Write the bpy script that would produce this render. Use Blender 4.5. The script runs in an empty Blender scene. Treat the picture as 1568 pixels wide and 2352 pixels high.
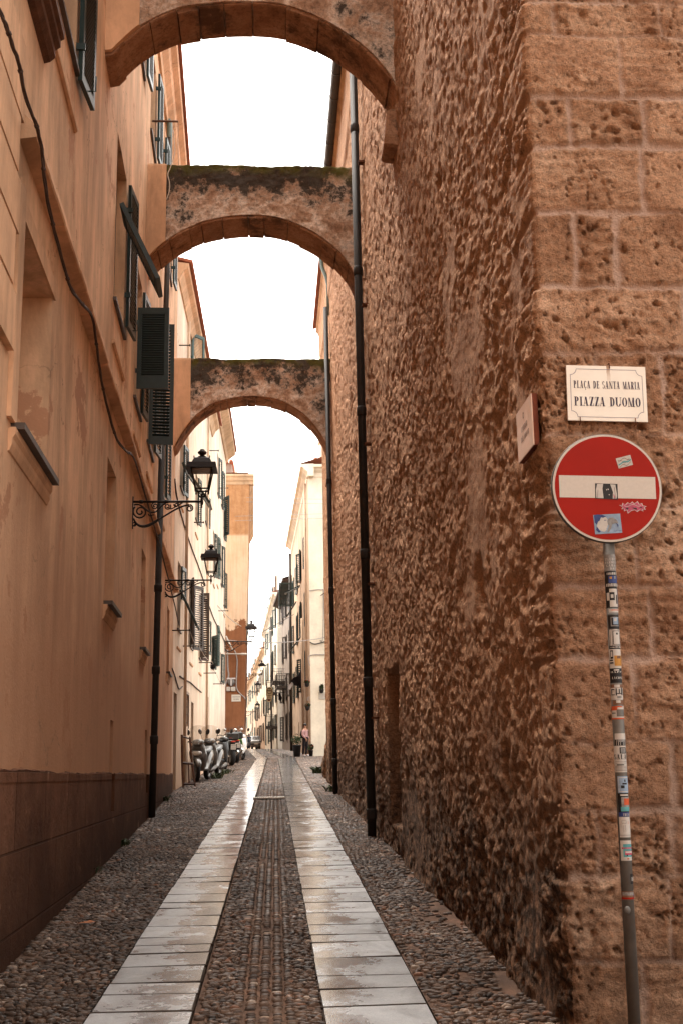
import bpy, bmesh, math, random
import numpy as np
from mathutils import Vector, Matrix
random.seed(7); RNG = np.random.default_rng(7)
SC = bpy.context.scene; COL = SC.collection
R = math.radians

# ------------------------------------------------------------------ camera
FOC, CX, CY = 2700.0, 784.0, 1176.0          # the photograph measured on a 1568 x 2352 sheet
VPX, VPY, ROLL, EYE = 628.0, 1780.0, R(0.3), 1.62
_ey = Vector(((VPX-CX)/FOC, -(VPY-CY)/FOC, 1.0)).normalized()
_z = Vector((-math.sin(ROLL), math.cos(ROLL), 0.0)); _z -= _ey*_z.dot(_ey)
_ez = _z.normalized(); _ex = _ey.cross(_ez)
if _ex.x < 0: _ex = -_ex
cam_d = bpy.data.cameras.new('camera'); cam = bpy.data.objects.new('camera', cam_d); COL.objects.link(cam)
cam_d.sensor_fit = 'AUTO'; cam_d.sensor_width = 36.0; cam_d.lens = FOC/2352.0*36.0
cam_d.clip_start = 0.1; cam_d.clip_end = 2000
cam.matrix_world = Matrix(((_ex.x, _ex.y, -_ex.z, 0), (_ey.x, _ey.y, -_ey.z, 0), (_ez.x, _ez.y, -_ez.z, EYE), (0, 0, 0, 1)))
SC.camera = cam
EYEP = Vector((0, 0, EYE))
def ray(px, py):
    r = Vector(((px-CX)/FOC, -(py-CY)/FOC, 1.0)); return Vector((r.dot(_ex), r.dot(_ey), r.dot(_ez)))
def on_plane(px, py, p0, n):
    d = ray(px, py); return EYEP + d*((Vector(p0)-EYEP).dot(n)/d.dot(n))
def atY(px, py, y): return on_plane(px, py, (0, y, 0), Vector((0, 1, 0)))

# ------------------------------------------------------------------ light
SUN_EL, SUN_AZ = R(66), R(-25)      # azimuth measured from +Y towards +X
world = bpy.data.worlds.new('World'); SC.world = world; world.use_nodes = True
wn = world.node_tree; bg = wn.nodes['Background']
sky = wn.nodes.new('ShaderNodeTexSky'); sky.sky_type = 'NISHITA'; sky.sun_disc = False
sky.sun_elevation = SUN_EL; sky.sun_rotation = SUN_AZ; sky.dust_density = 5.0; sky.air_density = 1.0; sky.ozone_density = 1.0
hs = wn.nodes.new('ShaderNodeHueSaturation'); hs.inputs['Saturation'].default_value = 0.12; hs.inputs['Value'].default_value = 1.0
wm = wn.nodes.new('ShaderNodeMix'); wm.data_type = 'RGBA'; wm.blend_type = 'MULTIPLY'; wm.inputs[0].default_value = 1.0
wm.inputs[7].default_value = (1.0, 0.955, 0.885, 1)
wn.links.new(sky.outputs[0], hs.inputs['Color']); wn.links.new(hs.outputs[0], wm.inputs[6]); wn.links.new(wm.outputs[2], bg.inputs[0])
bg.inputs[1].default_value = 0.13
sl = bpy.data.lights.new('sun', 'SUN'); sl.energy = 0.7; sl.angle = R(25); sl.color = (1.0, 0.93, 0.84)
so = bpy.data.objects.new('sun', sl); COL.objects.link(so); so.location = (0, -20, 60)
sd = Vector((math.sin(SUN_AZ)*math.cos(SUN_EL), math.cos(SUN_AZ)*math.cos(SUN_EL), math.sin(SUN_EL)))
so.rotation_euler = sd.to_track_quat('Z', 'Y').to_euler()
vs = SC.view_settings; vs.view_transform = 'Standard'; vs.look = 'None'; vs.exposure = 3.05; vs.gamma = 1.0; vs.use_curve_mapping = False
SC.cycles.max_bounces = 8; SC.cycles.diffuse_bounces = 4; SC.cycles.use_denoising = True

# ------------------------------------------------------------------ noise (numpy)
def _hash(ix, iy, iz, seed):
    h = (ix.astype(np.int64)*374761393 + iy.astype(np.int64)*668265263 + iz.astype(np.int64)*2147483647 + seed*974711) & 0xffffffff
    h = ((h ^ (h >> 13))*1274126177) & 0xffffffff
    h = ((h ^ (h >> 16))*2246822519) & 0xffffffff
    return ((h ^ (h >> 15)) & 0xffffff).astype(np.float64)/0xffffff
def vnoise(x, y, z, seed=0):
    x, y, z = np.broadcast_arrays(np.asarray(x, float), np.asarray(y, float), np.asarray(z, float))
    ix, iy, iz = np.floor(x), np.floor(y), np.floor(z); fx, fy, fz = x-ix, y-iy, z-iz
    fx = fx*fx*(3-2*fx); fy = fy*fy*(3-2*fy); fz = fz*fz*(3-2*fz); r = 0
    for dx in (0, 1):
        for dy in (0, 1):
            for dz in (0, 1):
                r = r + _hash(ix+dx, iy+dy, iz+dz, seed)*(fx if dx else 1-fx)*(fy if dy else 1-fy)*(fz if dz else 1-fz)
    return r*2-1
def fbm(x, y, z, octv=4, seed=0, gain=0.5):
    s = 0; a = 1.0; t = 0
    for o in range(octv):
        s = s + a*vnoise(x*2.03**o, y*2.03**o, z*2.03**o, seed+o*17); t += a; a *= gain
    return s/t
def pits(x, y, z, seed=0):
    """distance to the nearest jittered lattice point (worley, 2 used axes)"""
    ix, iy = np.floor(x), np.floor(y); best = np.full(np.shape(x), 9.0)
    for dx in (-1, 0, 1):
        for dy in (-1, 0, 1):
            cx, cy = ix+dx, iy+dy; zz = np.zeros_like(cx)
            px = cx+_hash(cx, cy, zz, seed); py = cy+_hash(cx, cy, zz+1, seed); rr = _hash(cx, cy, zz+2, seed)
            best = np.minimum(best, np.hypot(x-px, y-py)/(0.25+rr))
    return best
def sstep(a, b, x):
    t = np.clip((x-a)/(b-a), 0, 1); return t*t*(3-2*t)

# ------------------------------------------------------------------ materials
def lin(r, g, b):
    f = lambda c: (c/255/12.92) if c/255 <= 0.04045 else ((c/255+0.055)/1.055)**2.4
    return (f(r), f(g), f(b))
class NT:
    def __init__(s, name):
        s.m = bpy.data.materials.new(name); s.m.use_nodes = True; s.t = s.m.node_tree
        s.b = s.t.nodes['Principled BSDF']; s._geo = None
    def n(s, t, **kw):
        nd = s.t.nodes.new(t)
        for k, v in kw.items(): setattr(nd, k, v)
        return nd
    def l(s, a, b): s.t.links.new(a, b)
    def pos(s, scale=(1, 1, 1)):
        if s._geo is None: s._geo = s.n('ShaderNodeNewGeometry')
        if tuple(scale) == (1, 1, 1): return s._geo.outputs['Position']
        m = s.n('ShaderNodeMapping'); m.inputs['Scale'].default_value = scale; s.l(s._geo.outputs['Position'], m.inputs[0]); return m.outputs[0]
    def noise(s, scale, detail=5, rough=0.6, stretch=(1, 1, 1), dist=0.0):
        n = s.n('ShaderNodeTexNoise'); n.inputs['Scale'].default_value = scale; n.inputs['Detail'].default_value = detail
        n.inputs['Roughness'].default_value = rough; n.inputs['Distortion'].default_value = dist
        s.l(s.pos(stretch), n.inputs['Vector']); return n.outputs['Fac']
    def ramp(s, src, stops):
        r = s.n('ShaderNodeValToRGB'); e = r.color_ramp.elements
        while len(e) < len(stops): e.new(0.5)
        for k, (p, c) in enumerate(stops):
            e[k].position = p; e[k].color = (c, c, c, 1) if isinstance(c, (int, float)) else (*c, 1)
        s.l(src, r.inputs[0]); return r.outputs[0]
    def mix(s, fac, a, b, mode='MIX'):
        m = s.n('ShaderNodeMix', data_type='RGBA', blend_type=mode)
        for sock, v in ((m.inputs[0], fac), (m.inputs[6], a), (m.inputs[7], b)):
            if isinstance(v, (int, float)): sock.default_value = v
            elif isinstance(v, tuple): sock.default_value = (*v[:3], 1)
            else: s.l(v, sock)
        return m.outputs[2]
    def math(s, op, a, b=0.0):
        m = s.n('ShaderNodeMath', operation=op)
        for sock, v in ((m.inputs[0], a), (m.inputs[1], b)):
            if isinstance(v, (int, float)): sock.default_value = v
            else: s.l(v, sock)
        return m.outputs[0]
    def sep(s):
        x = s.n('ShaderNodeSeparateXYZ'); s.l(s.pos(), x.inputs[0]); return x.outputs
    def attr(s, name):
        a = s.n('ShaderNodeAttribute', attribute_name=name); return a
    def bump(s, h, strength=0.4, dist=0.02):
        b = s.n('ShaderNodeBump'); b.inputs['Strength'].default_value = strength; b.inputs['Distance'].default_value = dist
        s.l(h, b.inputs['Height']); s.l(b.outputs[0], s.b.inputs['Normal'])
    def done(s, col=None, rough=0.8, metal=0.0, spec=0.3):
        if col is not None:
            if isinstance(col, tuple): s.b.inputs['Base Color'].default_value = (*col[:3], 1)
            else: s.l(col, s.b.inputs['Base Color'])
        if isinstance(rough, (int, float)): s.b.inputs['Roughness'].default_value = rough
        else: s.l(rough, s.b.inputs['Roughness'])
        s.b.inputs['Metallic'].default_value = metal; s.b.inputs['Specular IOR Level'].default_value = spec
        return s.m
def mat_simple(name, c, rough=0.6, metal=0.0, var=0.25, scale=8, bump=0.15, spec=0.3, c2=None):
    t = NT(name); n = t.noise(scale, 6, 0.65)
    d = tuple(v*(1-var) for v in c); b = c2 or tuple(min(v*(1+var*0.6), 0.95) for v in c)
    col = t.ramp(n, [(0.3, d), (0.7, b)])
    if bump: t.bump(t.noise(scale*6, 3), bump, 0.01)
    return t.done(col, rough, metal, spec)
def mat_plaster(name, c, streak=0.35, peel=None, peel_amt=0.68, dirt=None, bump=0.25):
    """painted render: cloudy tone, water streaks running down, peeled patches, splash dirt near the street"""
    t = NT(name)
    cl = t.noise(0.7, 6, 0.62); d = tuple(v*0.80 for v in c); b = tuple(min(v*1.12, 0.93) for v in c)
    col = t.ramp(cl, [(0.32, d), (0.68, b)])
    st = t.noise(1.1, 7, 0.68, (1.5, 1.5, 0.30), 0.6)
    stc = t.ramp(st, [(0.40, 1.0), (0.70, 1.0-streak)]); col = t.mix(1.0, col, stc, 'MULTIPLY')
    st2 = t.noise(3.0, 6, 0.7, (1.4, 1.4, 0.34), 0.8); msk = t.ramp(t.noise(0.35, 3), [(0.42, 0.0), (0.62, 0.75)]); stc2 = t.ramp(st2, [(0.48, 1.0), (0.70, 1.0-streak*0.6)]); col = t.mix(msk, col, t.mix(1.0, col, stc2, 'MULTIPLY'))
    fl = t.ramp(t.noise(9, 8, 0.75), [(0.25, 0.90), (0.5, 1.0), (0.78, 1.06)]); col = t.mix(1.0, col, fl, 'MULTIPLY')
    if peel is not None:
        pn = t.noise(0.9, 9, 0.72); pm = t.ramp(pn, [(peel_amt, 0.0), (peel_amt+0.012, 1.0)])
        col = t.mix(pm, col, peel)
    if dirt is not None:
        z0, z1, dc = dirt
        zz = t.sep(); base = t.math('SUBTRACT', zz[2], t.math('MULTIPLY', zz[1], 0.0414))
        nn = t.math('MULTIPLY', t.noise(1.6, 7, 0.7), 1.6); h = t.math('SUBTRACT', base, nn)
        dm = t.ramp(t.math('MULTIPLY', t.math('SUBTRACT', h, z0), 1.0/(z1-z0)), [(0.0, 0.8), (1.0, 0.0)])
        col = t.mix(dm, col, dc)
    if peel is not None:
        vo = t.n('ShaderNodeTexVoronoi', feature='DISTANCE_TO_EDGE'); vo.inputs['Scale'].default_value = 0.55; va = t.n('ShaderNodeVectorMath', operation='ADD'); nz = t.n('ShaderNodeTexNoise'); nz.inputs['Scale'].default_value = 2.2; nz.inputs['Detail'].default_value = 6
        t.l(t.pos(), nz.inputs['Vector']); t.l(t.pos(), va.inputs[0]); t.l(nz.outputs['Color'], va.inputs[1]); t.l(va.outputs[0], vo.inputs['Vector'])
        ck = t.math('MULTIPLY', t.math('LESS_THAN', vo.outputs['Distance'], 0.0045), t.ramp(t.noise(0.8, 3), [(0.50, 0.0), (0.58, 0.7)])); col = t.mix(ck, col, tuple(v*0.35 for v in c))
    hgt = t.math('ADD', t.noise(30, 4, 0.6), t.math('MULTIPLY', t.noise(4, 4), 1.5)); t.bump(hgt, bump, 0.012)
    return t.done(col, 0.9, 0, 0.06)
M = {}
M['orange_plaster'] = mat_plaster('orange_plaster', (0.77, 0.50, 0.315), 0.46, (0.48, 0.265, 0.16), 0.592, (1.3, 3.4, (0.40, 0.205, 0.115)))
M['orange_trim'] = mat_plaster('orange_trim', (0.70, 0.43, 0.26), 0.4)
M['dark_plinth'] = mat_plaster('dark_plinth', (0.19, 0.086, 0.047), 0.55, (0.10, 0.045, 0.026), 0.55, (-0.2, 1.1, (0.062, 0.030, 0.019)), 0.7)
def mat_plinth():
    t = NT('dark_plinth'); s = t.sep(); base = t.math('SUBTRACT', s[2], t.math('MULTIPLY', s[1], 0.0414)); n = t.noise(1.3, 8, 0.72)
    col = t.ramp(n, [(0.3, (0.095, 0.042, 0.024)), (0.5, (0.17, 0.078, 0.044)), (0.72, (0.25, 0.125, 0.073))])
    cv = t.n('ShaderNodeCombineXYZ'); t.l(s[1], cv.inputs[0]); t.l(s[2], cv.inputs[1]); br = t.n('ShaderNodeTexBrick'); t.l(cv.outputs[0], br.inputs['Vector'])
    br.inputs['Scale'].default_value = 1.0; br.inputs['Brick Width'].default_value = 1.35; br.inputs['Row Height'].default_value = 0.56; br.inputs['Mortar Size'].default_value = 0.011; br.inputs['Mortar Smooth'].default_value = 0.4
    br.inputs['Color1'].default_value = (1, 1, 1, 1); br.inputs['Color2'].default_value = (0.80, 0.79, 0.78, 1); br.inputs['Mortar'].default_value = (0.45, 0.42, 0.40, 1); col = t.mix(1.0, col, br.outputs['Color'], 'MULTIPLY')
    h = t.math('SUBTRACT', base, t.math('MULTIPLY', t.noise(1.7, 8, 0.75), 1.5)); dm = t.ramp(t.math('ADD', t.math('MULTIPLY', h, 0.8), 0.55), [(0.0, 0.88), (1.0, 0.0)]); col = t.mix(dm, col, (0.045, 0.022, 0.014))
    ch = t.ramp(t.noise(2.6, 9, 0.78), [(0.615, 0.0), (0.63, 0.8)]); col = t.mix(ch, col, (0.27, 0.15, 0.09))
    t.bump(t.math('ADD', t.math('ADD', t.noise(26, 6, 0.7), t.math('MULTIPLY', t.noise(3, 5), 2.0)), t.math('MULTIPLY', br.outputs['Fac'], -1.5)), 0.6, 0.018); return t.done(col, 0.92, 0, 0.05)
M['dark_plinth'] = mat_plinth()
M['pier_plaster'] = mat_plaster('pier_plaster', (0.72, 0.44, 0.265), 0.4, None, 0.7, None, 0.2)
M['cream_plaster'] = mat_plaster('cream_plaster', (0.80, 0.675, 0.54), 0.30, (0.60, 0.44, 0.30), 0.67, (-0.6, 2.6, (0.50, 0.33, 0.22)))
M['pink_plaster'] = mat_plaster('pink_plaster', (0.82, 0.70, 0.575), 0.22, (0.66, 0.50, 0.36), 0.70, (-0.6, 2.0, (0.52, 0.36, 0.25)))
M['rust_plaster'] = mat_plaster('rust_plaster', (0.36, 0.135, 0.052), 0.25, (0.60, 0.40, 0.24), 0.72)
M['buff_plaster'] = mat_plaster('buff_plaster', (0.70, 0.475, 0.30), 0.12, (0.44, 0.20, 0.09), 0.64)
M['ochre_plaster'] = mat_plaster('ochre_plaster', (0.45, 0.24, 0.11), 0.3, (0.62, 0.40, 0.22), 0.60)
M['pale_plaster'] = mat_plaster('pale_plaster', (0.84, 0.755, 0.61), 0.08, None)
M['white_plaster'] = mat_plaster('white_plaster', (0.83, 0.75, 0.63), 0.15, None)
M['tan_plaster'] = mat_plaster('tan_plaster', (0.60, 0.445, 0.32), 0.3, (0.42, 0.27, 0.17), 0.66)
M['grey_plaster'] = mat_plaster('grey_plaster', (0.40, 0.33, 0.28), 0.4, (0.30, 0.22, 0.17), 0.6)
M['cornice_plaster'] = mat_plaster('cornice_plaster', (0.70, 0.50, 0.33), 0.35, (0.50, 0.34, 0.22), 0.62)
M['green_paint'] = mat_simple('green_paint', (0.009, 0.022, 0.018), 0.42, 0, 0.35, 12, 0.1, 0.45)
M['grey_green_paint'] = mat_simple('grey_green_paint', (0.022, 0.042, 0.039), 0.5, 0, 0.3, 12, 0.1)
M['teal_paint'] = mat_simple('teal_paint', (0.06, 0.115, 0.108), 0.5, 0, 0.3, 12, 0.1)
M['brown_paint'] = mat_simple('brown_paint', (0.055, 0.042, 0.035), 0.5, 0, 0.3, 12, 0.1)
M['dark_wood'] = mat_simple('dark_wood', (0.05, 0.024, 0.014), 0.7, 0, 0.4, 14, 0.3)
M['wood'] = mat_simple('wood', (0.11, 0.05, 0.028), 0.75, 0, 0.45, 10, 0.4)
M['iron'] = mat_simple('iron', (0.016, 0.011, 0.010), 0.5, 0.3, 0.4, 20, 0.15, 0.35)
M['black_pipe'] = mat_simple('black_pipe', (0.026, 0.020, 0.0165), 0.66, 0.0, 0.4, 3, 0.1, 0.2)
M['green_pipe'] = mat_simple('green_pipe', (0.16, 0.21, 0.19), 0.5, 0.2, 0.3, 4, 0.1)
M['gutter_metal'] = mat_simple('gutter_metal', (0.055, 0.045, 0.037), 0.5, 0.3, 0.35, 3, 0.1)
M['galvanised'] = mat_simple('galvanised', (0.135, 0.125, 0.112), 0.5, 0.3, 0.25, 7, 0.12, 0.4)
M['tile'] = mat_simple('tile', (0.36, 0.13, 0.075), 0.8, 0, 0.35, 9, 0.4)
M['cable'] = mat_simple('cable', (0.065, 0.04, 0.03), 0.7, 0, 0.4, 10, 0.3)
M['pale_cable'] = mat_simple('pale_cable', (0.55, 0.48, 0.40), 0.6, 0, 0.2, 10, 0)
M['grey_cable'] = mat_simple('grey_cable', (0.30, 0.27, 0.25), 0.6, 0, 0.2, 10, 0)
M['sill_stone'] = mat_simple('sill_stone', (0.085, 0.068, 0.058), 0.55, 0, 0.35, 9, 0.2)
M['rust'] = mat_simple('rust', (0.13, 0.045, 0.02), 0.85, 0, 0.45, 25, 0.4)
M['reveal_white'] = mat_simple('reveal_white', (0.42, 0.36, 0.31), 0.8, 0, 0.2, 6, 0.2)
M['pane_dark'] = mat_simple('pane_dark', (0.012, 0.012, 0.013), 0.12, 0, 0.2, 3, 0, 0.6)
M['black_rubber'] = mat_simple('black_rubber', (0.012, 0.011, 0.011), 0.75, 0, 0.3, 20, 0.2)
M['black_plastic'] = mat_simple('black_plastic', (0.015, 0.014, 0.014), 0.42, 0, 0.3, 12, 0.05, 0.45)
M['silver_paint'] = mat_simple('silver_paint', (0.14, 0.135, 0.128), 0.28, 0.5, 0.12, 5, 0, 0.5)
M['white_paint'] = mat_simple('white_paint', (0.72, 0.69, 0.65), 0.3, 0, 0.06, 5, 0, 0.5)
M['chrome'] = mat_simple('chrome', (0.62, 0.60, 0.57), 0.18, 1.0, 0.08, 5, 0)
M['alloy'] = mat_simple('alloy', (0.17, 0.16, 0.15), 0.4, 0.7, 0.1, 5, 0)
M['lens'] = mat_simple('lens', (0.42, 0.40, 0.37), 0.12, 0.5, 0.35, 30, 0)
M['red_lens'] = mat_simple('red_lens', (0.45, 0.035, 0.015), 0.25, 0, 0.2, 20, 0)
M['green_cloth'] = mat_simple('green_cloth', (0.14, 0.36, 0.09), 0.8, 0, 0.4, 18, 0.3)
M['black_cloth'] = mat_simple('black_cloth', (0.013, 0.010, 0.012), 0.9, 0, 0.3, 12, 0.3)
M['white_cloth'] = mat_simple('white_cloth', (0.62, 0.58, 0.56), 0.9, 0, 0.2, 12, 0.3)
M['blue_cloth'] = mat_simple('blue_cloth', (0.055, 0.085, 0.14), 0.9, 0, 0.3, 12, 0.3)
M['pink_cloth'] = mat_simple('pink_cloth', (0.46, 0.27, 0.26), 0.9, 0, 0.2, 12, 0.3)
M['skin'] = mat_simple('skin', (0.42, 0.22, 0.14), 0.6, 0, 0.1, 12, 0)
M['hair'] = mat_simple('hair', (0.018, 0.011, 0.008), 0.6, 0, 0.3, 30, 0.2)
M['leaf_green'] = mat_simple('leaf_green', (0.034, 0.048, 0.016), 0.7, 0, 0.45, 14, 0)
M['dry_leaf'] = mat_simple('dry_leaf', (0.30, 0.11, 0.045), 0.8, 0, 0.3, 30, 0.1)
M['flower_red'] = mat_simple('flower_red', (0.42, 0.03, 0.02), 0.7, 0, 0.3, 14, 0)
M['sign_red'] = mat_simple('sign_red', (0.29, 0.010, 0.004), 0.5, 0, 0.10, 3, 0, 0.12)
M['sign_white'] = mat_simple('sign_white', (0.52, 0.47, 0.41), 0.5, 0, 0.07, 90, 0.05, 0.3)
M['sign_rim'] = mat_simple('sign_rim', (0.09, 0.085, 0.075), 0.5, 0.3, 0.25, 7, 0)
M['ink'] = mat_simple('ink', (0.035, 0.025, 0.055), 0.5, 0, 0.2, 20, 0)
M['ink_line'] = mat_simple('ink_line', (0.17, 0.15, 0.22), 0.5, 0, 0.2, 20, 0)
M['ink_brown'] = mat_simple('ink_brown', (0.16, 0.09, 0.07), 0.6, 0, 0.2, 20, 0)
M['plate_white'] = mat_simple('plate_white', (0.66, 0.62, 0.54), 0.35, 0, 0.05, 5, 0, 0.4)
M['paper_black'] = mat_simple('paper_black', (0.012, 0.011, 0.012), 0.5, 0, 0.2, 20, 0)
M['paper_white'] = mat_simple('paper_white', (0.46, 0.43, 0.39), 0.5, 0, 0.12, 40, 0)
M['paper_grey'] = mat_simple('paper_grey', (0.22, 0.21, 0.20), 0.5, 0, 0.4, 60, 0)
M['paper_blue'] = mat_simple('paper_blue', (0.22, 0.30, 0.40), 0.5, 0, 0.25, 40, 0)
M['paper_navy'] = mat_simple('paper_navy', (0.025, 0.045, 0.16), 0.5, 0, 0.25, 40, 0)
M['paper_teal'] = mat_simple('paper_teal', (0.08, 0.27, 0.28), 0.5, 0, 0.2, 40, 0)
M['paper_orange'] = mat_simple('paper_orange', (0.42, 0.20, 0.035), 0.5, 0, 0.25, 40, 0)
M['paper_vermilion'] = mat_simple('paper_vermilion', (0.48, 0.075, 0.02), 0.5, 0, 0.2, 40, 0)
M['paper_pink'] = mat_simple('paper_pink', (0.42, 0.07, 0.13), 0.5, 0, 0.45, 60, 0)
M['paper_brown'] = mat_simple('paper_brown', (0.16, 0.08, 0.045), 0.6, 0, 0.4, 60, 0)
M['board_cream'] = mat_simple('board_cream', (0.48, 0.37, 0.21), 0.5, 0, 0.08, 5, 0)
M['board_brown'] = mat_simple('board_brown', (0.085, 0.045, 0.02), 0.5, 0, 0.1, 5, 0)
M['board_red'] = mat_simple('board_red', (0.12, 0.02, 0.015), 0.5, 0, 0.1, 5, 0)
M['tile_plate'] = mat_simple('tile_plate', (0.68, 0.49, 0.39), 0.28, 0, 0.12, 6, 0.03, 0.45)
M['tile_edge'] = mat_simple('tile_edge', (0.17, 0.045, 0.022), 0.8, 0, 0.25, 30, 0.2)
M['grey_box'] = mat_simple('grey_box', (0.50, 0.46, 0.40), 0.6, 0, 0.12, 8, 0)
M['lampshade_inner'] = mat_simple('lampshade_inner', (0.11, 0.075, 0.058), 0.6, 0, 0.2, 8, 0)
def mat_glass(name, tint, amt):
    t = NT(name); tr = t.n('ShaderNodeBsdfTransparent'); tr.inputs[0].default_value = (*tint, 1); gl = t.n('ShaderNodeBsdfGlossy')
    gl.inputs['Roughness'].default_value = 0.06; mx = t.n('ShaderNodeMixShader'); mx.inputs[0].default_value = amt
    t.l(tr.outputs[0], mx.inputs[1]); t.l(gl.outputs[0], mx.inputs[2]); t.l(mx.outputs[0], t.t.nodes['Material Output'].inputs[0]); return t.m
M['lamp_glass'] = mat_glass('lamp_glass', (0.98, 0.98, 0.97), 0.08)
M['windscreen'] = mat_glass('windscreen', (0.80, 0.79, 0.77), 0.14)
def mat_plate():      # enamel street plate with the rust run below its upper hook
    t = NT('enamel_plate'); s = t.sep()
    a = t.math('ABSOLUTE', t.math('SUBTRACT', s[0], RUSTX)); w = t.math('ADD', 0.004, t.math('MULTIPLY', t.noise(40, 4), 0.012))
    m = t.math('MULTIPLY', t.math('LESS_THAN', a, w), t.ramp(t.math('MULTIPLY', t.math('SUBTRACT', s[2], RUSTZ-0.16), 6.2), [(0.0, 0.0), (0.55, 0.25), (1.0, 0.9)]))
    n = t.noise(6, 5); col = t.ramp(n, [(0.3, (0.74, 0.70, 0.61)), (0.7, (0.82, 0.78, 0.69))])
    col = t.mix(m, col, (0.30, 0.13, 0.03)); return t.done(col, 0.33, 0, 0.4)
def mat_stone(name, c1, c2, c3, mortar, damp):
    """sandstone: 'kind' attribute = mortar amount, 'tone' = block tone; porous bump; damp black growth low on the wall"""
    t = NT(name); k = t.attr('kind').outputs['Fac']; tone = t.attr('tone').outputs['Fac']
    n1 = t.noise(2.4, 8, 0.68); col = t.ramp(n1, [(0.28, c1), (0.5, c2), (0.72, c3)])
    fine = t.noise(34, 8, 0.8); col = t.mix(1.0, col, t.ramp(fine, [(0.34, 0.36), (0.47, 0.92), (0.64, 1.28)]), 'MULTIPLY')
    col = t.mix(1.0, col, t.ramp(tone, [(0.0, (0.80, 0.76, 0.72)), (1.0, (1.12, 1.14, 1.16))]), 'MULTIPLY')
    col = t.mix(t.math('MULTIPLY', k, 0.9), col, mortar)
    s = t.sep(); base = t.math('SUBTRACT', s[2], t.math('MULTIPLY', s[1], 0.0414))
    h = t.math('SUBTRACT', base, t.math('MULTIPLY', t.noise(1.3, 8, 0.75, (1, 1, 0.6)), 2.6))
    dm = t.ramp(t.math('ADD', t.math('MULTIPLY', h, 0.8), 0.55), [(0.0, damp), (0.55, damp*0.45), (1.0, 0.0)])
    sp = t.ramp(t.noise(11, 7, 0.75), [(0.36, 0.35), (0.56, 1.0)])
    dm = t.math('MULTIPLY', dm, sp)
    col = t.mix(dm, col, (0.045, 0.030, 0.022))
    hgt = t.math('ADD', t.math('MULTIPLY', t.noise(18, 7, 0.78), 1.6), t.noise(75, 5, 0.75)); t.bump(hgt, 1.0, 0.03)
    return t.done(col, 0.92, 0, 0.12)
M['rubble'] = mat_stone('rubble', (0.42, 0.222, 0.122), (0.50, 0.272, 0.155), (0.58, 0.33, 0.195), (0.50, 0.285, 0.175), 0.95)
M['ashlar'] = mat_stone('ashlar', (0.36, 0.178, 0.098), (0.58, 0.33, 0.198), (0.76, 0.49, 0.325), (0.72, 0.50, 0.385), 0.55)
def mat_arch():
    t = NT('mossy_masonry'); n1 = t.noise(3.0, 8, 0.7); col = t.ramp(n1, [(0.30, (0.26, 0.145, 0.09)), (0.45, (0.44, 0.29, 0.20)), (0.55, (0.64, 0.51, 0.41)), (0.68, (0.78, 0.68, 0.59))])
    col = t.mix(1.0, col, t.ramp(t.noise(17, 8, 0.8), [(0.34, 0.42), (0.50, 0.95), (0.66, 1.25)]), 'MULTIPLY')
    top = t.attr('tone').outputs['Fac']        # 0 at the intrados, 1 at the top ledge
    pat = t.math('ADD', t.math('MULTIPLY', t.noise(1.5, 9, 0.75), 1.6), t.math('MULTIPLY', top, 0.40))
    pat = t.math('ADD', pat, t.math('MULTIPLY', t.noise(7, 8, 0.8), 0.35))
    lich = t.ramp(t.math('MULTIPLY', pat, 0.5), [(0.575, 0.0), (0.635, 0.94)]); col = t.mix(lich, col, (0.030, 0.023, 0.017))
    mo = t.ramp(t.math('ADD', t.math('MULTIPLY', t.noise(2.3, 6, 0.7), 0.9), top), [(1.32, 0.0), (1.0, 0.0)]) if False else None
    mm = t.math('MULTIPLY', t.ramp(top, [(0.80, 0.0), (0.93, 1.0)]), t.ramp(t.noise(2.6, 7, 0.7), [(0.40, 0.0), (0.55, 0.9)]))
    col = t.mix(mm, col, (0.085, 0.075, 0.016))
    t.bump(t.math('ADD', t.noise(13, 7, 0.75), t.math('MULTIPLY', t.noise(50, 4), 0.5)), 0.9, 0.03)
    return t.done(col, 0.95, 0, 0.1)
M['mossy_masonry'] = mat_arch()
def mat_vouss():
    t = NT('voussoir'); col = t.ramp(t.noise(1.8, 8, 0.72), [(0.3, (0.20, 0.095, 0.052)), (0.5, (0.33, 0.175, 0.10)), (0.7, (0.46, 0.28, 0.18))]); col = t.mix(1.0, col, t.ramp(t.noise(22, 8, 0.8), [(0.34, 0.5), (0.5, 1.0), (0.66, 1.15)]), 'MULTIPLY')
    st = t.ramp(t.noise(1.1, 8, 0.75), [(0.53, 0.0), (0.60, 0.8)]); col = t.mix(st, col, (0.065, 0.036, 0.024)); t.bump(t.noise(14, 7, 0.75), 0.8, 0.02); return t.done(col, 0.93, 0, 0.08)
M['voussoir'] = mat_vouss()
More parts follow.
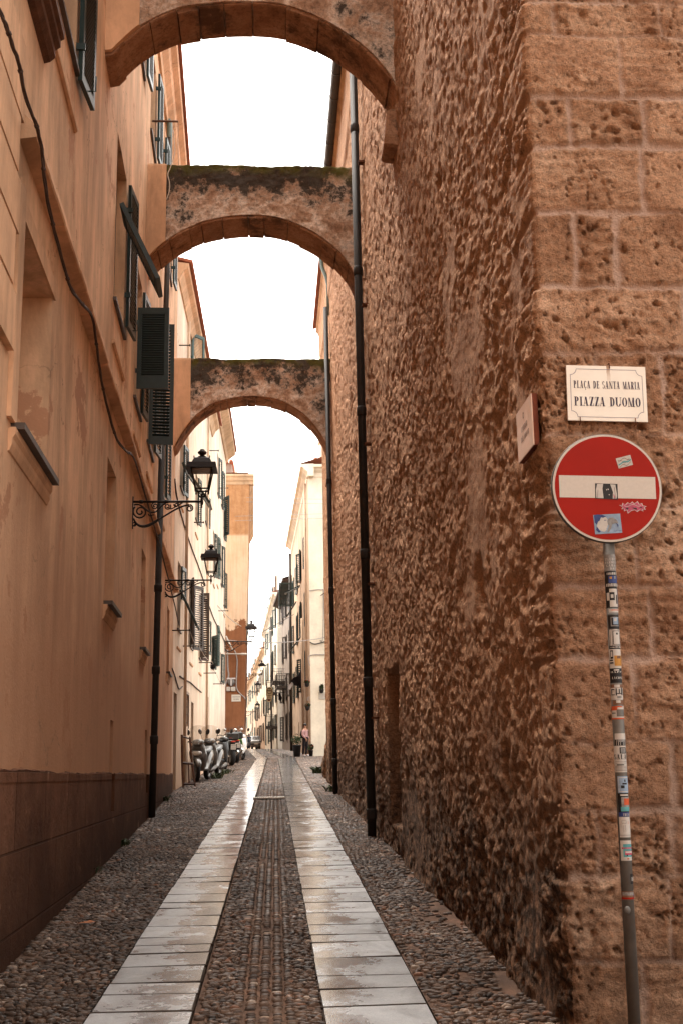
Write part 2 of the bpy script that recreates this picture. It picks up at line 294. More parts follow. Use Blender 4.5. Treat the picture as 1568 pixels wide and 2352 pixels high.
def mat_slab():
    t = NT('granite_slab'); tone = t.attr('tone').outputs['Fac']; n = t.math('ADD', t.math('MULTIPLY', t.noise(130, 3, 0.7), 0.6), t.math('MULTIPLY', t.noise(5, 7, 0.75), 0.4))
    col = t.ramp(n, [(0.30, (0.080, 0.080, 0.082)), (0.5, (0.165, 0.166, 0.170)), (0.70, (0.28, 0.283, 0.29))])
    col = t.mix(1.0, col, t.ramp(tone, [(0.0, (0.68, 0.66, 0.64)), (1.0, (1.18, 1.16, 1.14))]), 'MULTIPLY')
    brown = t.ramp(t.noise(3.2, 7, 0.72), [(0.54, 0.0), (0.72, 0.38)]); col = t.mix(brown, col, (0.13, 0.092, 0.072))
    s = t.sep(); side = t.attr('wet').outputs['Fac']
    w = t.math('ADD', t.noise(2.4, 8, 0.74, (1.2, 1.0, 1)), t.math('MULTIPLY', side, 0.24))
    far = t.math('MULTIPLY', t.math('SUBTRACT', s[1], 8.0), 0.0075); w = t.math('ADD', w, far)
    rg = t.ramp(w, [(0.46, 0.46), (0.60, 0.30), (0.74, 0.10)])
    t.bump(t.math('ADD', t.noise(110, 3, 0.6, (1, 0.35, 1)), t.math('MULTIPLY', t.noise(9, 3), 1.0)), 0.12, 0.004)
    wetc = t.ramp(w, [(0.50, 1.0), (0.70, 0.88)]); col = t.mix(1.0, col, wetc, 'MULTIPLY')
    return t.done(col, rg, 0, 0.75)
M['granite_slab'] = mat_slab()
def mat_pebble():
    t = NT('river_pebble'); tone = t.attr('tone').outputs['Fac']
    col = t.ramp(tone, [(0.0, (0.016, 0.0095, 0.0065)), (0.45, (0.058, 0.036, 0.025)), (0.8, (0.105, 0.063, 0.041)), (0.93, (0.15, 0.066, 0.037)), (1.0, (0.26, 0.20, 0.155))])
    col = t.mix(1.0, col, t.ramp(t.noise(60, 4), [(0.3, 0.75), (0.7, 1.1)]), 'MULTIPLY')
    return t.done(col, t.ramp(t.noise(5, 4), [(0.35, 0.42), (0.7, 0.75)]), 0, 0.17)
M['river_pebble'] = mat_pebble()
def mat_earth():
    t = NT('packed_earth'); col = t.ramp(t.noise(2.2, 8, 0.7), [(0.3, (0.045, 0.027, 0.019)), (0.55, (0.09, 0.05, 0.032)), (0.75, (0.19, 0.098, 0.06))])
    col = t.mix(1.0, col, t.ramp(t.noise(55, 5, 0.7), [(0.3, 0.6), (0.7, 1.15)]), 'MULTIPLY')
    t.bump(t.noise(60, 5, 0.7), 0.5, 0.01); return t.done(col, 0.9, 0, 0.15)
M['packed_earth'] = mat_earth()
M['joint_dirt'] = mat_simple('joint_dirt', (0.035, 0.025, 0.019), 0.95, 0, 0.4, 20, 0.2, 0.05)

# ------------------------------------------------------------------ mesh builder
class MB:
    def __init__(s): s.v = []; s.f = []; s.mi = []; s.cur = 0; s.sm = []; s.smooth = False
    def add(s, vs, fs):
        o = len(s.v); s.v += [tuple(v) for v in vs]
        for f in fs: s.f.append(tuple(i+o for i in f)); s.mi.append(s.cur); s.sm.append(s.smooth)
        return s
    def quad(s, a, b, c, d): return s.add([a, b, c, d], [(0, 1, 2, 3)])
    def obox(s, o, ax, ay, az):
        """box from corner o along three edge vectors"""
        o, ax, ay, az = map(Vector, (o, ax, ay, az))
        if ax.cross(ay).dot(az) < 0: o = o+az; az = -az
        p = [o, o+ax, o+ax+ay, o+ay, o+az, o+ax+az, o+ax+ay+az, o+ay+az]
        return s.add(p, [(0, 3, 2, 1), (4, 5, 6, 7), (0, 1, 5, 4), (1, 2, 6, 5), (2, 3, 7, 6), (3, 0, 4, 7)])
    def box(s, c, d):
        c = Vector(c); return s.obox(c-Vector(d)/2, (d[0], 0, 0), (0, d[1], 0), (0, 0, d[2]))
    def bevel_box(s, c, d, b, rot=None):
        """box with chamfered edges (24 corners collapsed to 3 rings)"""
        x, y, z = d[0]/2, d[1]/2, d[2]/2; pts = []
        for (zz, k) in ((-z, b), (-z+b, 0), (z-b, 0), (z, b)):
            X, Y = x-k, y-k
            pts += [(-X+b*.6, -Y, zz), (X-b*.6, -Y, zz), (X, -Y+b*.6, zz), (X, Y-b*.6, zz), (X-b*.6, Y, zz), (-X+b*.6, Y, zz), (-X, Y-b*.6, zz), (-X, -Y+b*.6, zz)]
        c = Vector(c); pts = [c+((rot @ Vector(p)) if rot else Vector(p)) for p in pts]; fs = []
        for r in range(3):
            for k in range(8): fs.append((r*8+k, r*8+(k+1) % 8, (r+1)*8+(k+1) % 8, (r+1)*8+k))
        fs += [tuple(range(7, -1, -1)), tuple(range(24, 32))]
        return s.add(pts, fs)
    def tube(s, path, r, n=8, cap=True):
        path = [Vector(p) for p in path]; m = len(path); rs = r if isinstance(r, (list, tuple)) else [r]*m; pts = []; up = None
        for i, p in enumerate(path):
            t = (path[min(i+1, m-1)]-path[max(i-1, 0)]).normalized()
            if up is None:
                up = Vector((0, 0, 1)) if abs(t.z) < 0.9 else Vector((1, 0, 0))
            a = t.cross(up)
            if a.length < 1e-5: a = t.cross(Vector((0.3, 1, 0.2)))
            a.normalize(); b = a.cross(t).normalized(); up = b
            for k in range(n):
                th = 2*math.pi*k/n; pts.append(p+a*(rs[i]*math.cos(th))+b*(rs[i]*math.sin(th)))
        fs = [(i*n+k, (i+1)*n+k, (i+1)*n+(k+1) % n, i*n+(k+1) % n) for i in range(m-1) for k in range(n)]
        if cap: fs += [tuple(range(n)), tuple(range((m-1)*n+n-1, (m-1)*n-1, -1))]
        sm = s.smooth; s.smooth = n > 5; s.add(pts, fs); s.smooth = sm; return s
    def lathe(s, c, prof, n=16, axis='z', a0=0.0):
        """prof: list of (radius, height)"""
        c = Vector(c); pts = []
        for (r, h) in prof:
            for k in range(n):
                th = a0+2*math.pi*k/n; x, y = r*math.cos(th), r*math.sin(th)
                pts.append(c+Vector({'z': (x, y, h), 'y': (x, h, y), 'x': (h, x, y)}[axis]))
        m = len(prof); fs = [(i*n+k, i*n+(k+1) % n, (i+1)*n+(k+1) % n, (i+1)*n+k) for i in range(m-1) for k in range(n)]
        fs += [tuple(range(n-1, -1, -1)), tuple(range((m-1)*n, m*n))]
        sm = s.smooth; s.smooth = n > 6; s.add(pts, fs); s.smooth = sm; return s
    def prism(s, poly, o, ax, ay, az):
        """flat polygon (2D list) on axes ax, ay, pushed along az"""
        o, ax, ay, az = map(Vector, (o, ax, ay, az)); n = len(poly)
        a = [o+ax*p[0]+ay*p[1] for p in poly]; b = [p+az for p in a]
        return s.add(a+b, [tuple(range(n-1, -1, -1)), tuple(range(n, 2*n))]+[(i, (i+1) % n, n+(i+1) % n, n+i) for i in range(n)])
    def ellipsoid(s, c, r, nu=10, nv=7, rot=None):
        c = Vector(c); pts = []
        for i in range(nv+1):
            ph = -math.pi/2+math.pi*i/nv
            for k in range(nu):
                th = 2*math.pi*k/nu; p = Vector((r[0]*math.cos(ph)*math.cos(th), r[1]*math.cos(ph)*math.sin(th), r[2]*math.sin(ph)))
                pts.append(c+((rot @ p) if rot else p))
        sm = s.smooth; s.smooth = True
        s.add(pts, [(i*nu+k, i*nu+(k+1) % nu, (i+1)*nu+(k+1) % nu, (i+1)*nu+k) for i in range(nv) for k in range(nu)]); s.smooth = sm; return s
    def build(s, name, mats, parent=None, label=None):
        if not isinstance(mats, (list, tuple)): mats = [mats]
        o = root_loc(parent); me = bpy.data.meshes.new(name); me.from_pydata([(v[0]-o[0], v[1]-o[1], v[2]-o[2]) for v in s.v], [], s.f)
        for m in mats: me.materials.append(M[m] if isinstance(m, str) else m)
        me.polygons.foreach_set('material_index', s.mi); me.polygons.foreach_set('use_smooth', s.sm); me.update()
        ob = bpy.data.objects.new(name, me); COL.objects.link(ob)
        if parent is not None: ob.parent = parent
        if label: ob['label'] = label
        return ob
def root_loc(p):
    o = Vector((0, 0, 0))
    while p is not None: o += p.location; p = p.parent
    return o
def tag(o, label, cat, group=None):
    o['label'] = label; o['category'] = cat
    if group: o['group'] = group
    return o
def thing(name, label, cat, loc=(0, 0, 0), group=None):
    o = bpy.data.objects.new(name, None); COL.objects.link(o); o.location = loc; o.empty_display_size = 0.2
    return tag(o, label, cat, group)
def structure(o): o['kind'] = 'structure'; return o
def copy_tree(o, parent=None):
    c = o.copy(); COL.objects.link(c)
    if parent is not None: c.parent = parent
    for ch in [x for x in COL.objects if x.parent == o]: copy_tree(ch, c)
    return c
def grid_mesh(name, P, mats, attrs=None, parent=None, smooth=True, flip=False):
    """P: (n, m, 3) array"""
    n, m, _ = P.shape; o = root_loc(parent); co = (P.reshape(-1, 3)-np.array(o)).astype(np.float32)
    i = np.arange(n*m).reshape(n, m); q = np.stack([i[:-1, :-1], i[1:, :-1], i[1:, 1:], i[:-1, 1:]], -1).reshape(-1, 4)
    if flip: q = q[:, ::-1]
    return raw_mesh(name, co, q, mats, attrs, parent, smooth)
def raw_mesh(name, co, q, mats, attrs=None, parent=None, smooth=True, mi=None):
    me = bpy.data.meshes.new(name); nf, k = q.shape
    me.vertices.add(len(co)); me.vertices.foreach_set('co', np.ascontiguousarray(co, np.float32).ravel())
    me.loops.add(nf*k); me.loops.foreach_set('vertex_index', np.ascontiguousarray(q, np.int32).ravel())
    me.polygons.add(nf); me.polygons.foreach_set('loop_start', np.arange(0, nf*k, k, dtype=np.int32))
    me.polygons.foreach_set('use_smooth', np.full(nf, smooth)); me.update(calc_edges=True); me.validate()
    for key, a in (attrs or {}).items():
        at = me.attributes.new(key, 'FLOAT', 'POINT'); at.data.foreach_set('value', np.ascontiguousarray(a, np.float32).ravel())
    for m in (mats if isinstance(mats, (list, tuple)) else [mats]): me.materials.append(M[m] if isinstance(m, str) else m)
    if mi is not None: me.polygons.foreach_set('material_index', np.ascontiguousarray(mi, np.int32))
    ob = bpy.data.objects.new(name, me); COL.objects.link(ob)
    if parent is not None: ob.parent = parent
    return ob
class Face:
    """a vertical wall plane: u runs along it, off stands out of it towards the street"""
    def __init__(s, p0, p1, side=1):
        s.o = Vector((p0[0], p0[1], 0)); d = Vector((p1[0]-p0[0], p1[1]-p0[1], 0)); s.L = d.length; s.d = d.normalized()
        s.n = Vector((s.d.y, -s.d.x, 0))*side
    def P(s, u, off, z): return s.o+s.d*u+s.n*off+Vector((0, 0, z))
    def uz(s, px, py, off=0.0):
        p = on_plane(px, py, s.o+s.n*off, s.n)-s.o; return p.dot(s.d), p.z
    def box(s, mb, u0, u1, o0, o1, z0, z1):
        return mb.obox(s.P(u0, o0, z0), s.d*(u1-u0), s.n*(o1-o0), Vector((0, 0, z1-z0)))
    def profile(s, mb, u0, u1, prof):
        """closed (off, z) outline swept along the wall"""
        n = len(prof); a = [s.P(u0, o, z) for o, z in prof]; b = [s.P(u1, o, z) for o, z in prof]
        return mb.add(a+b, [tuple(range(n)), tuple(range(2*n-1, n-1, -1))]+[(i, n+i, n+(i+1) % n, (i+1) % n) for i in range(n)])
def facade(fr, u0, u1, z0, z1, ops, mat, parent, depth=0.2, name='wall'):
    """wall sheet with real openings (u0,u1,z0,z1[,depth]) and their reveals"""
    mb = MB(); us = sorted({u0, u1, *[v for o in ops for v in o[:2]]}); zs = sorted({z0, z1, *[v for o in ops for v in o[2:4]]})
    us = [u for u in us if u0 <= u <= u1]; zs = [z for z in zs if z0 <= z <= z1]
    for a, b in zip(us, us[1:]):
        for c, d in zip(zs, zs[1:]):
            um, zm = (a+b)/2, (c+d)/2
            if any(o[0] < um < o[1] and o[2] < zm < o[3] for o in ops): continue
            mb.quad(fr.P(a, 0, c), fr.P(b, 0, c), fr.P(b, 0, d), fr.P(a, 0, d))
    for o in ops:
        a, b, c, d = o[:4]; dp = o[4] if len(o) > 4 else depth
        for (p, q) in (((a, c), (b, c)), ((b, c), (b, d)), ((b, d), (a, d)), ((a, d), (a, c))):
            mb.quad(fr.P(p[0], 0, p[1]), fr.P(q[0], 0, q[1]), fr.P(q[0], -dp, q[1]), fr.P(p[0], -dp, p[1]))
    return mb.build(name, mat, parent)
def leaf_geo(mb, o, w, h, n, W, H, slats, t=0.045, stile=0.07, rail=0.10, panel=0.0, mid=False):
    """louvred shutter leaf: o = hinge bottom corner, w/h/n unit axes"""
    o, w, h, n = map(Vector, (o, w, h, n)); n = n*t
    mb.obox(o, w*stile, h*H, n); mb.obox(o+w*(W-stile), w*stile, h*H, n)
    iw = W-2*stile; bx = lambda z0, z1, k=1.0: mb.obox(o+w*stile+h*z0+n*(1-k)/2, w*iw, h*(z1-z0), n*k)
    bx(0, rail+panel); bx(H-rail, H)
    z0, z1 = rail+panel, H-rail; segs = [(z0, z1)]
    if mid: m = (z0+z1)/2; bx(m-0.04, m+0.04); segs = [(z0, m-0.04), (m+0.04, z1)]
    for (a, b) in segs:
        k = max(2, int(round(slats*(b-a)/(z1-z0)))); st = (b-a)/k
        for i in range(k):
            zc = a+(i+0.18)*st; mb.obox(o+w*stile+h*zc+n*0.04, w*iw, n*0.92+h*st*0.50, h*0.010-n*0.05)
def shutter(fr, win, u, z0, z1, W, ang, mat='green_paint', slats=26, off=0.05, side=1, panel=0.0, mid=False, name='shutter', tilt=0.0, handle=False):
    """ang 0 = closed over the opening, 90 = square to the wall, 180 = folded back; side +1 hinged at the near jamb"""
    a = R(ang); w = fr.d*(math.cos(a)*side)+fr.n*math.sin(a); n = fr.n*math.cos(a)-fr.d*(math.sin(a)*side); h = Vector((0, 0, 1))
    if tilt: h = (h-w*math.tan(R(tilt))).normalized()
    mb = MB(); leaf_geo(mb, fr.P(u, off, z0), w, h, n, W, z1-z0, slats, panel=panel, mid=mid)
    for zz in (0.2, 0.8):
        zc = z0+(z1-z0)*zz; mb.obox(fr.P(u-0.02, 0.003, zc), fr.d*0.03, fr.n*(off+0.02), Vector((0, 0, 0.07)))
    if handle: mb.tube([fr.P(u, off, z0)+w*W*0.5+h*0.05-n*0.0, fr.P(u, off, z0)+w*W*0.5+h*0.05+fr.n*0.07, fr.P(u, off, z0)+w*W*0.5+h*0.22+fr.n*0.07], 0.008, 6)
    return mb.build(name, mat, win)
def flap(fr, win, u0, u1, zh, length, out, mat='green_paint', slats=14, off=0.04):
    """shutter flap hung from its top edge and pushed out at the foot"""
    dn = (fr.n*out-Vector((0, 0, math.sqrt(max(length**2-out**2, 0.01))))).normalized(); nn = fr.d.cross(dn).normalized()
    if nn.dot(fr.n) < 0: nn = -nn
    mb = MB(); leaf_geo(mb, fr.P(u0, off, zh)+dn*length, fr.d, -dn, nn, u1-u0, length, slats, t=0.06); return mb.build('shutter', mat, win)
def window(fr, bld, u0, u1, z0, z1, sill=True, apron=None, depth=0.2, fmat='brown_paint', pane=True, rails=2):
    """window part (timber frame) with pane, sill and apron as its pieces"""
    mb = MB(); f = 0.06; d0, d1 = -depth+0.004, -depth+0.06
    for (a, b, c, d) in ((u0, u0+f, z0, z1), (u1-f, u1, z0, z1), (u0+f, u1-f, z0, z0+f), (u0+f, u1-f, z1-f, z1), ((u0+u1)/2-0.03, (u0+u1)/2+0.03, z0+f, z1-f)): fr.box(mb, a, b, d0, d1, c, d)
    for k in range(rails):
        zc = z0+(z1-z0)*(k+1)/(rails+1)
        for (a, b) in ((u0+f, (u0+u1)/2-0.03), ((u0+u1)/2+0.03, u1-f)): fr.box(mb, a, b, d0+0.01, d1-0.01, zc-0.015, zc+0.015)
    w = mb.build('window', fmat, bld)
    if pane: g = MB(); g.quad(*[fr.P(a, -depth+0.02, b) for a, b in ((u0, z0), (u1, z0), (u1, z1), (u0, z1))]); g.build('pane', 'pane_dark', w)
    if sill:
        s = MB(); fr.box(s, u0-0.06, u1+0.06, -depth+0.06, 0.045, z0-0.05, z0-0.003); s.build('sill', 'sill_stone', w)
    if apron is not None:
        s = MB(); fr.profile(s, u0-0.08, u1+0.08, [(-0.01, apron+0.06), (0.036, apron+0.06), (0.036, apron+0.02), (0.015, apron), (-0.01, apron)]); s.build('apron', 'orange_trim', w)
    return w
def gz(y, x=0.0):
    """street level along the alley"""
    for (a, za, b, zb) in GP:
        if y <= b: return za+(y-a)*(zb-za)/(b-a)
    return GP[-1][3]
GP = [(-400, -6.0, -30, -1.24), (-30, -1.242, 58, 2.40), (58, 2.40, 100, 3.74), (100, 3.74, 150, 4.80), (150, 4.80, 230, 6.2), (230, 6.2, 900, 9.0)]

# ================================================================== SETTING: ground
ys = [-400, -120, -30, 0, 58, 100, 150, 230, 900]; xs = [-600, -60, -8, 8, 60, 600]
P = np.array([[(x, y, gz(y)-0.012) for x in xs] for y in ys], float)
structure(grid_mesh('ground', P, 'packed_earth', flip=True, smooth=False))
def strip_edges(y):
    if y <= 57.0: return [(-1.09+0.005*y, -0.485+0.0034*y), (0.275-0.0009*y, 0.862+0.003*y)]
    t = (y-58)/42.0; return [(-0.85-1.34*t, -0.25-1.35*t), (0.53-1.43*t, 1.10-1.45*t)]
def stone_track(k):
    """granite slabs laid end to end, each a little bevelled with an open joint"""
    V = []; F = []; MI = []; tone = []; wet = []; y = 2.0; inner = (1, 0)[k]
    while y < 104:
        L = random.choice((0.32, 0.38, 0.45, 0.52, 0.6, 0.7))*(1 if y < 57 else 1.6); y1 = y+L; g = 0.014 if y < 57 else 0.02
        (a0, b0), (a1, b1) = strip_edges(y+g)[k], strip_edges(y1)[k]; dz = random.uniform(-0.003, 0.003); b = random.uniform(0.008, 0.016)*(1 if y < 20 else 1.6); tn = random.random()
        ya, yb = y+g, y1; z0, z1 = gz(ya), gz(yb); o = len(V); tl = random.uniform(-0.004, 0.004)
        low = -0.035; N = 5
        rows = [(ya, low, 0.0, a0, b0, z0), (ya, 0.0125, 0.0, a0, b0, z0), (ya+b, 0.016, b, a0, b0, z0), (yb-b, 0.016, b, a1, b1, z1), (yb, 0.0125, 0.0, a1, b1, z1), (yb, low, 0.0, a1, b1, z1)]
        for (yy, h, ins, a, bb, z) in rows:
            for j in range(N+1):
                s = j/N; x = a+ins+(bb-a-2*ins)*s; V.append((x, yy, z+h+dz+(tl*(s-0.5)*2 if h > 0 else 0))); tone.append(tn); wet.append(1-abs(s-(0.92 if inner else 0.08))*1.6)
        for r in range(len(rows)-1):
            for j in range(N): F.append((o+r*(N+1)+j, o+r*(N+1)+j+1, o+(r+1)*(N+1)+j+1, o+(r+1)*(N+1)+j)); MI.append(0 if r == 2 else 1)
        # long side faces
        V += [(a0, ya, z0+low), (a1, yb, z1+low), (a1, yb, z1+0.012+dz-tl), (a0, ya, z0+0.012+dz-tl), (b0, ya, z0+low), (b1, yb, z1+low), (b1, yb, z1+0.012+dz+tl), (b0, ya, z0+0.012+dz+tl)]
        tone += [tn]*8; wet += [0]*8; q = o+6*(N+1); F += [(q, q+3, q+2, q+1), (q+4, q+5, q+6, q+7)]; MI += [1, 1]
        y = y1
    ob = raw_mesh('stone_track', np.array(V), np.array(F), ['granite_slab', 'joint_dirt'], dict(tone=np.array(tone), wet=np.clip(np.array(wet), 0, 1)), smooth=False, mi=MI)
    structure(ob)
    yy = [2.0, 30.0, 57.0, 60.0, 104.0]; B = []
    for y in yy: a, b = strip_edges(min(y, 104))[k]; B.append([(a+0.004, y, gz(y)+0.005), (b-0.004, y, gz(y)+0.005)])
    structure(grid_mesh('track_bed', np.array(B), 'joint_dirt', flip=True, smooth=False))
stone_track(0); stone_track(1)
LX0, LDX = -1.5977, -0.031222        # foot of the left wall: x = LX0 + LDX*y
RX = 1.543
def left_foot(y): return LX0+LDX*y if y < 30.5 else (-2.54+0.0097*(y-30.3) if y < 59.5 else -1.47-0.022*(y-60))
def right_foot(y): return RX if y < 35 else (2.6 if y < 62 else (1.97-0.025*(y-62.3) if y < 85 else 1.40-0.066*(y-85)))
_pg = fbm(*np.meshgrid(np.arange(0, 40)*0.35, np.arange(0, 420)*0.35, indexing='ij'), np.zeros((40, 420)), 3, 211)
def PBN(x, y): return _pg[int((x+3)*6) % 40, int(y*6) % 420]
def pebbles():
    cx = []; cy = []; la = []; sa = []; hh = []; an = []; tn = []
    y = 4.2
    while y < 99:
        rs = 0.029 if y < 13 else (0.036 if y < 19 else (0.05 if y < 30 else (0.075 if y < 58 else 0.12))); ed = strip_edges(y)
        for (x0, x1, kind) in ((left_foot(y)+0.02, ed[0][0]-0.004, 0), (ed[0][1]+0.002, ed[1][0]-0.002, 1), (ed[1][1]+0.002, right_foot(y)-0.03, 2)):
            x = x0+random.random()*0.04; bare = float(fbm(np.array([x0*1.0+kind*7]), np.array([y*0.9]), np.array([3.0]), 2, 201)[0])
            while x < x1:
                big = random.random() < 0.07
                lx = random.uniform(0.036, 0.078)*(1.35 if big else 1)*(1 if y < 17 else (1.15 if y < 30 else (1.7 if y < 58 else 2.8))); mid = False
                if kind == 1 and y < 57 and abs(x-(x0+x1)/2) < 0.15:
                    c_ = (x0+x1)/2; x = c_-0.15+round((x-c_+0.15)/0.078)*0.078
                    lx = 0.062*(1 if y < 17 else 1.2 if y < 30 else 1.7); mid = True
                skip = 0.03
                if kind == 2 and x > x1-0.14: skip = 0.42
                skip += max(0, PBN(x, y)+0.12*random.random()-0.16)*1.3+(0.05 if y < 9.5 else 0)
                if random.random() > skip:
                    cx.append(x+lx/2+random.uniform(-.006, .006)); cy.append(y+random.uniform(-.012, .012)*rs/0.05); la.append(lx*random.uniform(0.46, 0.54)); sa.append(rs*random.uniform(0.40, 0.58)*(1.25 if big else 1))
                    hh.append(random.uniform(0.006, 0.017)); an.append(random.gauss(0, 0.05 if mid else 0.27)); tn.append(min(1, max(0, random.gauss(0.45+0.35*PBN(x*0.6+4, y*0.5), 0.22))) if random.random() > 0.007 else 1.0)
                x += lx+(0.0125 if mid else random.uniform(0.002, 0.012))
        y += rs
    cx, cy, la, sa, hh, an, tn = map(np.array, (cx, cy, la, sa, hh, an, tn)); z = np.interp(cy, [-30, 58, 100], [-1.242, 2.40, 3.74])+0.011*fbm(cx*1.6, cy*1.4, cx*0, 3, 221)
    parts = []; off = 0; CO = []; FQ = []; TN = []
    near = cy < 15
    for sel, rings, nu in ((near, ((1.0, -0.3), (0.93, 0.35), (0.62, 0.80), (0.22, 1.0)), 9), (~near, ((1.0, -0.2), (0.80, 0.62), (0.28, 1.0)), 7)):
        if not sel.any(): continue
        th = np.linspace(0, 2*np.pi, nu, endpoint=False); n = sel.sum(); ca, sn = np.cos(an[sel]), np.sin(an[sel]); pts = []
        wob = 1+0.10*RNG.standard_normal((n, nu))
        for (rr, h) in rings:
            ex = la[sel][:, None]*rr*np.cos(th)*wob; ey = sa[sel][:, None]*rr*np.sin(th)*wob
            pts.append(np.stack([cx[sel][:, None]+ex*ca[:, None]-ey*sn[:, None], cy[sel][:, None]+ex*sn[:, None]+ey*ca[:, None], np.repeat((z[sel]+hh[sel]*h-0.006)[:, None], nu, 1)+0.15*hh[sel][:, None]*RNG.standard_normal((n, 1))], -1))
        A = np.stack(pts, 1); k = len(rings); CO.append(A.reshape(-1, 3)); TN.append(np.repeat(tn[sel], k*nu))
        f = []
        for r in range(k-1):
            for j in range(nu): f.append((r*nu+j, r*nu+(j+1) % nu, (r+1)*nu+(j+1) % nu, (r+1)*nu+j))
        for j in range(1, nu-2, 2): f.append(((k-1)*nu, (k-1)*nu+j, (k-1)*nu+j+1, (k-1)*nu+j+2))
        f = np.array(f); FQ.append((f[None]+(np.arange(n)*k*nu)[:, None, None]+off).reshape(-1, 4)); off += n*k*nu
    ob = raw_mesh('cobbles', np.concatenate(CO), np.concatenate(FQ), 'river_pebble', dict(tone=np.concatenate(TN)))
    ob['kind'] = 'stuff'
pebbles()

# ================================================================== the old stone church wall (right)
def stone_church():
    t = thing('stone_building', 'tall weathered brown stone building with an ashlar corner on the right of the alley', 'building', (RX, 6.4, gz(6.4)))
    us = np.concatenate([np.arange(-5.0, -1.0, 0.10), np.arange(-1.0, -0.06, 0.0115), np.linspace(-0.06, 0.06, 9), np.arange(0.065, 5.0, 0.0185), np.arange(5.0, 10.0, 0.028), np.arange(10.0, 16.0, 0.05), np.arange(16.0, 28.61, 0.09)])
    zs = np.concatenate([np.arange(-0.25, 6.6, 0.0145), np.arange(6.6, 15.2, 0.028), [15.2]])
    U, Z = np.meshgrid(us, zs, indexing='ij'); face = U < 0; au = np.abs(U)
    a = np.clip((U+0.05)/0.10, 0, 1); nx, ny = -np.sin(a*np.pi/2), -np.cos(a*np.pi/2)
    r = 0.05; arc = au < r
    X = np.where(arc, RX+r+r*nx, np.where(face, RX-U, RX)); Y = np.where(arc, 6.4+r+r*ny, np.where(face, 6.4, 6.4+U))
    lean = (Z-3.0)*-0.035*np.exp(-np.clip(U, 0, 9)/1.2)          # the corner leans a little towards the square as it rises
    # ---- coursed blocks of the corner
    cz = [-0.9, 0.04, 0.62, 1.05, 1.40, 1.76, 2.22, 2.62, 3.06, 3.49, 3.98, 4.39, 4.85, 5.28, 5.60, 6.01, 6.23, 6.7, 7.2, 7.6, 8.1, 8.5, 9.0, 9.4, 9.9, 10.4, 10.8, 11.3, 11.8, 12.2, 12.7, 13.2, 13.7, 14.2, 14.7, 15.4]
    vj = {16: [0.62], 15: [0.19, 0.86], 14: [0.60, 1.2], 13: [0.27, 0.72], 12: [0.68], 11: [0.25, 0.5], 10: [0.9], 9: [0.34], 8: [0.7], 7: [0.5], 6: [0.56], 5: [0.44, 0.9], 4: [0.64], 3: [0.20, 0.61], 2: [0.56], 1: [0.40, 0.8], 0: [0.5]}
    wob = 0.016*fbm(U*4, Z*4, 0*U, 3, 31)+0.006*fbm(U*22, Z*22, 0*U, 3, 32); Zb = Z+wob; Ub = U+0.016*fbm(U*5, Z*5, 0*U+9, 3, 33)
    ci = np.searchsorted(cz, Zb)-1; ci = np.clip(ci, 0, len(cz)-2); lo = np.array(cz)[ci]; hi = np.array(cz)[ci+1]
    dz = np.minimum(Zb-lo, hi-Zb); du = np.full(U.shape, 9.0); bid = ci*40.0
    for c in range(len(cz)-1):
        rr = random.Random(c*7+3); js = list(vj.get(c, []))
        while (js[-1] if js else 0) < 5.2: js.append((js[-1] if js else 0.0)+rr.uniform(0.35, 0.75))
        sidej = [0.42 if c % 2 else 0.62]
        m = ci == c
        allj = [-j for j in js]+sidej+[0.62 if c % 2 else 1.05]
        for j in allj:
            du = np.where(m, np.minimum(du, np.abs(Ub-j)), du); bid = np.where(m & (Ub > j), bid+1, bid)
    edge = np.minimum(dz, du); hb = _hash(bid, bid*0, bid*0, 5); hb2 = _hash(bid, bid*0+3, bid*0, 5)
    mw = 0.55+1.1*np.clip(fbm(U*2.2, Z*2.2, 0*U+3, 4, 45)+0.28, 0, 1); mort = (1-sstep(0.006*mw, (0.018+0.020*hb2)*mw, edge+0.014*fbm(U*13, Z*13, 0*U, 3, 44)))*np.clip(mw, 0.3, 1)
    rough = 0.55+0.75*hb
    wq = fbm(U*9, Z*9, 0*U+11, 4, 48, 0.6)*0.9; wr = fbm(U*9, Z*9, 0*U+17, 4, 49, 0.6)*0.7; pit = pits(U*19+wq*1.6, Z*26+wr*1.8, 0, 3); pit2 = pits(U*44+wq*2, Z*58+wr*2, 0, 8)
    ero = fbm(U*9, Z*15, 0*U+2, 5, 51, 0.6); rid = 1-np.abs(fbm(U*13, Z*22, 0*U+4, 4, 52, 0.6))*2.2
    kd = np.floor(hb*4.999); lay = fbm(U*4.5, Z*30, 0*U+2, 4, 54, 0.62); coarse = fbm(U*8, Z*10, 0*U+6, 4, 55, 0.6); fineg = fbm(U*30, Z*34, 0*U+6, 2, 56, 0.6); big = pits(U*8+hb2*9+wq, Z*12+hb*7+wr*1.2, 0, 13); warp = fbm(U*3, Z*3, 0*U+1, 3, 58)
    e0 = 0.005*fineg+0.006*ero-0.022*(1-sstep(0.07, 0.15, big)); e1 = 0.017*lay+0.006*fineg-0.018*(1-sstep(0.10, 0.26, pit))*(warp > 0.05); e2 = 0.019*ero-0.008*np.clip(rid, 0, 1)-0.022*(1-sstep(0.13, 0.30, pit))-0.012*(1-sstep(0.15, 0.30, pit2))
    e3 = 0.026*coarse+0.010*lay+0.006*fineg-0.030*(1-sstep(0.10, 0.24, big)); e4 = 0.010*ero+0.008*lay+0.005*fineg-0.016*(1-sstep(0.10, 0.22, pit2))*(warp > 0)
    er = np.select([kd == 0, kd == 1, kd == 2, kd == 3], [e0, e1, e2, e3], e4)
    hA = -0.021*mort+0.004*mort*fineg+(1-mort)*er*(1.35+0.7*warp)+0.016*(hb2-0.5)*(1-mort)+0.006*fbm(U*7, Z*6, 0*U+8, 4, 57, 0.65)
    hA = hA+0.012*fbm(U*2.2, Z*2.2, 0*U, 3, 53)
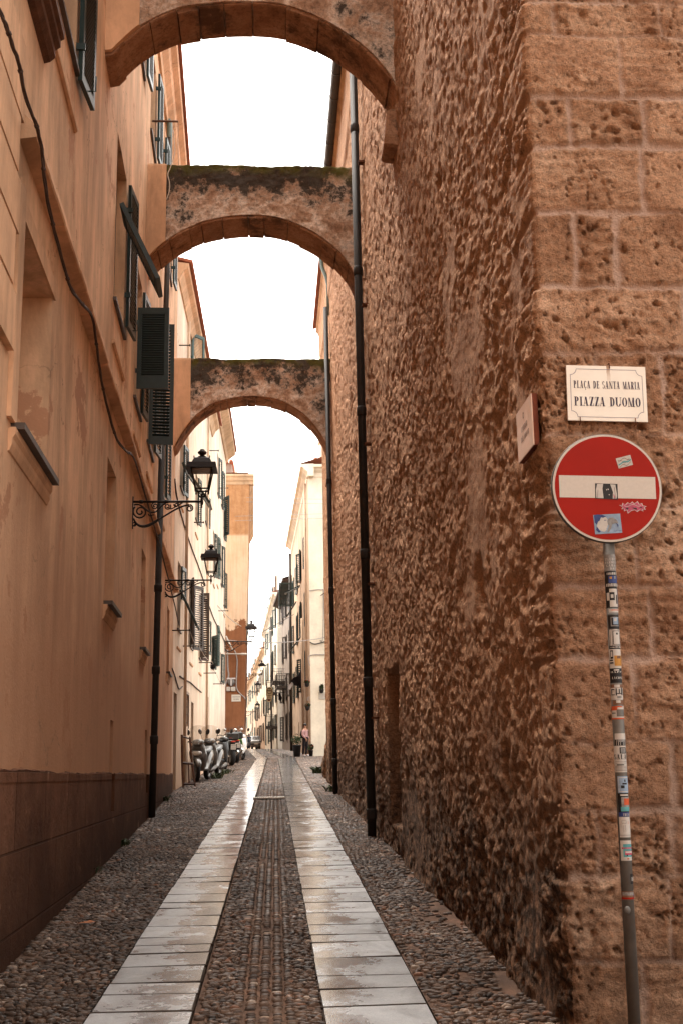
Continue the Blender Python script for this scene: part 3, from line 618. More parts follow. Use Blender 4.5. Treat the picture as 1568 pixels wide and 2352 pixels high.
    # ---- rubble of the alley side, part of it still under a smooth render
    lum = fbm(U*3.2, Z*3.6, 0*U, 3, 61); l2 = fbm(U*6.5, Z*7.5, 0*U+1, 2, 62, 0.55); l3 = fbm(U*13, Z*15, 0*U+2, 2, 63, 0.55); rd = np.abs(fbm(U*6, Z*6.5, 0*U+3, 4, 64))
    patch = sstep(-0.02, 0.22, fbm(U*0.45, Z*0.5, 0*U, 5, 65, 0.6)+0.50-0.40*np.exp(-np.clip(U, 0, 9)/1.2))        # 1 = rough rubble, 0 = render
    l4 = vnoise(U*25, Z*27, 0*U+5, 67)*np.exp(-np.clip(U-5, 0, 99)/4)
    hB = (0.022*lum+0.012*l2+0.0125*l3+0.009*l4-0.010*np.clip(0.16-rd, 0, 1)/0.16)*(0.30+0.70*patch)+0.030*fbm(U*0.7, Z*0.7, 0*U, 3, 66)
    hB = hB-0.030*(1-sstep(0.10, 0.30, pits(U*6.2, Z*6.8, 0, 12)))*patch
    pc = pits(U*0.5, Z*0.4, 0, 19); hB = hB-0.05*(1-sstep(0.05, 0.085, pc+0.02*l3))
    quoin = 1-sstep(0.0, 0.12, Ub-np.where(ci % 2 == 0, 0.55, 0.34)); quoin = np.where(face, 1.0, quoin)
    h = quoin*hA+(1-quoin)*hB
    # blocked doorway, vertical scar and putlog holes
    def cut(u0, u1, z0, z1, dp, s=0.015): return -dp*sstep(0, s, U-u0)*sstep(0, s, u1-U)*sstep(0, s, Z-z0)*sstep(0, s, z1-Z)
    h = h+cut(8.15, 9.55, 0.95, 2.95, 0.20, 0.05)+cut(4.6, 4.8, 1.55, 1.9, 0.07)+cut(5.6, 5.75, 1.0, 1.3, 0.07)+cut(3.4, 3.52, 0.65, 1.15, 0.07)+cut(7.5, 7.62, 2.3, 2.6, 0.08)
    h = h+cut(22.0, 22.5, 5.2, 8.2, 0.16, 0.04)+cut(20.2, 20.6, 9.5, 10.9, 0.10, 0.03)+cut(25.2, 26.2, 1.3, 4.0, 0.20, 0.05)
    h = h+0.05*sstep(14.6, 14.7, Z)*(1-quoin)                 # plain plaster fillet under the eaves
    sm = sstep(13.9, 14.1, Z)*(1-quoin); h = h*(1-0.85*sm)+0.04*sm
    # the footing swells out a little above the paving
    base = Z-np.interp(Y, [-30, 58], [-1.242, 2.40]); h = h+0.05*np.exp(-np.clip(base, 0, 9)/0.35)*(0.4+fbm(U*1.7, Z*2, 0*U, 3, 71))*(1-quoin*0.6)
    P = np.stack([X+nx*h, Y+ny*h+lean*np.where(face | (U < 4), 1, 0), Z], -1)
    kind = np.clip(mort*quoin+(1-quoin)*(1-patch)*0.35, 0, 1); tone = np.clip(quoin*hb2+(1-quoin)*(0.5+0.28*fbm(U*1.4, Z*1.4, 0*U, 4, 72)+l3*0.10+l2*0.08), 0, 1)
    k = int(np.argmin(np.abs(us-0.0)))
    grid_mesh('corner_face', P[:k+1], 'ashlar', dict(kind=kind[:k+1], tone=tone[:k+1]), t)
    grid_mesh('wall', P[k:], 'rubble', dict(kind=kind[k:], tone=tone[k:]), t)
    e = Face((RX, 6.4), (RX, 35.0), -1); mb = MB()
    e.profile(mb, 6.0, 28.9, [(-0.5, 15.2), (0.03, 15.2), (0.06, 15.3), (0.12, 15.36), (0.12, 15.44), (-0.5, 15.5)]); mb.build('eaves', 'orange_trim', t)
    mb = MB(); e.profile(mb, 0.0, 28.9, [(-4.5, 17.0), (0.22, 15.46), (0.22, 15.56), (-4.5, 17.12)]); mb.build('roof', 'tile', t)
    mb = MB(); mb.quad((RX, 35.0, 0.5), (RX+7, 35.0, 0.5), (RX+7, 35.0, 16), (RX, 35.0, 15.2)); mb.build('end_wall', 'tan_plaster', t)
    # half-round eaves gutter with joints
    g = MB(); path = [(RX-0.20, y, 15.42) for y in np.linspace(17.0, 29.6, 15)]; g.tube(path, 0.105, 12)
    for y in np.arange(17.5, 29.6, 0.9): g.lathe((RX-0.20, y, 15.42), [(0.11, -0.02), (0.113, 0), (0.11, 0.02)], 12, 'y')
    gt = g.build('gutter', 'gutter_metal', t)
stone_church()

def downpipe(name, pts, r, mat, label, collars, clips_n=None):
    t = thing(name, label, 'drainpipe', pts[0]); mb = MB(); mb.tube(pts, r, 12); mb.build('pipe', mat, t)
    for (z, k) in collars:
        c = MB(); p = min(pts, key=lambda q: abs(q[2]-z)); i = pts.index(p); x = p
        a, b = Vector(pts[0]), Vector(pts[-1]); f = (z-a.z)/(b.z-a.z); q = a.lerp(b, f) if len(pts) == 2 else Vector((p[0], p[1], z))
        c.lathe(q, [(r*1.02, -0.09), (r*1.17, -0.07), (r*1.17, 0.05), (r*1.02, 0.07)], 12); c.build('collar', mat, t)
    return t
def bracket_clips(t, base, dirn, zs, mat='rust'):
    for z in zs:
        mb = MB(); b = Vector((base[0], base[1], z)); mb.obox(b-Vector((0, 0.06, 0)), Vector(dirn), (0, 0.12, 0), (0, 0, 0.03)); mb.build('clip', mat, t)
pY = 17.55
t = downpipe('drainpipe', [(RX-0.13, pY, gz(pY)-0.02), (RX-0.13, pY+0.35, 15.3)], 0.065, 'black_pipe', 'thick black drainpipe running down the rough stone wall in front of the middle arch', [(2.95, 0), (1.05, 0), (4.9, 0), (7.2, 0), (9.6, 0), (12.2, 0)])
bracket_clips(t, (RX-0.10, pY, 0), (0.16, 0, 0), (2.4, 4.4, 6.6, 8.9, 11.4))
t = downpipe('drainpipe', [(RX-0.11, 28.0, gz(28.0)-0.02), (RX-0.11, 29.0, 13.6)], 0.06, 'black_pipe', 'dark drainpipe at the far end of the stone wall beyond the third arch', [(3.3, 0), (1.9, 0), (6.0, 0), (8.8, 0)])
mb = MB(); mb.tube([(RX-0.2, 29.3, 15.4), (RX-0.19, 29.35, 15.2), (RX-0.17, 29.35, 14.9), (RX-0.06, 29.3, 14.6), (RX-0.02, 29.28, 14.35), (RX-0.02, 29.25, 13.5)], 0.05, 10); mb.build('elbow', 'green_pipe', t)

# ================================================================== near left building
LW = Face((LX0, 0), (LX0+LDX*100, 100), 1)
lb = thing('orange_building', 'tall orange plastered building with green shutters lining the near left of the alley', 'building', (LX0+LDX*14, 14, gz(14)))
OPS_N = [(8.2, 9.75, 4.10, 5.72, 0.55), (14.35, 15.45, 3.72, 5.55, 0.30), (19.9, 20.85, 3.75, 5.45, 0.30), (27.6, 28.6, 4.0, 5.55, 0.3),
         (15.45, 15.85, 1.20, 2.35, 0.25), (21.4, 21.9, 1.35, 2.45, 0.25)]
W1 = [(9.35, 10.57, 8.5, 10.4), (14.55, 15.9, 7.75, 10.15), (17.7, 18.9, 7.45, 9.75), (20.55, 21.9, 7.55, 9.9), (24.6, 25.7, 7.6, 9.9)]
W2 = [(17.2, 18.3, 13.4, 15.3), (20.0, 21.1, 13.4, 15.3), (22.6, 23.5, 13.4, 15.3), (26.2, 27.1, 13.4, 15.3)]
facade(LW, -6.0, 30.5, 1.6, 16.1, OPS_N[:4]+[(o[0], o[1], 1.6, o[3], 0.25) for o in OPS_N[4:]]+[(*w, 0.2) for w in W1+W2], 'orange_plaster', lb)
pf = Face((LX0+0.035, 0), (LX0+0.035+LDX*100, 100), 1)
facade(pf, -6.0, 30.5, -0.6, 1.67, [(o[0], o[1], o[2], 1.67, 0.25) for o in OPS_N[4:]], 'dark_plinth', lb, name='plinth')
mb = MB(); pu = np.arange(-6, 30.51, 0.14); pz = 1.675+0.030*fbm(pu*1.3, pu*0, pu*0, 4, 301)+0.012*fbm(pu*6, pu*0, pu*0, 2, 302)
for i in range(len(pu)-1):
    a, c = pu[i], pu[i+1]
    if any(o[0]-0.02 < c and a < o[1]+0.02 for o in OPS_N[4:]):
        if mb.v: mb.build('plinth_cap', 'dark_plinth', lb); mb = MB()
        continue
    mb.quad(pf.P(a, 0.003, 1.60), pf.P(c, 0.003, 1.60), pf.P(c, 0.003, pz[i+1]), pf.P(a, 0.003, pz[i])); mb.quad(pf.P(a, 0.003, pz[i]), pf.P(c, 0.003, pz[i+1]), LW.P(c, -0.01, pz[i+1]+0.015), LW.P(a, -0.01, pz[i]+0.015))
mb.build('plinth_cap', 'dark_plinth', lb)
mb = MB()
segs = np.linspace(8.0, 30.5, 46)
for a, b in zip(segs, segs[1:]):
    w0 = 0.02*math.sin(a*1.3)+0.012*math.sin(a*3.7); LW.profile(mb, a, b, [(-0.01, 6.27+w0), (0.12, 6.29+w0), (0.13, 6.31+w0), (0.125, 6.38+w0), (0.05, 6.45+w0), (-0.01, 6.52+w0)])
mb.build('string_course', 'orange_trim', lb)
mb = MB()
for k, (z0, z1) in enumerate(((4.55, 4.97), (5.0, 5.40), (5.43, 5.83), (5.86, 6.28), (6.31, 6.9))):
    e = 7.78 if k % 2 else 7.9; LW.box(mb, -6, e, 0.001, 0.05, z0, z1)
mb.build('quoin_pier', 'orange_trim', lb)
mb = MB(); LW.profile(mb, -6, 30.5, [(-0.3, 16.0), (0.05, 16.0), (0.08, 16.1), (0.20, 16.22), (0.24, 16.32), (0.36, 16.40), (0.38, 16.50), (-0.3, 16.55)]); mb.build('cornice', 'cornice_plaster', lb)
mb = MB(); LW.profile(mb, -6, 30.6, [(-5, 18.2), (0.45, 16.53), (0.45, 16.62), (-5, 18.32)]); mb.build('roof', 'tile', lb)
mb = MB(); mb.quad(LW.P(30.5, 0, 0), LW.P(30.5, -6, 0), LW.P(30.5, -6, 18), LW.P(30.5, 0, 16.4)); mb.build('end_wall', 'orange_plaster', lb); mb = MB(); mb.quad(LW.P(-6, 0, -1), LW.P(-6, -6, -1), LW.P(-6, -6, 18), LW.P(-6, 0, 16.4)); mb.build('end_wall', 'orange_plaster', lb)
# unseen wing added behind the camera to shade the lower walls
rw = Face((-1.45, -7.0), (11.0, -7.0), -1)
facade(rw, 0, rw.L, -1.2, 10.0, [(u, u+1.1, z, z+1.9) for u in (2, 5, 8, 10.8) for z in (3.0, 6.8)], 'orange_plaster', lb, name='added_shade_wing')
mb = MB(); rw.profile(mb, 0, rw.L, [(-0.3, 9.9), (0.05, 9.9), (0.20, 10.1), (0.36, 10.3), (0.38, 10.4), (-0.3, 10.45)]); mb.build('added_wing_cornice', 'cornice_plaster', lb)
# blind niches of the ground floor
def niche(o, sillw, frame):
    mb = MB(); mb.quad(*[LW.P(u, -o[4]+0.002, z) for u, z in ((o[0], o[2]), (o[1], o[2]), (o[1], o[3]), (o[0], o[3]))])
    n = mb.build('niche', 'orange_plaster', lb)
    s = MB(); LW.box(s, o[0]-0.05, o[1]+0.08, -o[4]+0.02, sillw, o[2]-0.045, o[2]+0.004); s.build('sill', 'sill_stone', n)
    s = MB(); LW.profile(s, o[0]-0.12, o[1]+0.06, [(-0.01, o[2]-0.05), (sillw*0.5, o[2]-0.05), (sillw*0.5, o[2]-0.10), (sillw*0.32, o[2]-0.13), (sillw*0.3, o[2]-0.17), (0.012, o[2]-0.22), (-0.01, o[2]-0.23)]); s.build('apron', 'orange_trim', n)
    if frame:
        f = MB(); LW.box(f, o[0]-0.22, o[0]-0.002, 0.001, 0.035, o[2], o[3]+0.2); LW.box(f, o[0]-0.002, o[1]+0.06, 0.001, 0.02, o[3]+0.002, o[3]+0.16); f.build('surround', 'orange_trim', n)
niche(OPS_N[0], 0.10, True); niche(OPS_N[1], 0.11, False); niche(OPS_N[2], 0.10, False); niche(OPS_N[3], 0.09, False)
for o in OPS_N[4:]:
    mb = MB(); mb.quad(*[LW.P(u, -0.248, z) for u, z in ((o[0], o[2]), (o[1], o[2]), (o[1], o[3]), (o[0], o[3]))])
    for k in range(3): u = o[0]+(o[1]-o[0])*(k+0.5)/3; LW.box(mb, u-0.008, u+0.008, -0.10, -0.085, o[2], o[3])
    mb.build('cellar_vent', 'paper_black', lb)
wins = [window(LW, lb, *w, apron=w[2]-0.66, rails=2) for w in W1]
shutter(LW, wins[0], 9.33, 8.45, 10.3, 0.56, 166, slats=30, off=0.06); shutter(LW, wins[0], 10.60, 8.40, 10.05, 0.56, 174, side=-1, slats=30, off=0.07, handle=True)
shutter(LW, wins[1], 15.93, 7.9, 10.1, 0.60, 174, side=-1, slats=32, off=0.07, handle=True); flap(LW, wins[1], 14.6, 15.25, 9.12, 1.18, 0.50)
shutter(LW, wins[2], 17.9, 7.62, 8.98, 0.50, 92, slats=26, panel=0.12, off=0.03); shutter(LW, wins[2], 18.93, 7.55, 9.7, 0.52, 174, side=-1, slats=30, off=0.06)
shutter(LW, wins[3], 20.5, 7.45, 9.75, 0.44, 84, slats=34, panel=0.05, off=0.03); shutter(LW, wins[3], 21.95, 7.72, 9.85, 0.60, 173, side=-1, slats=30, off=0.07, handle=True)
shutter(LW, wins[4], 25.75, 7.72, 9.85, 0.55, 174, side=-1, slats=26, off=0.07, mat='grey_green_paint')
for k, w in enumerate(W2):
    wi = window(LW, lb, *w); shutter(LW, wi, w[1]+0.03, w[2]+0.05, w[3], 0.5, 175, side=-1, slats=24, off=0.09, mat='grey_green_paint' if k else 'green_paint')
# bracketed sill of the nearest upper window
mb = MB(); LW.profile(mb, 6.2, 8.88, [(-0.01, 7.75), (0.16, 7.75), (0.16, 7.68), (0.13, 7.66), (0.13, 7.60), (0.09, 7.57), (0.09, 7.50), (0.05, 7.46), (-0.01, 7.44)]); mb.build('moulded_sill', 'sill_stone' if False else 'wood', lb)
# drainpipe of the left wall
up = LW.uz(350, 1855, 0.10)[0]; ut = LW.uz(370, 1065, 0.10)[0]
b0, b1 = LW.P(up, 0.10, gz(up)-0.02), LW.P(ut+0.25, 0.10, 8.2); 
t = thing('drainpipe', 'dark drainpipe running down the orange wall behind the first lantern', 'drainpipe', b0)
mb = MB(); mb.tube([b0, b0.lerp(b1, 0.5), b1], 0.062, 12); mb.build('pipe', 'black_pipe', t)
mb = MB(); b2 = LW.P(ut+1.1, 0.10, 12.4); b3 = LW.P(ut+1.2, 0.10, 15.9); mb.tube([b1, b2, b3], 0.058, 12); mb.build('upper_pipe', 'gutter_metal', t)
mb = MB(); mb.tube([b3+Vector((0, 0, -0.9)), b3, b3+Vector((0.0, 0, 0.12)), b3+Vector((-0.10, 0.02, 0.26)), b3+Vector((-0.2, 0.02, 0.30))], 0.066, 10); mb.build('elbow', 'green_pipe', t)
for z in (2.3, 3.6, 5.2):
    c = MB(); q = b0.lerp(b1, (z-b0.z)/(b1.z-b0.z)); c.lathe(q, [(0.063, -0.09), (0.078, -0.07), (0.078, 0.05), (0.063, 0.07)], 12); c.build('collar', 'black_pipe', t)

# cables tied along the string course
def wall_path(fr, pts, off): return [fr.P(*((lambda q: (q[0], off, q[1]))(fr.uz(x, y, off)))) for x, y in pts]
def smooth_path(P, n=5):
    P = [Vector(p) for p in P]; out = []
    for i in range(len(P)-1):
        a, b, c, d = P[max(i-1, 0)], P[i], P[i+1], P[min(i+2, len(P)-1)]
        for k in range(n):
            s = k/n; out.append(0.5*((2*b)+(c-a)*s+(2*a-5*b+4*c-d)*s*s+(3*b-a-3*c+d)*s**3))
    return out+[P[-1]]
cab = [(-40, -60), (0, 25), (15, 60), (30, 105), (45, 150), (60, 225), (85, 290), (97, 345), (102, 400), (112, 470), (130, 545), (150, 620), (165, 665), (185, 692), (212, 728), (222, 790), (230, 850), (240, 905), (255, 965), (270, 1010), (290, 1035), (308, 1052), (325, 1105), (345, 1175), (362, 1232), (385, 1320), (402, 1390), (412, 1436)]
base = smooth_path(wall_path(LW, cab, 0.16)); t = thing('cable_bundle', 'thick twisted bundle of cables sagging along the orange wall under its ledge', 'cable', base[0])
mb = MB()
for k in range(3):
    mb.tube([p+Vector((0.006*math.cos(i*0.5+k*2.1), 0.0, 0.009*math.sin(i*0.5+k*2.1)+0.005*math.sin(i*0.37*(k+1)))) for i, p in enumerate(base)], 0.0085, 6)
mb.build('cable', 'cable', t)
for i in range(3, len(base), 9): mb = MB(); mb.lathe(base[i], [(0.019, -0.008), (0.019, 0.008)], 8, 'y'); mb.build('tie', 'cable', t)
p = wall_path(LW, [(85, 300), (92, 290), (96, 284), (90, 278), (85, 284), (84, 292)], 0.05)
# white wire down the second arch
def wire(name, pts, r, mat, label, cat='wire', group=None, n=6):
    P = smooth_path(pts, n); mb = MB(); mb.tube(P, r, 6); o = mb.build(name, mat); return tag(o, label, cat, group)

# ================================================================== arches
def arch(px, Y, t, ztop, xl, plaster_px, label, corbel):
    pts = [atY(x, y, Y) for x, y in px]; cv = smooth_path([Vector((p.x, p.z, 0)) for p in pts], 8)
    cv = [(p.x, p.y) for p in cv]; cv = [(xl-0.15, cv[0][1]-0.02)]+cv if cv[0][0] > xl-0.15 else cv
    xs = []; zs = []
    for x, z in cv:
        if not xs or x > xs[-1]+0.004: xs.append(x); zs.append(z)
    xs = [min(x, RX+0.03) for x in xs]; xe, ze = RX+0.04, zs[-1]-0.05
    if xs[-1] < xe-0.01: xs.append(xe); zs.append(ze)
    xs, zs = np.array(xs), np.array(zs); root = thing('stone_arch', label, 'arch', ((xl+RX)/2, Y, ztop))
    xp = atY(plaster_px, 1176, Y).x if plaster_px else xl
    xp = max(atY(plaster_px, px[0][1]-100, Y).x, xl) if plaster_px else xl
    def body(x0, x1, mats, name, rough, setback):
        n = max(6, int((x1-x0)/0.035)); X = np.linspace(x0, x1, n); zi = np.interp(X, xs, zs)+0.05; m = 40
        S = np.linspace(0, 1, m); tt = np.linspace(0, 1, 14); Zt = ztop+0.035*fbm(X*1.7, X*0+Y, X*0, 3, 3)*(1 if rough > 0.5 else 0.3)
        XX, SS = np.meshgrid(X, S, indexing='ij'); ZZ = zi[:, None]+(Zt-zi)[:, None]*SS
        d = rough*(0.034*fbm(XX*3, ZZ*3.4, 0*XX+Y, 4, 81, 0.6)+0.020*fbm(XX*26, ZZ*28, 0*XX+Y, 3, 84)+0.034*fbm(XX*10, ZZ*12, 0*XX+Y, 4, 82, 0.6)); d = d*sstep(0, 0.05, SS)
        F = np.stack([XX, Y+setback-d, ZZ], -1)
        XT, TT = np.meshgrid(X, tt, indexing='ij'); top = np.stack([XT, Y+setback+TT*t-(d[:, -1])[:, None]*(1-TT), Zt[:, None]+0.035*fbm(XT*5, TT*5*t, 0*XT, 3, 83)*rough*sstep(0, .1, TT)*sstep(0, .1, 1-TT)+0.02*np.sin(TT*np.pi)], -1)
        back = np.stack([XX[:, ::-1], Y+t-0*XX, ZZ[:, ::-1]], -1)
        bot = np.stack([XT, Y+t+TT*(-t+setback), np.repeat(zi[:, None], len(tt), 1)], -1); bot[:, -1] = F[:, 0]
        G = np.concatenate([F, top[:, 1:], back[:, 1:], bot[:, 1:]], 1)
        tone = np.concatenate([SS, np.ones_like(top[:, 1:, 0]), SS[:, ::-1][:, 1:], 0*bot[:, 1:, 0]], 1)
        hgt = (ZZ-zi[:, None])/1.3
        grid_mesh(name, G, mats, dict(tone=tone), root, True)
    if plaster_px: body(xl-0.15, xp, 'pier_plaster', 'plastered_end', 0.12, -0.03)
    body(xp if plaster_px else xl-0.15, RX+0.04, 'mossy_masonry', 'masonry', 1.0, 0.0)
    # ring of cut voussoirs under the masonry
    L = np.concatenate([[0], np.cumsum(np.hypot(np.diff(xs), np.diff(zs)))]); nb = max(12, int(L[-1]/0.36)); cuts = [0]+[L[-1]*(k+random.uniform(-0.32, 0.32))/nb for k in range(1, nb)]+[L[-1]]
    mb = MB()
    for a, b in zip(cuts, cuts[1:]):
        jit = random.uniform(-0.02, 0.018); yj = random.uniform(0, 0.035); k = 4; q = []
        for s in np.linspace(a+0.006, b-0.006, k):
            x, z = np.interp(s, L, xs), np.interp(s, L, zs); x2, z2 = np.interp(min(s+0.02, L[-1]), L, xs), np.interp(min(s+0.02, L[-1]), L, zs); x1, z1 = np.interp(max(s-0.02, 0), L, xs), np.interp(max(s-0.02, 0), L, zs)
            nv = Vector((-(z2-z1), x2-x1)); nv = nv.normalized() if nv.length > 1e-6 else Vector((0, 1)); q.append((x, z, nv))
        vs = []
        for (x, z, nv) in q:
            for (oo, yy) in ((jit+0.012, Y+0.02+yj), (jit, Y+0.045+yj), (jit, Y+t-0.045), (jit+0.012, Y+t-0.02), (0.13, Y+t-0.02), (0.13, Y+0.02+yj)): vs.append((x+nv[0]*oo, yy, z+nv[1]*oo))
        fs = [(i*6+j, (i+1)*6+j, (i+1)*6+(j+1) % 6, i*6+(j+1) % 6) for i in range(k-1) for j in range(6)]+[tuple(range(6)), tuple(range((k-1)*6+5, (k-1)*6-1, -1))]
        mb.add(vs, fs)
    mb.build('voussoir_ring', 'voussoir', root)
    if corbel:
        (z1, z0, w) = corbel; mb = MB(); mb.bevel_box((RX-0.03, Y+t*0.45, (z0+z1)/2), (0.20, t*0.62, z1-z0), 0.03, Matrix.Rotation(R(7), 3, 'Y')); mb.build('corbel', 'voussoir', root)
    return root
A1 = [(256, 125), (290, 92), (322, 66), (370, 40), (421, 22), (501, 12), (574, 10), (640, 15), (700, 32), (760, 60), (800, 86), (841, 117), (869, 145), (900, 185), (916, 220), (925, 262), (930, 300)]
A2 = [(335, 602), (365, 572), (400, 545), (440, 524), (480, 510), (540, 500), (598, 499), (650, 507), (700, 527), (740, 550), (780, 584), (806, 618), (822, 655), (832, 700)]
A3 = [(400, 1030), (422, 992), (450, 957), (485, 932), (520, 920), (560, 914), (600, 914), (640, 921), (672, 936), (705, 960), (735, 996), (752, 1030), (764, 1070), (770, 1110)]
arch(A1, 12.9, 0.72, 12.7, LX0+LDX*12.9, 322, 'nearest stone arch bridging the alley at the very top of the picture', (9.62, 9.10, 0.3))
arch(A2, 19.6, 0.85, 12.47, LX0+LDX*19.6, 382, 'middle stone arch with black lichen and moss on top, second of the three', None)
arch(A3, 29.2, 0.80, 12.25, LX0+LDX*29.2, 438, 'farthest and smallest of the three stone arches, mossy along its top', (9.25, 8.9, 0.2))
wire('dangling_wire', [atY(x, y, 19.45) for x, y in ((399, 300), (402, 350), (392, 385), (386, 400), (390, 420), (389, 440), (383, 458))], 0.009, 'pale_cable', 'loose white wire dangling over the left end of the middle arch', 'wire')
# ================================================================== left row beyond
F2 = Face((-2.54, 30.3), (-2.28, 57.2), 1)
b2 = thing('cream_building', 'cream stained house with brown and green shutters beyond the orange building', 'building', (-2.54, 30.3, gz(30)))
b3 = thing('cream_building', 'paler pink washed tall house farther along on the left ending at the rust coloured house', 'building', (-2.39, 45.8, gz(46)))
def wspec(px, y0, y1, w=0.95): u, zc = F2.uz(px, (y0+y1)/2); p = F2.P(u, 0, 0); k = (Vector((0, p.y, 0)).length+0.0)/2780; return [u-w/2, u+w/2, zc-(y1-y0)*k/2, zc+(y1-y0)*k/2]
L2W = [wspec(412, 1290, 1450), wspec(440, 1335, 1490), wspec(460, 1365, 1515), wspec(418, 1005, 1130), wspec(452, 1085, 1200), wspec(436, 745, 830), wspec(470, 800, 890, 0.8), wspec(474, 1130, 1205), wspec(476, 1420, 1500, 0.8)]
L2W = [w for w in L2W]; L2D = [[0.35, 1.25, gz(31)-0.05, 3.75], [6.1, 7.1, gz(36.8)-0.05, 3.85], [13.4, 14.4, gz(44)-0.05, 4.5]]; L2G = [[4.1, 4.95, 3.05, 3.95]]
L3W = [[16.2, 17.1, 5.8, 7.0], [19.0, 19.9, 6.2, 7.9], [22.2, 23.1, 5.7, 7.0], [16.6, 17.5, 9.6, 11.4], [19.3, 20.2, 10.0, 11.8], [22.4, 23.3, 10.1, 12.0], [25.0, 25.9, 9.5, 11.2], [25.0, 25.9, 12.8, 14.7], [19.4, 20.3, 13.6, 15.4], [22.5, 23.4, 13.8, 15.6]]
facade(F2, 0, 15.5, 0.9, 15.0, [(*w, 0.16) for w in L2W+L2D+L2G], 'cream_plaster', b2)
facade(F2, 15.5, 26.9, 1.2, 17.0, [(*w, 0.16) for w in L3W], 'pink_plaster', b3)
mb = MB(); F2.profile(mb, 0, 15.5, [(-0.3, 14.95), (0.04, 14.95), (0.10, 15.08), (0.16, 15.2), (0.28, 15.3), (0.30, 15.42), (-0.3, 15.5)]); mb.build('cornice', 'cornice_plaster', b2)
mb = MB(); F2.profile(mb, 0, 15.6, [(-4.5, 16.6), (0.40, 15.44), (0.40, 15.52), (-4.5, 16.7)]); mb.build('roof', 'tile', b2)
mb = MB(); F2.profile(mb, 15.5, 26.9, [(-0.3, 16.95), (0.06, 16.95), (0.14, 17.08), (0.30, 17.2), (0.46, 17.32), (0.48, 17.44), (-0.3, 17.5)]); mb.build('cornice', 'cornice_plaster', b3)
mb = MB(); F2.profile(mb, 15.5, 26.9, [(-4.5, 18.8), (0.55, 17.46), (0.55, 17.54), (-4.5, 18.9)]); mb.build('roof', 'tile', b3)
mb = MB(); mb.quad(F2.P(26.9, 0, 1), F2.P(26.9, -5, 1), F2.P(26.9, -5, 18), F2.P(26.9, 0, 17.2)); mb.build('end_wall', 'pink_plaster', b3); mb = MB(); mb.quad(F2.P(15.5, -5, 14), F2.P(15.5, 0, 14), F2.P(15.5, 0, 17.2), F2.P(15.5, -5, 18.4)); mb.build('end_wall', 'pink_plaster', b3)
for k, w in enumerate(L2W):
    wi = window(F2, b2, *w, apron=w[2]-0.55 if k < 5 else None, depth=0.16)
    h = w[3]-w[2]
    if k == 0: shutter(F2, wi, w[1], w[2]+h*0.5, w[3], 0.5, 172, side=-1, slats=14); flap(F2, wi, w[0], w[1], w[2]+h*0.55, h*0.58, 0.45)
    elif k == 1: shutter(F2, wi, w[1]+0.02, w[2], w[3], 0.56, 152, side=-1, slats=26, mat='brown_paint'); shutter(F2, wi, w[0], w[2], w[3], 0.5, 168, slats=26, mat='brown_paint')
    elif k == 2: shutter(F2, wi, w[0], w[2], w[3], 0.30, 96, slats=26, mat='brown_paint'); shutter(F2, wi, w[1]+0.02, w[2], w[3], 0.5, 156, side=-1, slats=26, mat='dark_wood')
    elif k == 3: shutter(F2, wi, w[1]+0.02, w[2], w[3], 0.55, 172, side=-1, slats=22, mat='grey_green_paint'); flap(F2, wi, w[0], w[1], w[2]+h*0.45, h*0.95, 0.75)
    elif k == 5: shutter(F2, wi, w[1]+0.02, w[2], w[3], 0.55, 140, side=-1, slats=18, mat='teal_paint')
    else: shutter(F2, wi, w[1]+0.02, w[2], w[3], 0.5, 173, side=-1, slats=20, mat='grey_green_paint')
for d in L2D:
    mb = MB(); F2.box(mb, d[0], d[1], -0.155, -0.10, d[2], d[3])
    for k in range(2):
        for j in range(2): a = d[0]+0.08+k*(d[1]-d[0])/2; F2.box(mb, a, a+(d[1]-d[0])/2-0.16, -0.10, -0.085, d[2]+0.15+j*0.9, d[2]+0.95+j*0.8)
    dr = mb.build('door', 'dark_wood', b2); mb = MB(); q = F2.P((d[0]+d[1])/2+0.06, -0.07, d[2]+1.0); mb.ellipsoid(q, (0.025, 0.025, 0.025), 8, 5); mb.build('knob', 'rust', dr)
for g in L2G:
    mb = MB(); F2.box(mb, g[0], g[1], -0.155, -0.15, g[2], g[3]); gr = mb.build('grille_window', 'pane_dark', b2); mb = MB()
    for k in range(4): z = g[2]+(g[3]-g[2])*(k+0.5)/4; F2.box(mb, g[0], g[1], -0.03, -0.015, z-0.012, z+0.012)
    for k in range(3): u = g[0]+(g[1]-g[0])*(k+0.5)/3; F2.box(mb, u-0.01, u+0.01, -0.045, -0.03, g[2], g[3])
    mb.build('bars', 'iron', gr); mb = MB(); F2.box(mb, g[0]-0.08, g[0], 0.001, 0.03, g[2]-.06, g[3]+.08); F2.box(mb, g[1], g[1]+0.08, 0.001, 0.03, g[2]-.06, g[3]+.08); F2.box(mb, g[0], g[1], 0.001, 0.03, g[3], g[3]+.08); mb.build('surround', 'grey_plaster', gr)
for k, w in enumerate(L3W):
    wi = window(F2, b3, *w, apron=w[2]-0.5 if k in (3, 4, 6) else None, depth=0.16); shutter(F2, wi, w[1]+0.02, w[2], w[3], 0.48, (172, 175, 168)[k % 3], side=-1, slats=18, mat=('grey_green_paint', 'teal_paint', 'grey_green_paint')[k % 3])
    if k in (0, 7): shutter(F2, wi, w[0], w[2], w[3], 0.48, 150, slats=18, mat='grey_green_paint')
for (u, z0, z1, w) in ((3.0, gz(33), 14.9, 0.045), (12.3, gz(42), 14.9, 0.04)): mb = MB(); mb.tube([F2.P(u, 0.07, z0), F2.P(u, 0.07, z1)], w, 8); mb.build('drainpipe', 'tan_plaster', b2)
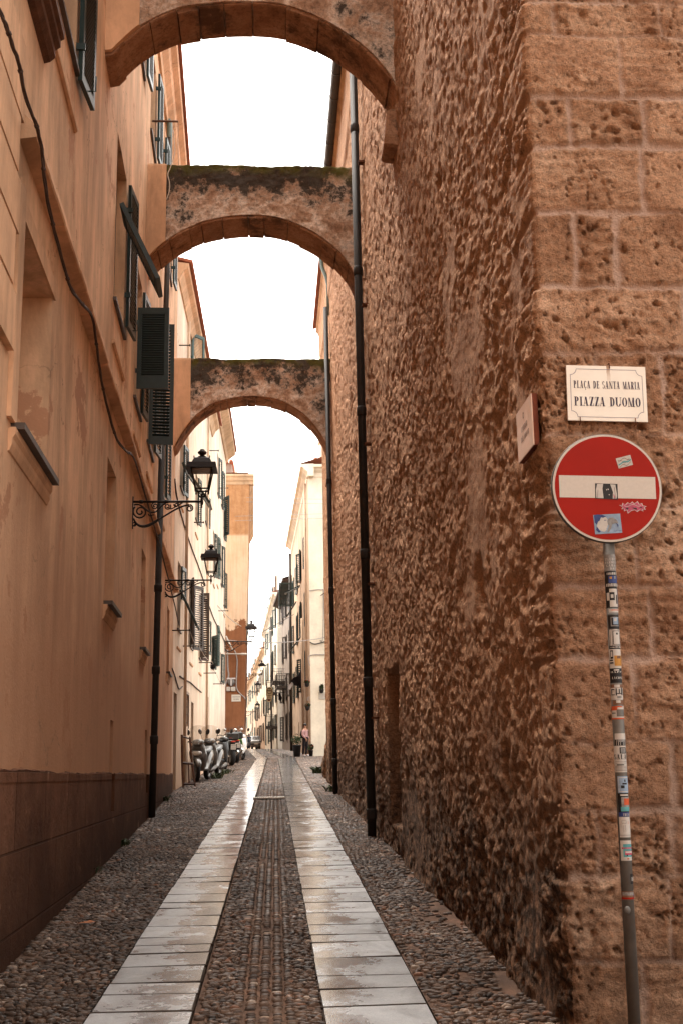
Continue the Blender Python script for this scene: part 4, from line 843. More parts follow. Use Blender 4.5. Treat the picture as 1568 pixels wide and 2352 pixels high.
# end wall of the rust coloured house that steps into the street
def mat_zoned():
    t = NT('zoned_plaster'); s = t.sep(); z = t.math('ADD', s[2], t.math('MULTIPLY', t.math('SUBTRACT', t.noise(0.55, 7, 0.72), 0.5), 6.0))
    cl = t.noise(0.8, 6, 0.65)
    rust = t.ramp(cl, [(0.3, (0.20, 0.08, 0.036)), (0.7, (0.32, 0.14, 0.068))]); buff = t.ramp(cl, [(0.3, (0.66, 0.46, 0.30)), (0.7, (0.77, 0.59, 0.43))]); och = t.ramp(t.noise(3, 7, 0.75), [(0.3, (0.36, 0.18, 0.08)), (0.7, (0.52, 0.30, 0.16))])
    m1 = t.ramp(t.math('MULTIPLY', z, 0.05), [(0.455, 0.0), (0.458, 1.0)]); col = t.mix(m1, rust, buff)
    m2 = t.ramp(t.math('MULTIPLY', s[2], 0.05), [(0.690, 0.0), (0.692, 1.0)]); col = t.mix(m2, col, och)
    st = t.ramp(t.noise(3, 5, 0.7, (1.6, 1.6, 0.1)), [(0.45, 1.0), (0.68, 0.75)]); col = t.mix(1.0, col, st, 'MULTIPLY')
    t.bump(t.noise(12, 6, 0.7), 0.4, 0.02); return t.done(col, 0.9, 0, 0.15)
M['zoned_plaster'] = mat_zoned()
b4 = thing('rust_house', 'rust and buff house with peeling end wall stepping out into the street', 'building', (-1.46, 60, gz(60)))
def exx(z): return -1.47+0.022*(z-2.6)
mb = MB(); zz = list(np.linspace(1.8, 16.6, 12))
for a, b in zip(zz, zz[1:]): mb.quad((-8, 60, a), (exx(a), 60, a), (exx(b), 60, b), (-8, 60, b)); mb.quad((exx(a), 60, a), (exx(a)-0.28, 76, a), (exx(b)-0.28, 76, b), (exx(b), 60, b)); mb.quad((exx(a)-0.28, 76, a), (-9, 76, a), (-9, 76, b), (exx(b)-0.28, 76, b))
mb.build('wall', 'zoned_plaster', b4)
cf = Face((-9, 60), (exx(16.6), 60), 1); cs = Face((exx(16.6), 60), (exx(16.6)-0.28, 76), 1); pr = [(-0.3, 16.5), (0.03, 16.5), (0.06, 16.62), (0.14, 16.72), (0.18, 16.85), (0.24, 16.92), (0.24, 17.02), (-0.3, 17.08)]
mb = MB(); cf.profile(mb, 0, cf.L+0.24, pr); cs.profile(mb, 0, cs.L, pr); mb.build('cornice', 'cornice_plaster', b4)
mb = MB(); mb.quad((-9, 59.8, 17.1), (-1.2, 59.8, 17.1), (-1.5, 76, 17.1), (-9, 76, 17.1)); mb.build('roof', 'tile', b4)
mb = MB(); mb.obox((-5.0, 60.6, 17.1), (2.9, 0, 0), (0, 3, 0), (0, 0, 0.75)); pv = mb.build('parapet', 'grey_plaster', b4)
mb = MB()
for k in range(12): mb.tube([(-5.1+k*0.27, 60.3, 17.86), (-5.1+k*0.27, 63.6, 17.98)], 0.11, 6)
mb.build('tiles', 'tile', pv)
mb = MB(); mb.ellipsoid((-3.0, 64, 18.0), (1.15, 1.15, 1.15), 20, 10); mb.build('dome', 'pale_plaster', b4)
fo = Face((exx(9), 60), (exx(9)-0.28, 76), 1)
for (u, z0, z1) in ((1.5, 13.0, 15.0), (5.5, 12.6, 14.6), (3.0, 8.8, 10.6)):
    wi = MB(); fo.box(wi, u, u+0.9, 0.0, 0.05, z0, z1); wo = wi.build('window', 'teal_paint', b4)

# ================================================================== far right row
def far_house(p0, p1, eave, mat, label, cols, floors, z0, side_w=8.0, end_mat=None, over=0.35, shut='grey_green_paint', cor='cornice_plaster', end_over=True, seed=1):
    rr = random.Random(seed); fr = Face(p0, p1, -1); zb = gz(p0[1]); t = thing('terraced_house', label, 'building', (p0[0], p0[1], zb)); ops = []
    for (u, w) in cols:
        for (za, zc) in floors:
            if zc < eave-0.3: ops.append((u, u+w, zb+za, zb+zc, 0.14))
    facade(fr, 0, fr.L, zb-0.5, eave, ops, mat, t)
    mb = MB(); q = Vector((1, 0, 0)); a = fr.P(0, 0, 0); mb.quad((a.x, a.y, zb-0.5), (a.x+side_w, a.y, zb-0.5), (a.x+side_w, a.y, eave), (a.x, a.y, eave)); mb.build('end_wall', end_mat or mat, t)
    pr = [(-0.3, eave-0.55), (0.02, eave-0.55), (0.04, eave-0.50), (0.05, eave-0.30), (over*0.55, eave-0.16), (over*0.6, eave-0.10), (over, eave-0.04), (over, eave+0.10), (-0.3, eave+0.14)]
    mb = MB(); fr.profile(mb, -over, fr.L, pr)
    if end_over: ef = Face((a.x, a.y), (a.x+side_w, a.y), 1); ef.profile(mb, -over*0.2, side_w, pr)
    mb.build('cornice', cor, t)
    mb = MB(); mb.quad(fr.P(-over, over, eave+0.15), fr.P(fr.L, over, eave+0.15), fr.P(fr.L, -6, eave+2.2), fr.P(-over, -6, eave+2.2)); mb.build('roof', 'tile', t)
    for k, o in enumerate(ops):
        mb = MB(); fr.box(mb, o[0], o[1], -0.135, -0.09, o[2], o[3]); low = o[2] < zb+0.6
        w = mb.build('door' if low else 'window', 'dark_wood' if low else 'pane_dark', t)
        if not low:
            if rr.random() < 0.85: shutter(fr, w, o[0], o[2], o[3], 0.46, rr.choice((172, 168, 176)), slats=14, mat=shut, side=1, off=0.04)
            if rr.random() < 0.85: shutter(fr, w, o[1], o[2], o[3], 0.46, rr.choice((172, 150, 168, 175, 176)), slats=14, mat=shut, side=-1, off=0.04)
            s = MB(); fr.box(s, o[0]-0.08, o[1]+0.08, 0.001, 0.07, o[2]-0.06, o[2]); s.build('sill', 'sill_stone', w)
    return t, fr
FL = [(1.0, 2.9), (4.0, 5.7), (7.2, 8.9), (10.4, 12.0), (13.4, 14.8)]
R1, fR1 = far_house((1.97, 62.3), (1.40, 85), 18.0, 'tan_plaster', 'pale cream corner house with a blank end wall past the stone wall', [(3.0, 0.9), (8.2, 0.9), (13.0, 0.9), (18.5, 0.9)], [(0.0, 2.3), (3.9, 5.9), (7.3, 9.2), (10.6, 12.4)], 0, 9.0, 'pale_plaster', 0.42, 'grey_green_paint', 'pale_plaster', seed=4)
R2, _ = far_house((1.40, 85), (0.75, 98), 15.4, 'grey_plaster', 'narrow grey brown house with a dark overhanging roof edge behind the cream corner house', [(1.6, 0.9), (6.0, 0.9), (10.2, 0.9)], FL[:4], 0, 6, None, 0.7, 'brown_paint', 'dark_wood', False, 5)
R3, _ = far_house((0.40, 99), (-0.85, 130), 16.6, 'white_plaster', 'white house with a moulded cornice standing forward of the grey brown house', [(2, 1.0), (8, 1.0), (14, 1.0), (20, 1.0), (26, 1.0)], FL, 0, 7, 'white_plaster', 0.4, 'grey_green_paint', 'white_plaster', seed=6)
R4, _ = far_house((-0.9, 131), (-2.1, 155), 15.2, 'cream_plaster', 'cream house with brown shutters down the street past the white house', [(2, 1.0), (8, 1.0), (14, 1.0), (20, 1.0)], FL[:4], 0, 6, None, 0.4, 'brown_paint', seed=7)
R5, _ = far_house((-2.2, 156), (-4.4, 195), 15.0, 'tan_plaster', 'tan house at the bend where the street curves out of sight', [(2, 1.1), (9, 1.1), (16, 1.1), (24, 1.1), (32, 1.1)], FL[:4], 0, 6, None, 0.4, 'teal_paint', seed=8)
R6, _ = far_house((-4.5, 196), (-12, 245), 16.5, 'white_plaster', 'farthest white house closing the view at the end of the street', [(3, 1.2), (11, 1.2), (20, 1.2), (29, 1.2)], FL[:4], 0, 6, None, 0.4, 'brown_paint', seed=9)
# chimney, tiled roof lantern on the corner house
mb = MB(); mb.bevel_box((3.05, 66, 19.2), (0.55, 0.55, 2.4), 0.03); mb.obox((2.7, 65.6, 20.4), (0.7, 0, 0), (0, 0.8, 0), (0, 0, 0.12)); mb.build('chimney', 'white_plaster', R1)
mb = MB(); mb.obox((2.5, 63.5, 18.15), (4, 0, 0), (0, 3, 0), (0, 0, 0.55)); dm = mb.build('roof_parapet', 'grey_plaster', R1); mb = MB()
for k in range(14): mb.tube([(2.45+k*0.3, 63.2, 18.72), (2.45+k*0.3, 66.6, 19.5)], 0.13, 6)
mb.build('tiles', 'tile', dm)
# shutter flaps thrown open on the corner house
for (u, zh, ln, out) in ((9.0, 12.3, 1.0, 0.9), (8.3, 9.1, 1.0, 0.6), (13.6, 12.0, 1.1, 0.6)): flap(fR1, R1, u, u+0.8, zh+0.6, ln, out, 'green_paint', 12)
mb = MB(); fR1.profile(mb, 0.0, 0.001, [(0, 0), (0.01, 0), (0.01, 0.01)]) if False else None
def pole_pipe(fr, u, z0, z1, r, mat, label):
    a, b = fr.P(u, r+0.04, z0), fr.P(u, r+0.04, z1); t = thing('drainpipe', label, 'drainpipe', a); mb = MB(); mb.tube([a, b], r, 8); mb.build('pipe', mat, t)
    mb = MB()
    for z in np.arange(z0+1.5, z1, 2.6): mb.lathe((a.x, a.y, z), [(r*1.3, -0.05), (r*1.3, 0.05)], 8)
    mb.build('collar_band', mat, t) if False else None
pole_pipe(fR1, 1.6, 2.7, 17.5, 0.06, 'tan_plaster', 'pale painted drainpipe near the front edge of the cream corner house')
pole_pipe(fR1, 5.9, 2.8, 10.5, 0.07, 'tan_plaster', 'short buff drainpipe with a swan neck on the side of the cream corner house')
pole_pipe(fR1, 21.8, 3.2, 17.3, 0.10, 'gutter_metal', 'dark drainpipe where the cream corner house meets the grey brown house')
fr3 = Face((0.40, 99), (-0.85, 130), -1); pole_pipe(fr3, 10.5, 3.8, 16.0, 0.08, 'gutter_metal', 'grey drainpipe up the front of the white house')
# old stub of stone wall beyond the church
mb_us = np.linspace(0, 6.0, 90); mb_zs = np.linspace(0, 1, 40); U, S = np.meshgrid(mb_us, mb_zs, indexing='ij')
topz = 1.45-0.10*U+0.12*fbm(U*2, U*0, U*0, 3, 91); d = 0.10*fbm(U*3, S*4, 0*U, 4, 92)+0.04*fbm(U*9, S*10, 0*U, 3, 93)
Pw = np.stack([1.52+0.03*U-d+0.25*S*S, 36.2+U, np.interp(36.2+U, [-30, 58], [-1.242, 2.40])-0.1+(topz+0.1)*S], -1)
Pt = np.stack([np.linspace(1.77, 4.0, 14)[None, :]+0*U[:, :14], Pw[:, -1:, 1]+0*U[:, :14], Pw[:, -1:, 2]+0.1*np.linspace(0, 1, 14)[None]], -1); Pt[:, 0, 0] = Pw[:, -1, 0]
Pw = np.concatenate([Pw, Pt[:, 1:]], 1); eu, ev = np.meshgrid(np.linspace(0, 1, 60), np.linspace(0, 1, 60), indexing='ij'); et = 1.38+0.20*fbm(eu*3, eu*0, eu*0, 3, 95)-0.35*np.exp(-eu/0.07)
en = np.stack([1.50+1.6*eu+0.10*ev*ev*(1-eu)+0.05*fbm(eu*3, ev*6, eu*0+4, 3, 96)*(1-eu), 36.15+0.55*ev**2*0.4-0.16*fbm(eu*5, ev*5, eu*0, 4, 94)-0.07*fbm(eu*14, ev*13, eu*0, 3, 97), gz(36.2)-0.1+(et+0.1)*ev], -1)
t = thing('stub_wall', 'low crumbling stub of rough stone wall beyond the far drainpipe', 'wall', (1.6, 36.2, gz(36.2)))
grid_mesh('stones', Pw, 'rubble', dict(kind=0*Pw[..., 0], tone=0.5+0*Pw[..., 0]), t); grid_mesh('end_stones', en[::-1], 'rubble', dict(kind=0*en[..., 0], tone=0.5+0*en[..., 0]), t)

# ================================================================== lanterns
def spiral(cx, cz, r0, r1, a0, turns, n=26): return [(cx+(r0+(r1-r0)*i/(n-1))*math.cos(a0+turns*2*math.pi*i/(n-1)), 0, cz+(r0+(r1-r0)*i/(n-1))*math.sin(a0+turns*2*math.pi*i/(n-1))) for i in range(n)]
def bez(a, b, c, d, n=14): a, b, c, d = map(Vector, (a, b, c, d)); return [a*(1-s)**3+b*3*s*(1-s)**2+c*3*s*s*(1-s)+d*s**3 for s in [i/(n-1) for i in range(n)]]
def make_lantern():
    t = thing('wall_lantern', '', 'street lamp'); L = 1.05
    mb = MB(); mb.tube([(0, 0, 0), (L+0.02, 0, 0)], 0.019, 8)
    for x in (0.13, 0.52): mb.lathe((x, 0, 0), [(0.021, -0.03), (0.029, -0.02), (0.029, 0.02), (0.021, 0.03)], 8, 'x')
    mb.build('arm', 'iron', t)
    mb = MB(); mb.obox((-0.015, -0.022, -0.42), (0.03, 0, 0), (0, 0.044, 0), (0, 0, 0.50)); mb.build('wall_plate', 'iron', t)
    mb = MB(); tb = lambda p, r=0.013: mb.tube(p, r, 6)
    tb(bez((0.02, 0, -0.26), (0.10, 0, -0.48), (0.30, 0, -0.36), (0.42, 0, -0.26))+bez((0.42, 0, -0.26), (0.55, 0, -0.20), (0.66, 0, -0.08), (0.86, 0, -0.05)), [0.014+0.010*math.sin(math.pi*min(1, i/16)) for i in range(28)])
    tb(spiral(0.865, -0.105, 0.055, 0.018, math.pi/2, -1.4), 0.012); tb(spiral(0.12, -0.155, 0.115, 0.02, math.pi*0.75, 1.75), 0.013); tb(spiral(0.03, -0.345, 0.035, 0.012, 0, -1.3), 0.010)
    tb(bez((0.02, 0, -0.05), (0.14, 0, 0.0), (0.20, 0, -0.16), (0.30, 0, -0.17))+bez((0.30, 0, -0.17), (0.40, 0, -0.17), (0.42, 0, -0.05), (0.50, 0, -0.03)), 0.013)
    tb(spiral(0.34, -0.065, 0.055, 0.015, math.pi*0.5, 1.5), 0.010); tb(spiral(0.53, -0.075, 0.05, 0.014, math.pi*0.2, -1.5), 0.010); tb(spiral(0.66, -0.05, 0.035, 0.012, math.pi*0.9, 1.3), 0.009)
    tb(bez((0.56, 0, -0.11), (0.62, 0, -0.12), (0.66, 0, -0.06), (0.76, 0, -0.02)), 0.009); tb(bez((0.24, 0, -0.19), (0.27, 0, -0.26), (0.31, 0, -0.18), (0.33, 0, -0.21)), 0.009)
    mb.build('scrollwork', 'iron', t)
    mb = MB(); mb.lathe((L, 0, 0), [(0.006, -0.10), (0.014, -0.085), (0.006, -0.07), (0.022, -0.04), (0.026, 0.0), (0.016, 0.04), (0.014, 0.09), (0.024, 0.12)], 10)
    for k in range(4):
        a = k*math.pi/2+math.pi/4; c, s = math.cos(a), math.sin(a); mb.tube([(L+c*r, s*r, z) for r, z in ((0.02, 0.07), (0.055, 0.085), (0.085, 0.12), (0.075, 0.15), (0.105, 0.17))], 0.008, 6)
    mb.build('holder', 'iron', t)
    zb, zt, rb, rt = 0.185, 0.50, 0.098, 0.155; q = [(1, 1), (-1, 1), (-1, -1), (1, -1)]
    mb = MB()
    for (a, b) in q: mb.tube([(L+a*rb*0.96, b*rb*0.96, zb-0.05), (L+a*rb, b*rb, zb), (L+a*rt, b*rt, zt)], 0.014, 6)
    for k in range(4):
        a, b = q[k], q[(k+1) % 4]; mb.tube([(L+a[0]*rb, a[1]*rb, zb), (L+b[0]*rb, b[1]*rb, zb)], 0.013, 6); mb.tube([(L+a[0]*rt, a[1]*rt, zt), (L+b[0]*rt, b[1]*rt, zt)], 0.010, 6)
    mb.build('cage', 'iron', t)
    for k in range(4):
        a, b = q[k], q[(k+1) % 4]; mb = MB(); mb.quad((L+a[0]*rb, a[1]*rb, zb), (L+b[0]*rb, b[1]*rb, zb), (L+b[0]*rt, b[1]*rt, zt), (L+a[0]*rt, a[1]*rt, zt)); mb.build('glass_pane', 'lamp_glass', t)
    mb = MB(); s2 = math.sqrt(2)
    mb.lathe((L, 0, 0), [(0.232*s2, 0.492), (0.215*s2, 0.575), (0.155*s2, 0.580), (0.118*s2, 0.665), (0.07*s2, 0.69), (0.04*s2, 0.715)], 4, 'z', math.pi/4)
    mb.lathe((L, 0, 0), [(0.040, 0.70), (0.034, 0.735), (0.058, 0.75), (0.072, 0.775), (0.062, 0.79), (0.040, 0.805), (0.036, 0.822), (0.012, 0.832)], 14)
    for (a, b) in q: mb.lathe((L+a*0.118, b*0.118, 0), [(0.008, 0.66), (0.011, 0.675), (0.004, 0.70)], 6)
    rf = mb.build('roof', 'iron', t); mb = MB(); mb.lathe((L, 0, 0), [(0.135*s2, 0.470), (0.15*s2, 0.490)], 4, 'z', math.pi/4); mb.build('reflector', 'lampshade_inner', rf)
    return t
lan0 = make_lantern(); first = True
LAMPS = [(LW.P(17.95, 0.0, 5.80), 1.02, 'nearest iron wall lantern with a scrolled bracket on the orange wall'), (Vector((-2.44, 26.6, 5.98)), 1.0, 'second black iron wall lantern in front of the brown shutters of the cream building'),
         (Vector((-2.29, 56.4, 7.88)), 1.22, 'pale roofed lantern in front of the rust coloured end wall'), (Vector((-1.72, 74.0, 7.80)), 1.0, 'small dark lantern standing against the sky past the rust house'), (Vector((-2.45, 104, 8.8)), 1.1, 'tiny distant lantern low over the far street, below the one against the sky'), (Vector((-2.6, 112, 7.5)), 1.1, 'farthest small lantern, half hidden beside the rust house edge')]
for (p, s, lb_) in LAMPS:
    o = lan0 if first else copy_tree(lan0); first = False
    o.location = p; o.scale = (s, s, s); tag(o, lb_, 'street lamp', 'lanterns on scrolled brackets along the street')
# house wall behind the rust house that carries the farther lanterns
b5 = thing('plain_house', 'cream house almost hidden behind the corner of the rust house', 'building', (-2.5, 78, gz(78)))
mb = MB(); pts = [(-2.05, 76.5), (-2.5, 104), (-3.2, 120), (-6.0, 160)]
for (a, b) in zip(pts, pts[1:]): mb.quad((a[0], a[1], 2), (b[0], b[1], 2), (b[0], b[1], 14), (a[0], a[1], 14))
mb.quad((-2.05, 76.5, 2), (-8, 76.5, 2), (-8, 76.5, 14), (-2.05, 76.5, 14)); mb.build('wall', 'cream_plaster', b5)

# ================================================================== signs at the corner
def glyphs():
    t, h = 0.205, 0.05            # heavy stem, hairline of a condensed Didone
    def st(x): return [(x, 0), (x+t, 0), (x+t, 1), (x, 1)]
    def sf(x, w, y): return [(x, y), (x+w, y), (x+w, y+h), (x, y+h)]
    def arc(cx, cy, rx, ry, a0, a1, wide=t, thin=h, n=14):
        o = []; i = []
        for k in range(n+1):
            a = R(a0+(a1-a0)*k/n); c, s = math.cos(a), math.sin(a); o.append((cx+rx*c, cy+ry*s)); i.append((cx+(rx-wide)*c, cy+(ry-thin)*s))
        return [[o[k], o[k+1], i[k+1], i[k]] for k in range(n)]
    def dg(x0, y0, x1, y1, w): return [(x0, y0), (x0+w, y0), (x1+w, y1), (x1, y1)]
    P = [st(.08), sf(0, .40, 0), sf(0, .30, 1-h)]+arc(.27, .735, .33, .265, -90, 90)
    A = [dg(.02, 0, .27, 1, h), dg(.40, 0, .22, 1, t), sf(.12, .34, .28), sf(-.04, .2, 0), sf(.34, .36, 0)]
    C = arc(.33, .5, .33, .5, 40, 320); O = arc(.34, .5, .34, .5, 0, 360, n=24)
    S = arc(.27, .74, .25, .26, 20, 270, .15, h)+arc(.29, .25, .27, .25, -160, 90, .15, h)
    M_ = [dg(.06, 0, .06, 1, h), dg(.06, 1, .34, 0.02, .17), dg(.40, 0, .66, 1, h), st(.62), sf(-.02, .24, 0), sf(.54, .38, 0)]
    N = [dg(.09, 0, .09, 1, h), dg(.05, 1, .50, 0, .20), dg(.66, 0, .66, 1, h), sf(-.02, .26, 0), sf(.56, .26, 1-h)]
    D = [st(.08), sf(0, .30, 0), sf(0, .30, 1-h)]+arc(.27, .5, .38, .5, -90, 90); E = [st(.08), sf(0, .56, 0), sf(0, .54, 1-h), sf(.2, .24, .47), dg(.51, 0, .51, .24, h), dg(.49, .78, .49, 1, h), dg(.42, .36, .42, .62, h)]
    return dict(P=(P, .64), A=(A, .70), C=(C, .62), O=(O, .70), S=(S, .58), M=(M_, .92), N=(N, .80), D=(D, .68), E=(E, .60), L=([st(.08), sf(0, .54, 0), sf(0, .36, 1-h), dg(.50, 0, .50, .16, h)], .60),
        R=(P[:2]+P[2:]+[dg(.42, 0, .24, .5, .20), sf(.40, .26, 0)], .68), T=([st(.22), sf(.12, .44, 0), sf(0, .66, 1-h), dg(0, .72, 0, 1, h), dg(.61, .72, .61, 1, h)], .67), I=([st(.08), sf(0, .39, 0), sf(0, .39, 1-h)], .40),
        Z=([dg(.02, 0, .36, 1, .24), sf(.02, .56, 0), sf(.04, .56, 1-h), dg(.53, 0, .53, .28, h), dg(.04, .72, .04, 1, h)], .62), U=([dg(.06, .28, .06, 1, t), sf(-.02, .34, 1-h), sf(.58, .24, 1-h), dg(.66, .3, .66, 1, h)]+arc(.385, .30, .325, .30, 180, 360), .80), V=([dg(.24, 0, .02, 1, .22), dg(.28, 0, .54, 1, h), sf(-.04, .34, 1-h), sf(.44, .22, 1-h)], .64))
GL = glyphs(); GL['B'] = (GL['P'][0]+[q for k in range(14) for q in [[(.27+x*math.cos(R(-90+180*(k+e)/14)), .26+y*math.sin(R(-90+180*(k+e)/14))) for x, y, e in ((.36, .26, 0), (.36, .26, 1), (.16, .21, 1), (.16, .21, 0))]]], .66); GL['H'] = ([[(.08, 0), (.28, 0), (.28, 1), (.08, 1)], [(.50, 0), (.70, 0), (.70, 1), (.50, 1)], [(.28, .46), (.50, .46), (.50, .54), (.28, .54)]], .78); GL['Y'] = ([[(.0, 1), (.2, 1), (.38, .45), (.25, .42)], [(.58, 1), (.66, 1), (.38, .45), (.32, .45)], [(.24, 0), (.44, 0), (.44, .46), (.24, .46)]], .66); GL['G'] = (GL['C'][0]+[[(.46, .08), (.62, .08), (.62, .42), (.46, .42)]], .66); GL['Ç'] = (GL['C'][0]+[[(.30, 0), (.36, 0), (.42, -.10), (.36, -.10)], [(.28, -.22), (.42, -.22), (.44, -.10), (.34, -.10)]], .62); GL[' '] = ([], .42)
def letter(mb, text, o, ax, az, an, height, width, gap=0.10):
    """lettering laid on a surface: o = lower left, an = a hair out of the surface"""
    tot = sum(GL[c][1]+gap for c in text)-gap; k = width/tot; x = 0
    for c in text:
        for poly in GL[c][0]:
            p = [o+ax*((x+q[0])*k)+az*(q[1]*height)+an for q in poly]; mb.add(p, [tuple(range(len(p)))])
        x += GL[c][1]+gap
yS = 6.4-0.045
c = [atY(x, y, yS) for x, y in ((1298.5, 838.5), (1480, 843), (1489, 968), (1303.5, 965))]
sx = (c[1]-c[0]); sz = (c[0]-c[3]); ax = sx.normalized(); az = (sz-ax*sz.dot(ax)).normalized(); W_, H_ = sx.length, sz.length; o = c[3]; an = Vector((0, -1, 0))
RUSTX, RUSTZ = (o+ax*W_*0.545).x, c[0].z; M['enamel_plate'] = mat_plate()
t = thing('street_sign', 'white enamel street sign reading PLAÇA DE SANTA MARIA PIAZZA DUOMO above the red disc', 'sign', o+ax*W_/2)
mb = MB(); mb.obox(o, ax*W_, az*H_, Vector((0, 0.014, 0))); mb.build('plate', 'enamel_plate', t)
mb = MB(); lw = 0.0028; cr = 0.035; m_ = 0.022
def seg(a, b): d = (Vector(b)-Vector(a)); L = d.length; d.normalize(); n = Vector((-d.y, d.x)); mb.add([o+ax*(p.x)+az*(p.y)+an*0.0012 for p in (Vector(a)-n*lw/2, Vector(b)-n*lw/2, Vector(b)+n*lw/2, Vector(a)+n*lw/2)], [(0, 1, 2, 3)])
x0, x1, y0, y1 = m_, W_-m_, m_, H_-m_; seg((x0+cr, y0), (x1-cr, y0)); seg((x0+cr, y1), (x1-cr, y1)); seg((x0, y0+cr), (x0, y1-cr)); seg((x1, y0+cr), (x1, y1-cr))
for (cx_, cy_, a0) in ((x0, y0, 0), (x1, y0, 90), (x1, y1, 180), (x0, y1, 270)):
    P_ = [(cx_+cr*math.cos(R(a0+k*15)), cy_+cr*math.sin(R(a0+k*15))) for k in range(7)]
    for a, b in zip(P_, P_[1:]): seg(a, b)
mb.build('border', 'ink_line', t)
mb = MB(); letter(mb, 'PLAÇA DE SANTA MARIA', o+ax*W_*0.085+az*H_*0.585, ax, az, an*0.0014, H_*0.135, W_*0.835, 0.13); letter(mb, 'PIAZZA DUOMO', o+ax*W_*0.085+az*H_*0.265, ax, az, an*0.0014, H_*0.165, W_*0.835, 0.10); mb.build('lettering', 'ink', t)
for (fx, fz) in ((0.545, 1.0), (0.15, 0.0), (0.84, 0.0)):
    mb = MB(); q = o+ax*W_*fx+az*H_*fz; mb.tube([q+Vector((0, 0.03, 0.02 if fz else -0.02)), q+Vector((0, -0.006, 0.016 if fz else -0.016)), q+Vector((0, -0.006, -0.016 if fz else 0.02))], 0.0028, 6); mb.build('hook', 'rust', t)
# tile plate on the alley side of the corner
xp = RX-0.042; c = [on_plane(x, y, (xp, 0, 0), Vector((1, 0, 0))) for x, y in ((1184, 953), (1217.5, 903), (1226, 1016.5), (1190, 1066))]
ya, yb, zt_, zb_ = c[0].y, c[1].y, (c[0].z+c[1].z)/2, (c[2].z+c[3].z)/2
t = thing('street_sign', 'pinkish clay street plaque on the alley side of the stone corner', 'sign', (xp, (ya+yb)/2, zb_))
mb = MB(); mb.obox((xp, yb, zb_), (0, ya-yb, 0), (0, 0, zt_-zb_), (0.006, 0, 0)); mb.build('plate', 'tile_plate', t)
mb = MB(); mb.obox((xp+0.0062, yb, zb_), (0, ya-yb, 0), (0, 0, zt_-zb_), (0.03, 0, 0)); mb.build('tile_body', 'tile_edge', t)
mb = MB(); lo = Vector((xp, ya, zb_)); lx = Vector((0, -1, 0)); lz = Vector((0, 0, 1)); wW, hH = ya-yb, zt_-zb_
letter(mb, 'CARRER', lo+lx*wW*0.30+lz*hH*0.50, lx, lz, Vector((-0.0012, 0, 0)), hH*0.11, wW*0.40, 0.14); letter(mb, 'DEL MOLAR', lo+lx*wW*0.26+lz*hH*0.31, lx, lz, Vector((-0.0012, 0, 0)), hH*0.11, wW*0.52, 0.14)
for k in range(12):
    a, b = R(k*30), R(k*30+30); mb.add([lo+lx*(wW*0.47+r*math.cos(q))+lz*(hH*0.79+r*1.3*math.sin(q))+Vector((-0.0012, 0, 0)) for r, q in ((0.016, a), (0.016, b), (0.009, b), (0.009, a))], [(0, 1, 2, 3)])
mb.build('lettering', 'ink_brown', t)

# ---------------- no entry sign with its pole
YD = 6.04; cc = atY(1393.5, 1120, YD); RD = (atY(1520.5, 1120, YD).x-atY(1266.5, 1120, YD).x)/2
pt, pb = atY(1396.8, 1254, YD+0.055), atY(1455.6, 2348, YD+0.055); pd = (pb-pt).normalized(); PR = 0.0305
pole_b = pt+pd*((pt.z-gz(6.1)+0.05)/-pd.z); pole_t = pt-pd*0.45
ns = thing('no_entry_sign', 'round red no entry sign with a white bar on a sticker covered grey pole', 'road sign', pole_b)
mb = MB(); mb.tube([pole_b, pole_t], PR, 20); mb.build('pole', 'galvanised', ns)
mb = MB(); mb.lathe(cc+Vector((0, 0.004, 0)), [(RD*0.985, 0.0), (RD, 0.004), (RD, 0.022), (RD*0.97, 0.024)], 64, 'y'); mb.build('rim', 'sign_rim', ns)
def disc(mb, c, r0, r1, dy, n=64):
    p = [c+Vector((r*math.cos(2*math.pi*k/n), dy, r*math.sin(2*math.pi*k/n))) for k in range(n) for r in (r0, r1)]
    mb.add(p, [(2*k, 2*k+1, (2*k+3) % (2*n), (2*k+2) % (2*n)) for k in range(n)])
mb = MB(); disc(mb, cc, RD*0.945, RD*0.985, 0.002); mb.build('border', 'sign_white', ns)
mb = MB(); disc(mb, cc, 0.0001, RD*0.946, 0.0005); fd = mb.build('disc_face', 'sign_red', ns)
def px2(x, y, dy=-0.001): return atY(x, y, YD+dy)
# source pixels (zoom of the sign) to the sheet
def zz7(x, y): return ((2000+x*731/1568)*0.57414, (1400+y*731/1568)*0.57414)
def poly7(mb, pts, dy): p = [px2(*zz7(*q), dy) for q in pts]; mb.add(p[::-1], [tuple(range(len(p)))])
mb = MB(); poly7(mb, [(500, 1074), (1326, 1091), (1335, 1279), (507, 1264)], -0.0012); mb.build('white_bar', 'sign_white', ns)
def sticker(name, label, layers):
    mb = MB(); names = []
    for k, (m, pts) in enumerate(layers):
        if m not in names: names.append(m)
        mb.cur = names.index(m)
        for q in (pts if isinstance(pts[0], list) else [pts]): poly7(mb, q, -0.0016-0.0004*k)
    return mb.build(name, names, ns, label)
def wig(x0, y0, x1, y1, w, n=7, amp=8, ph=0.0):
    out = []
    for k in range(n):
        a, b = k/n, (k+1)/n; xa, ya_, xb, yb_ = x0+(x1-x0)*a, y0+(y1-y0)*a+amp*math.sin(a*9+ph), x0+(x1-x0)*b, y0+(y1-y0)*b+amp*math.sin(b*9+ph); out.append([(xa, ya_), (xb, yb_), (xb, yb_+w), (xa, ya_+w)])
    return out
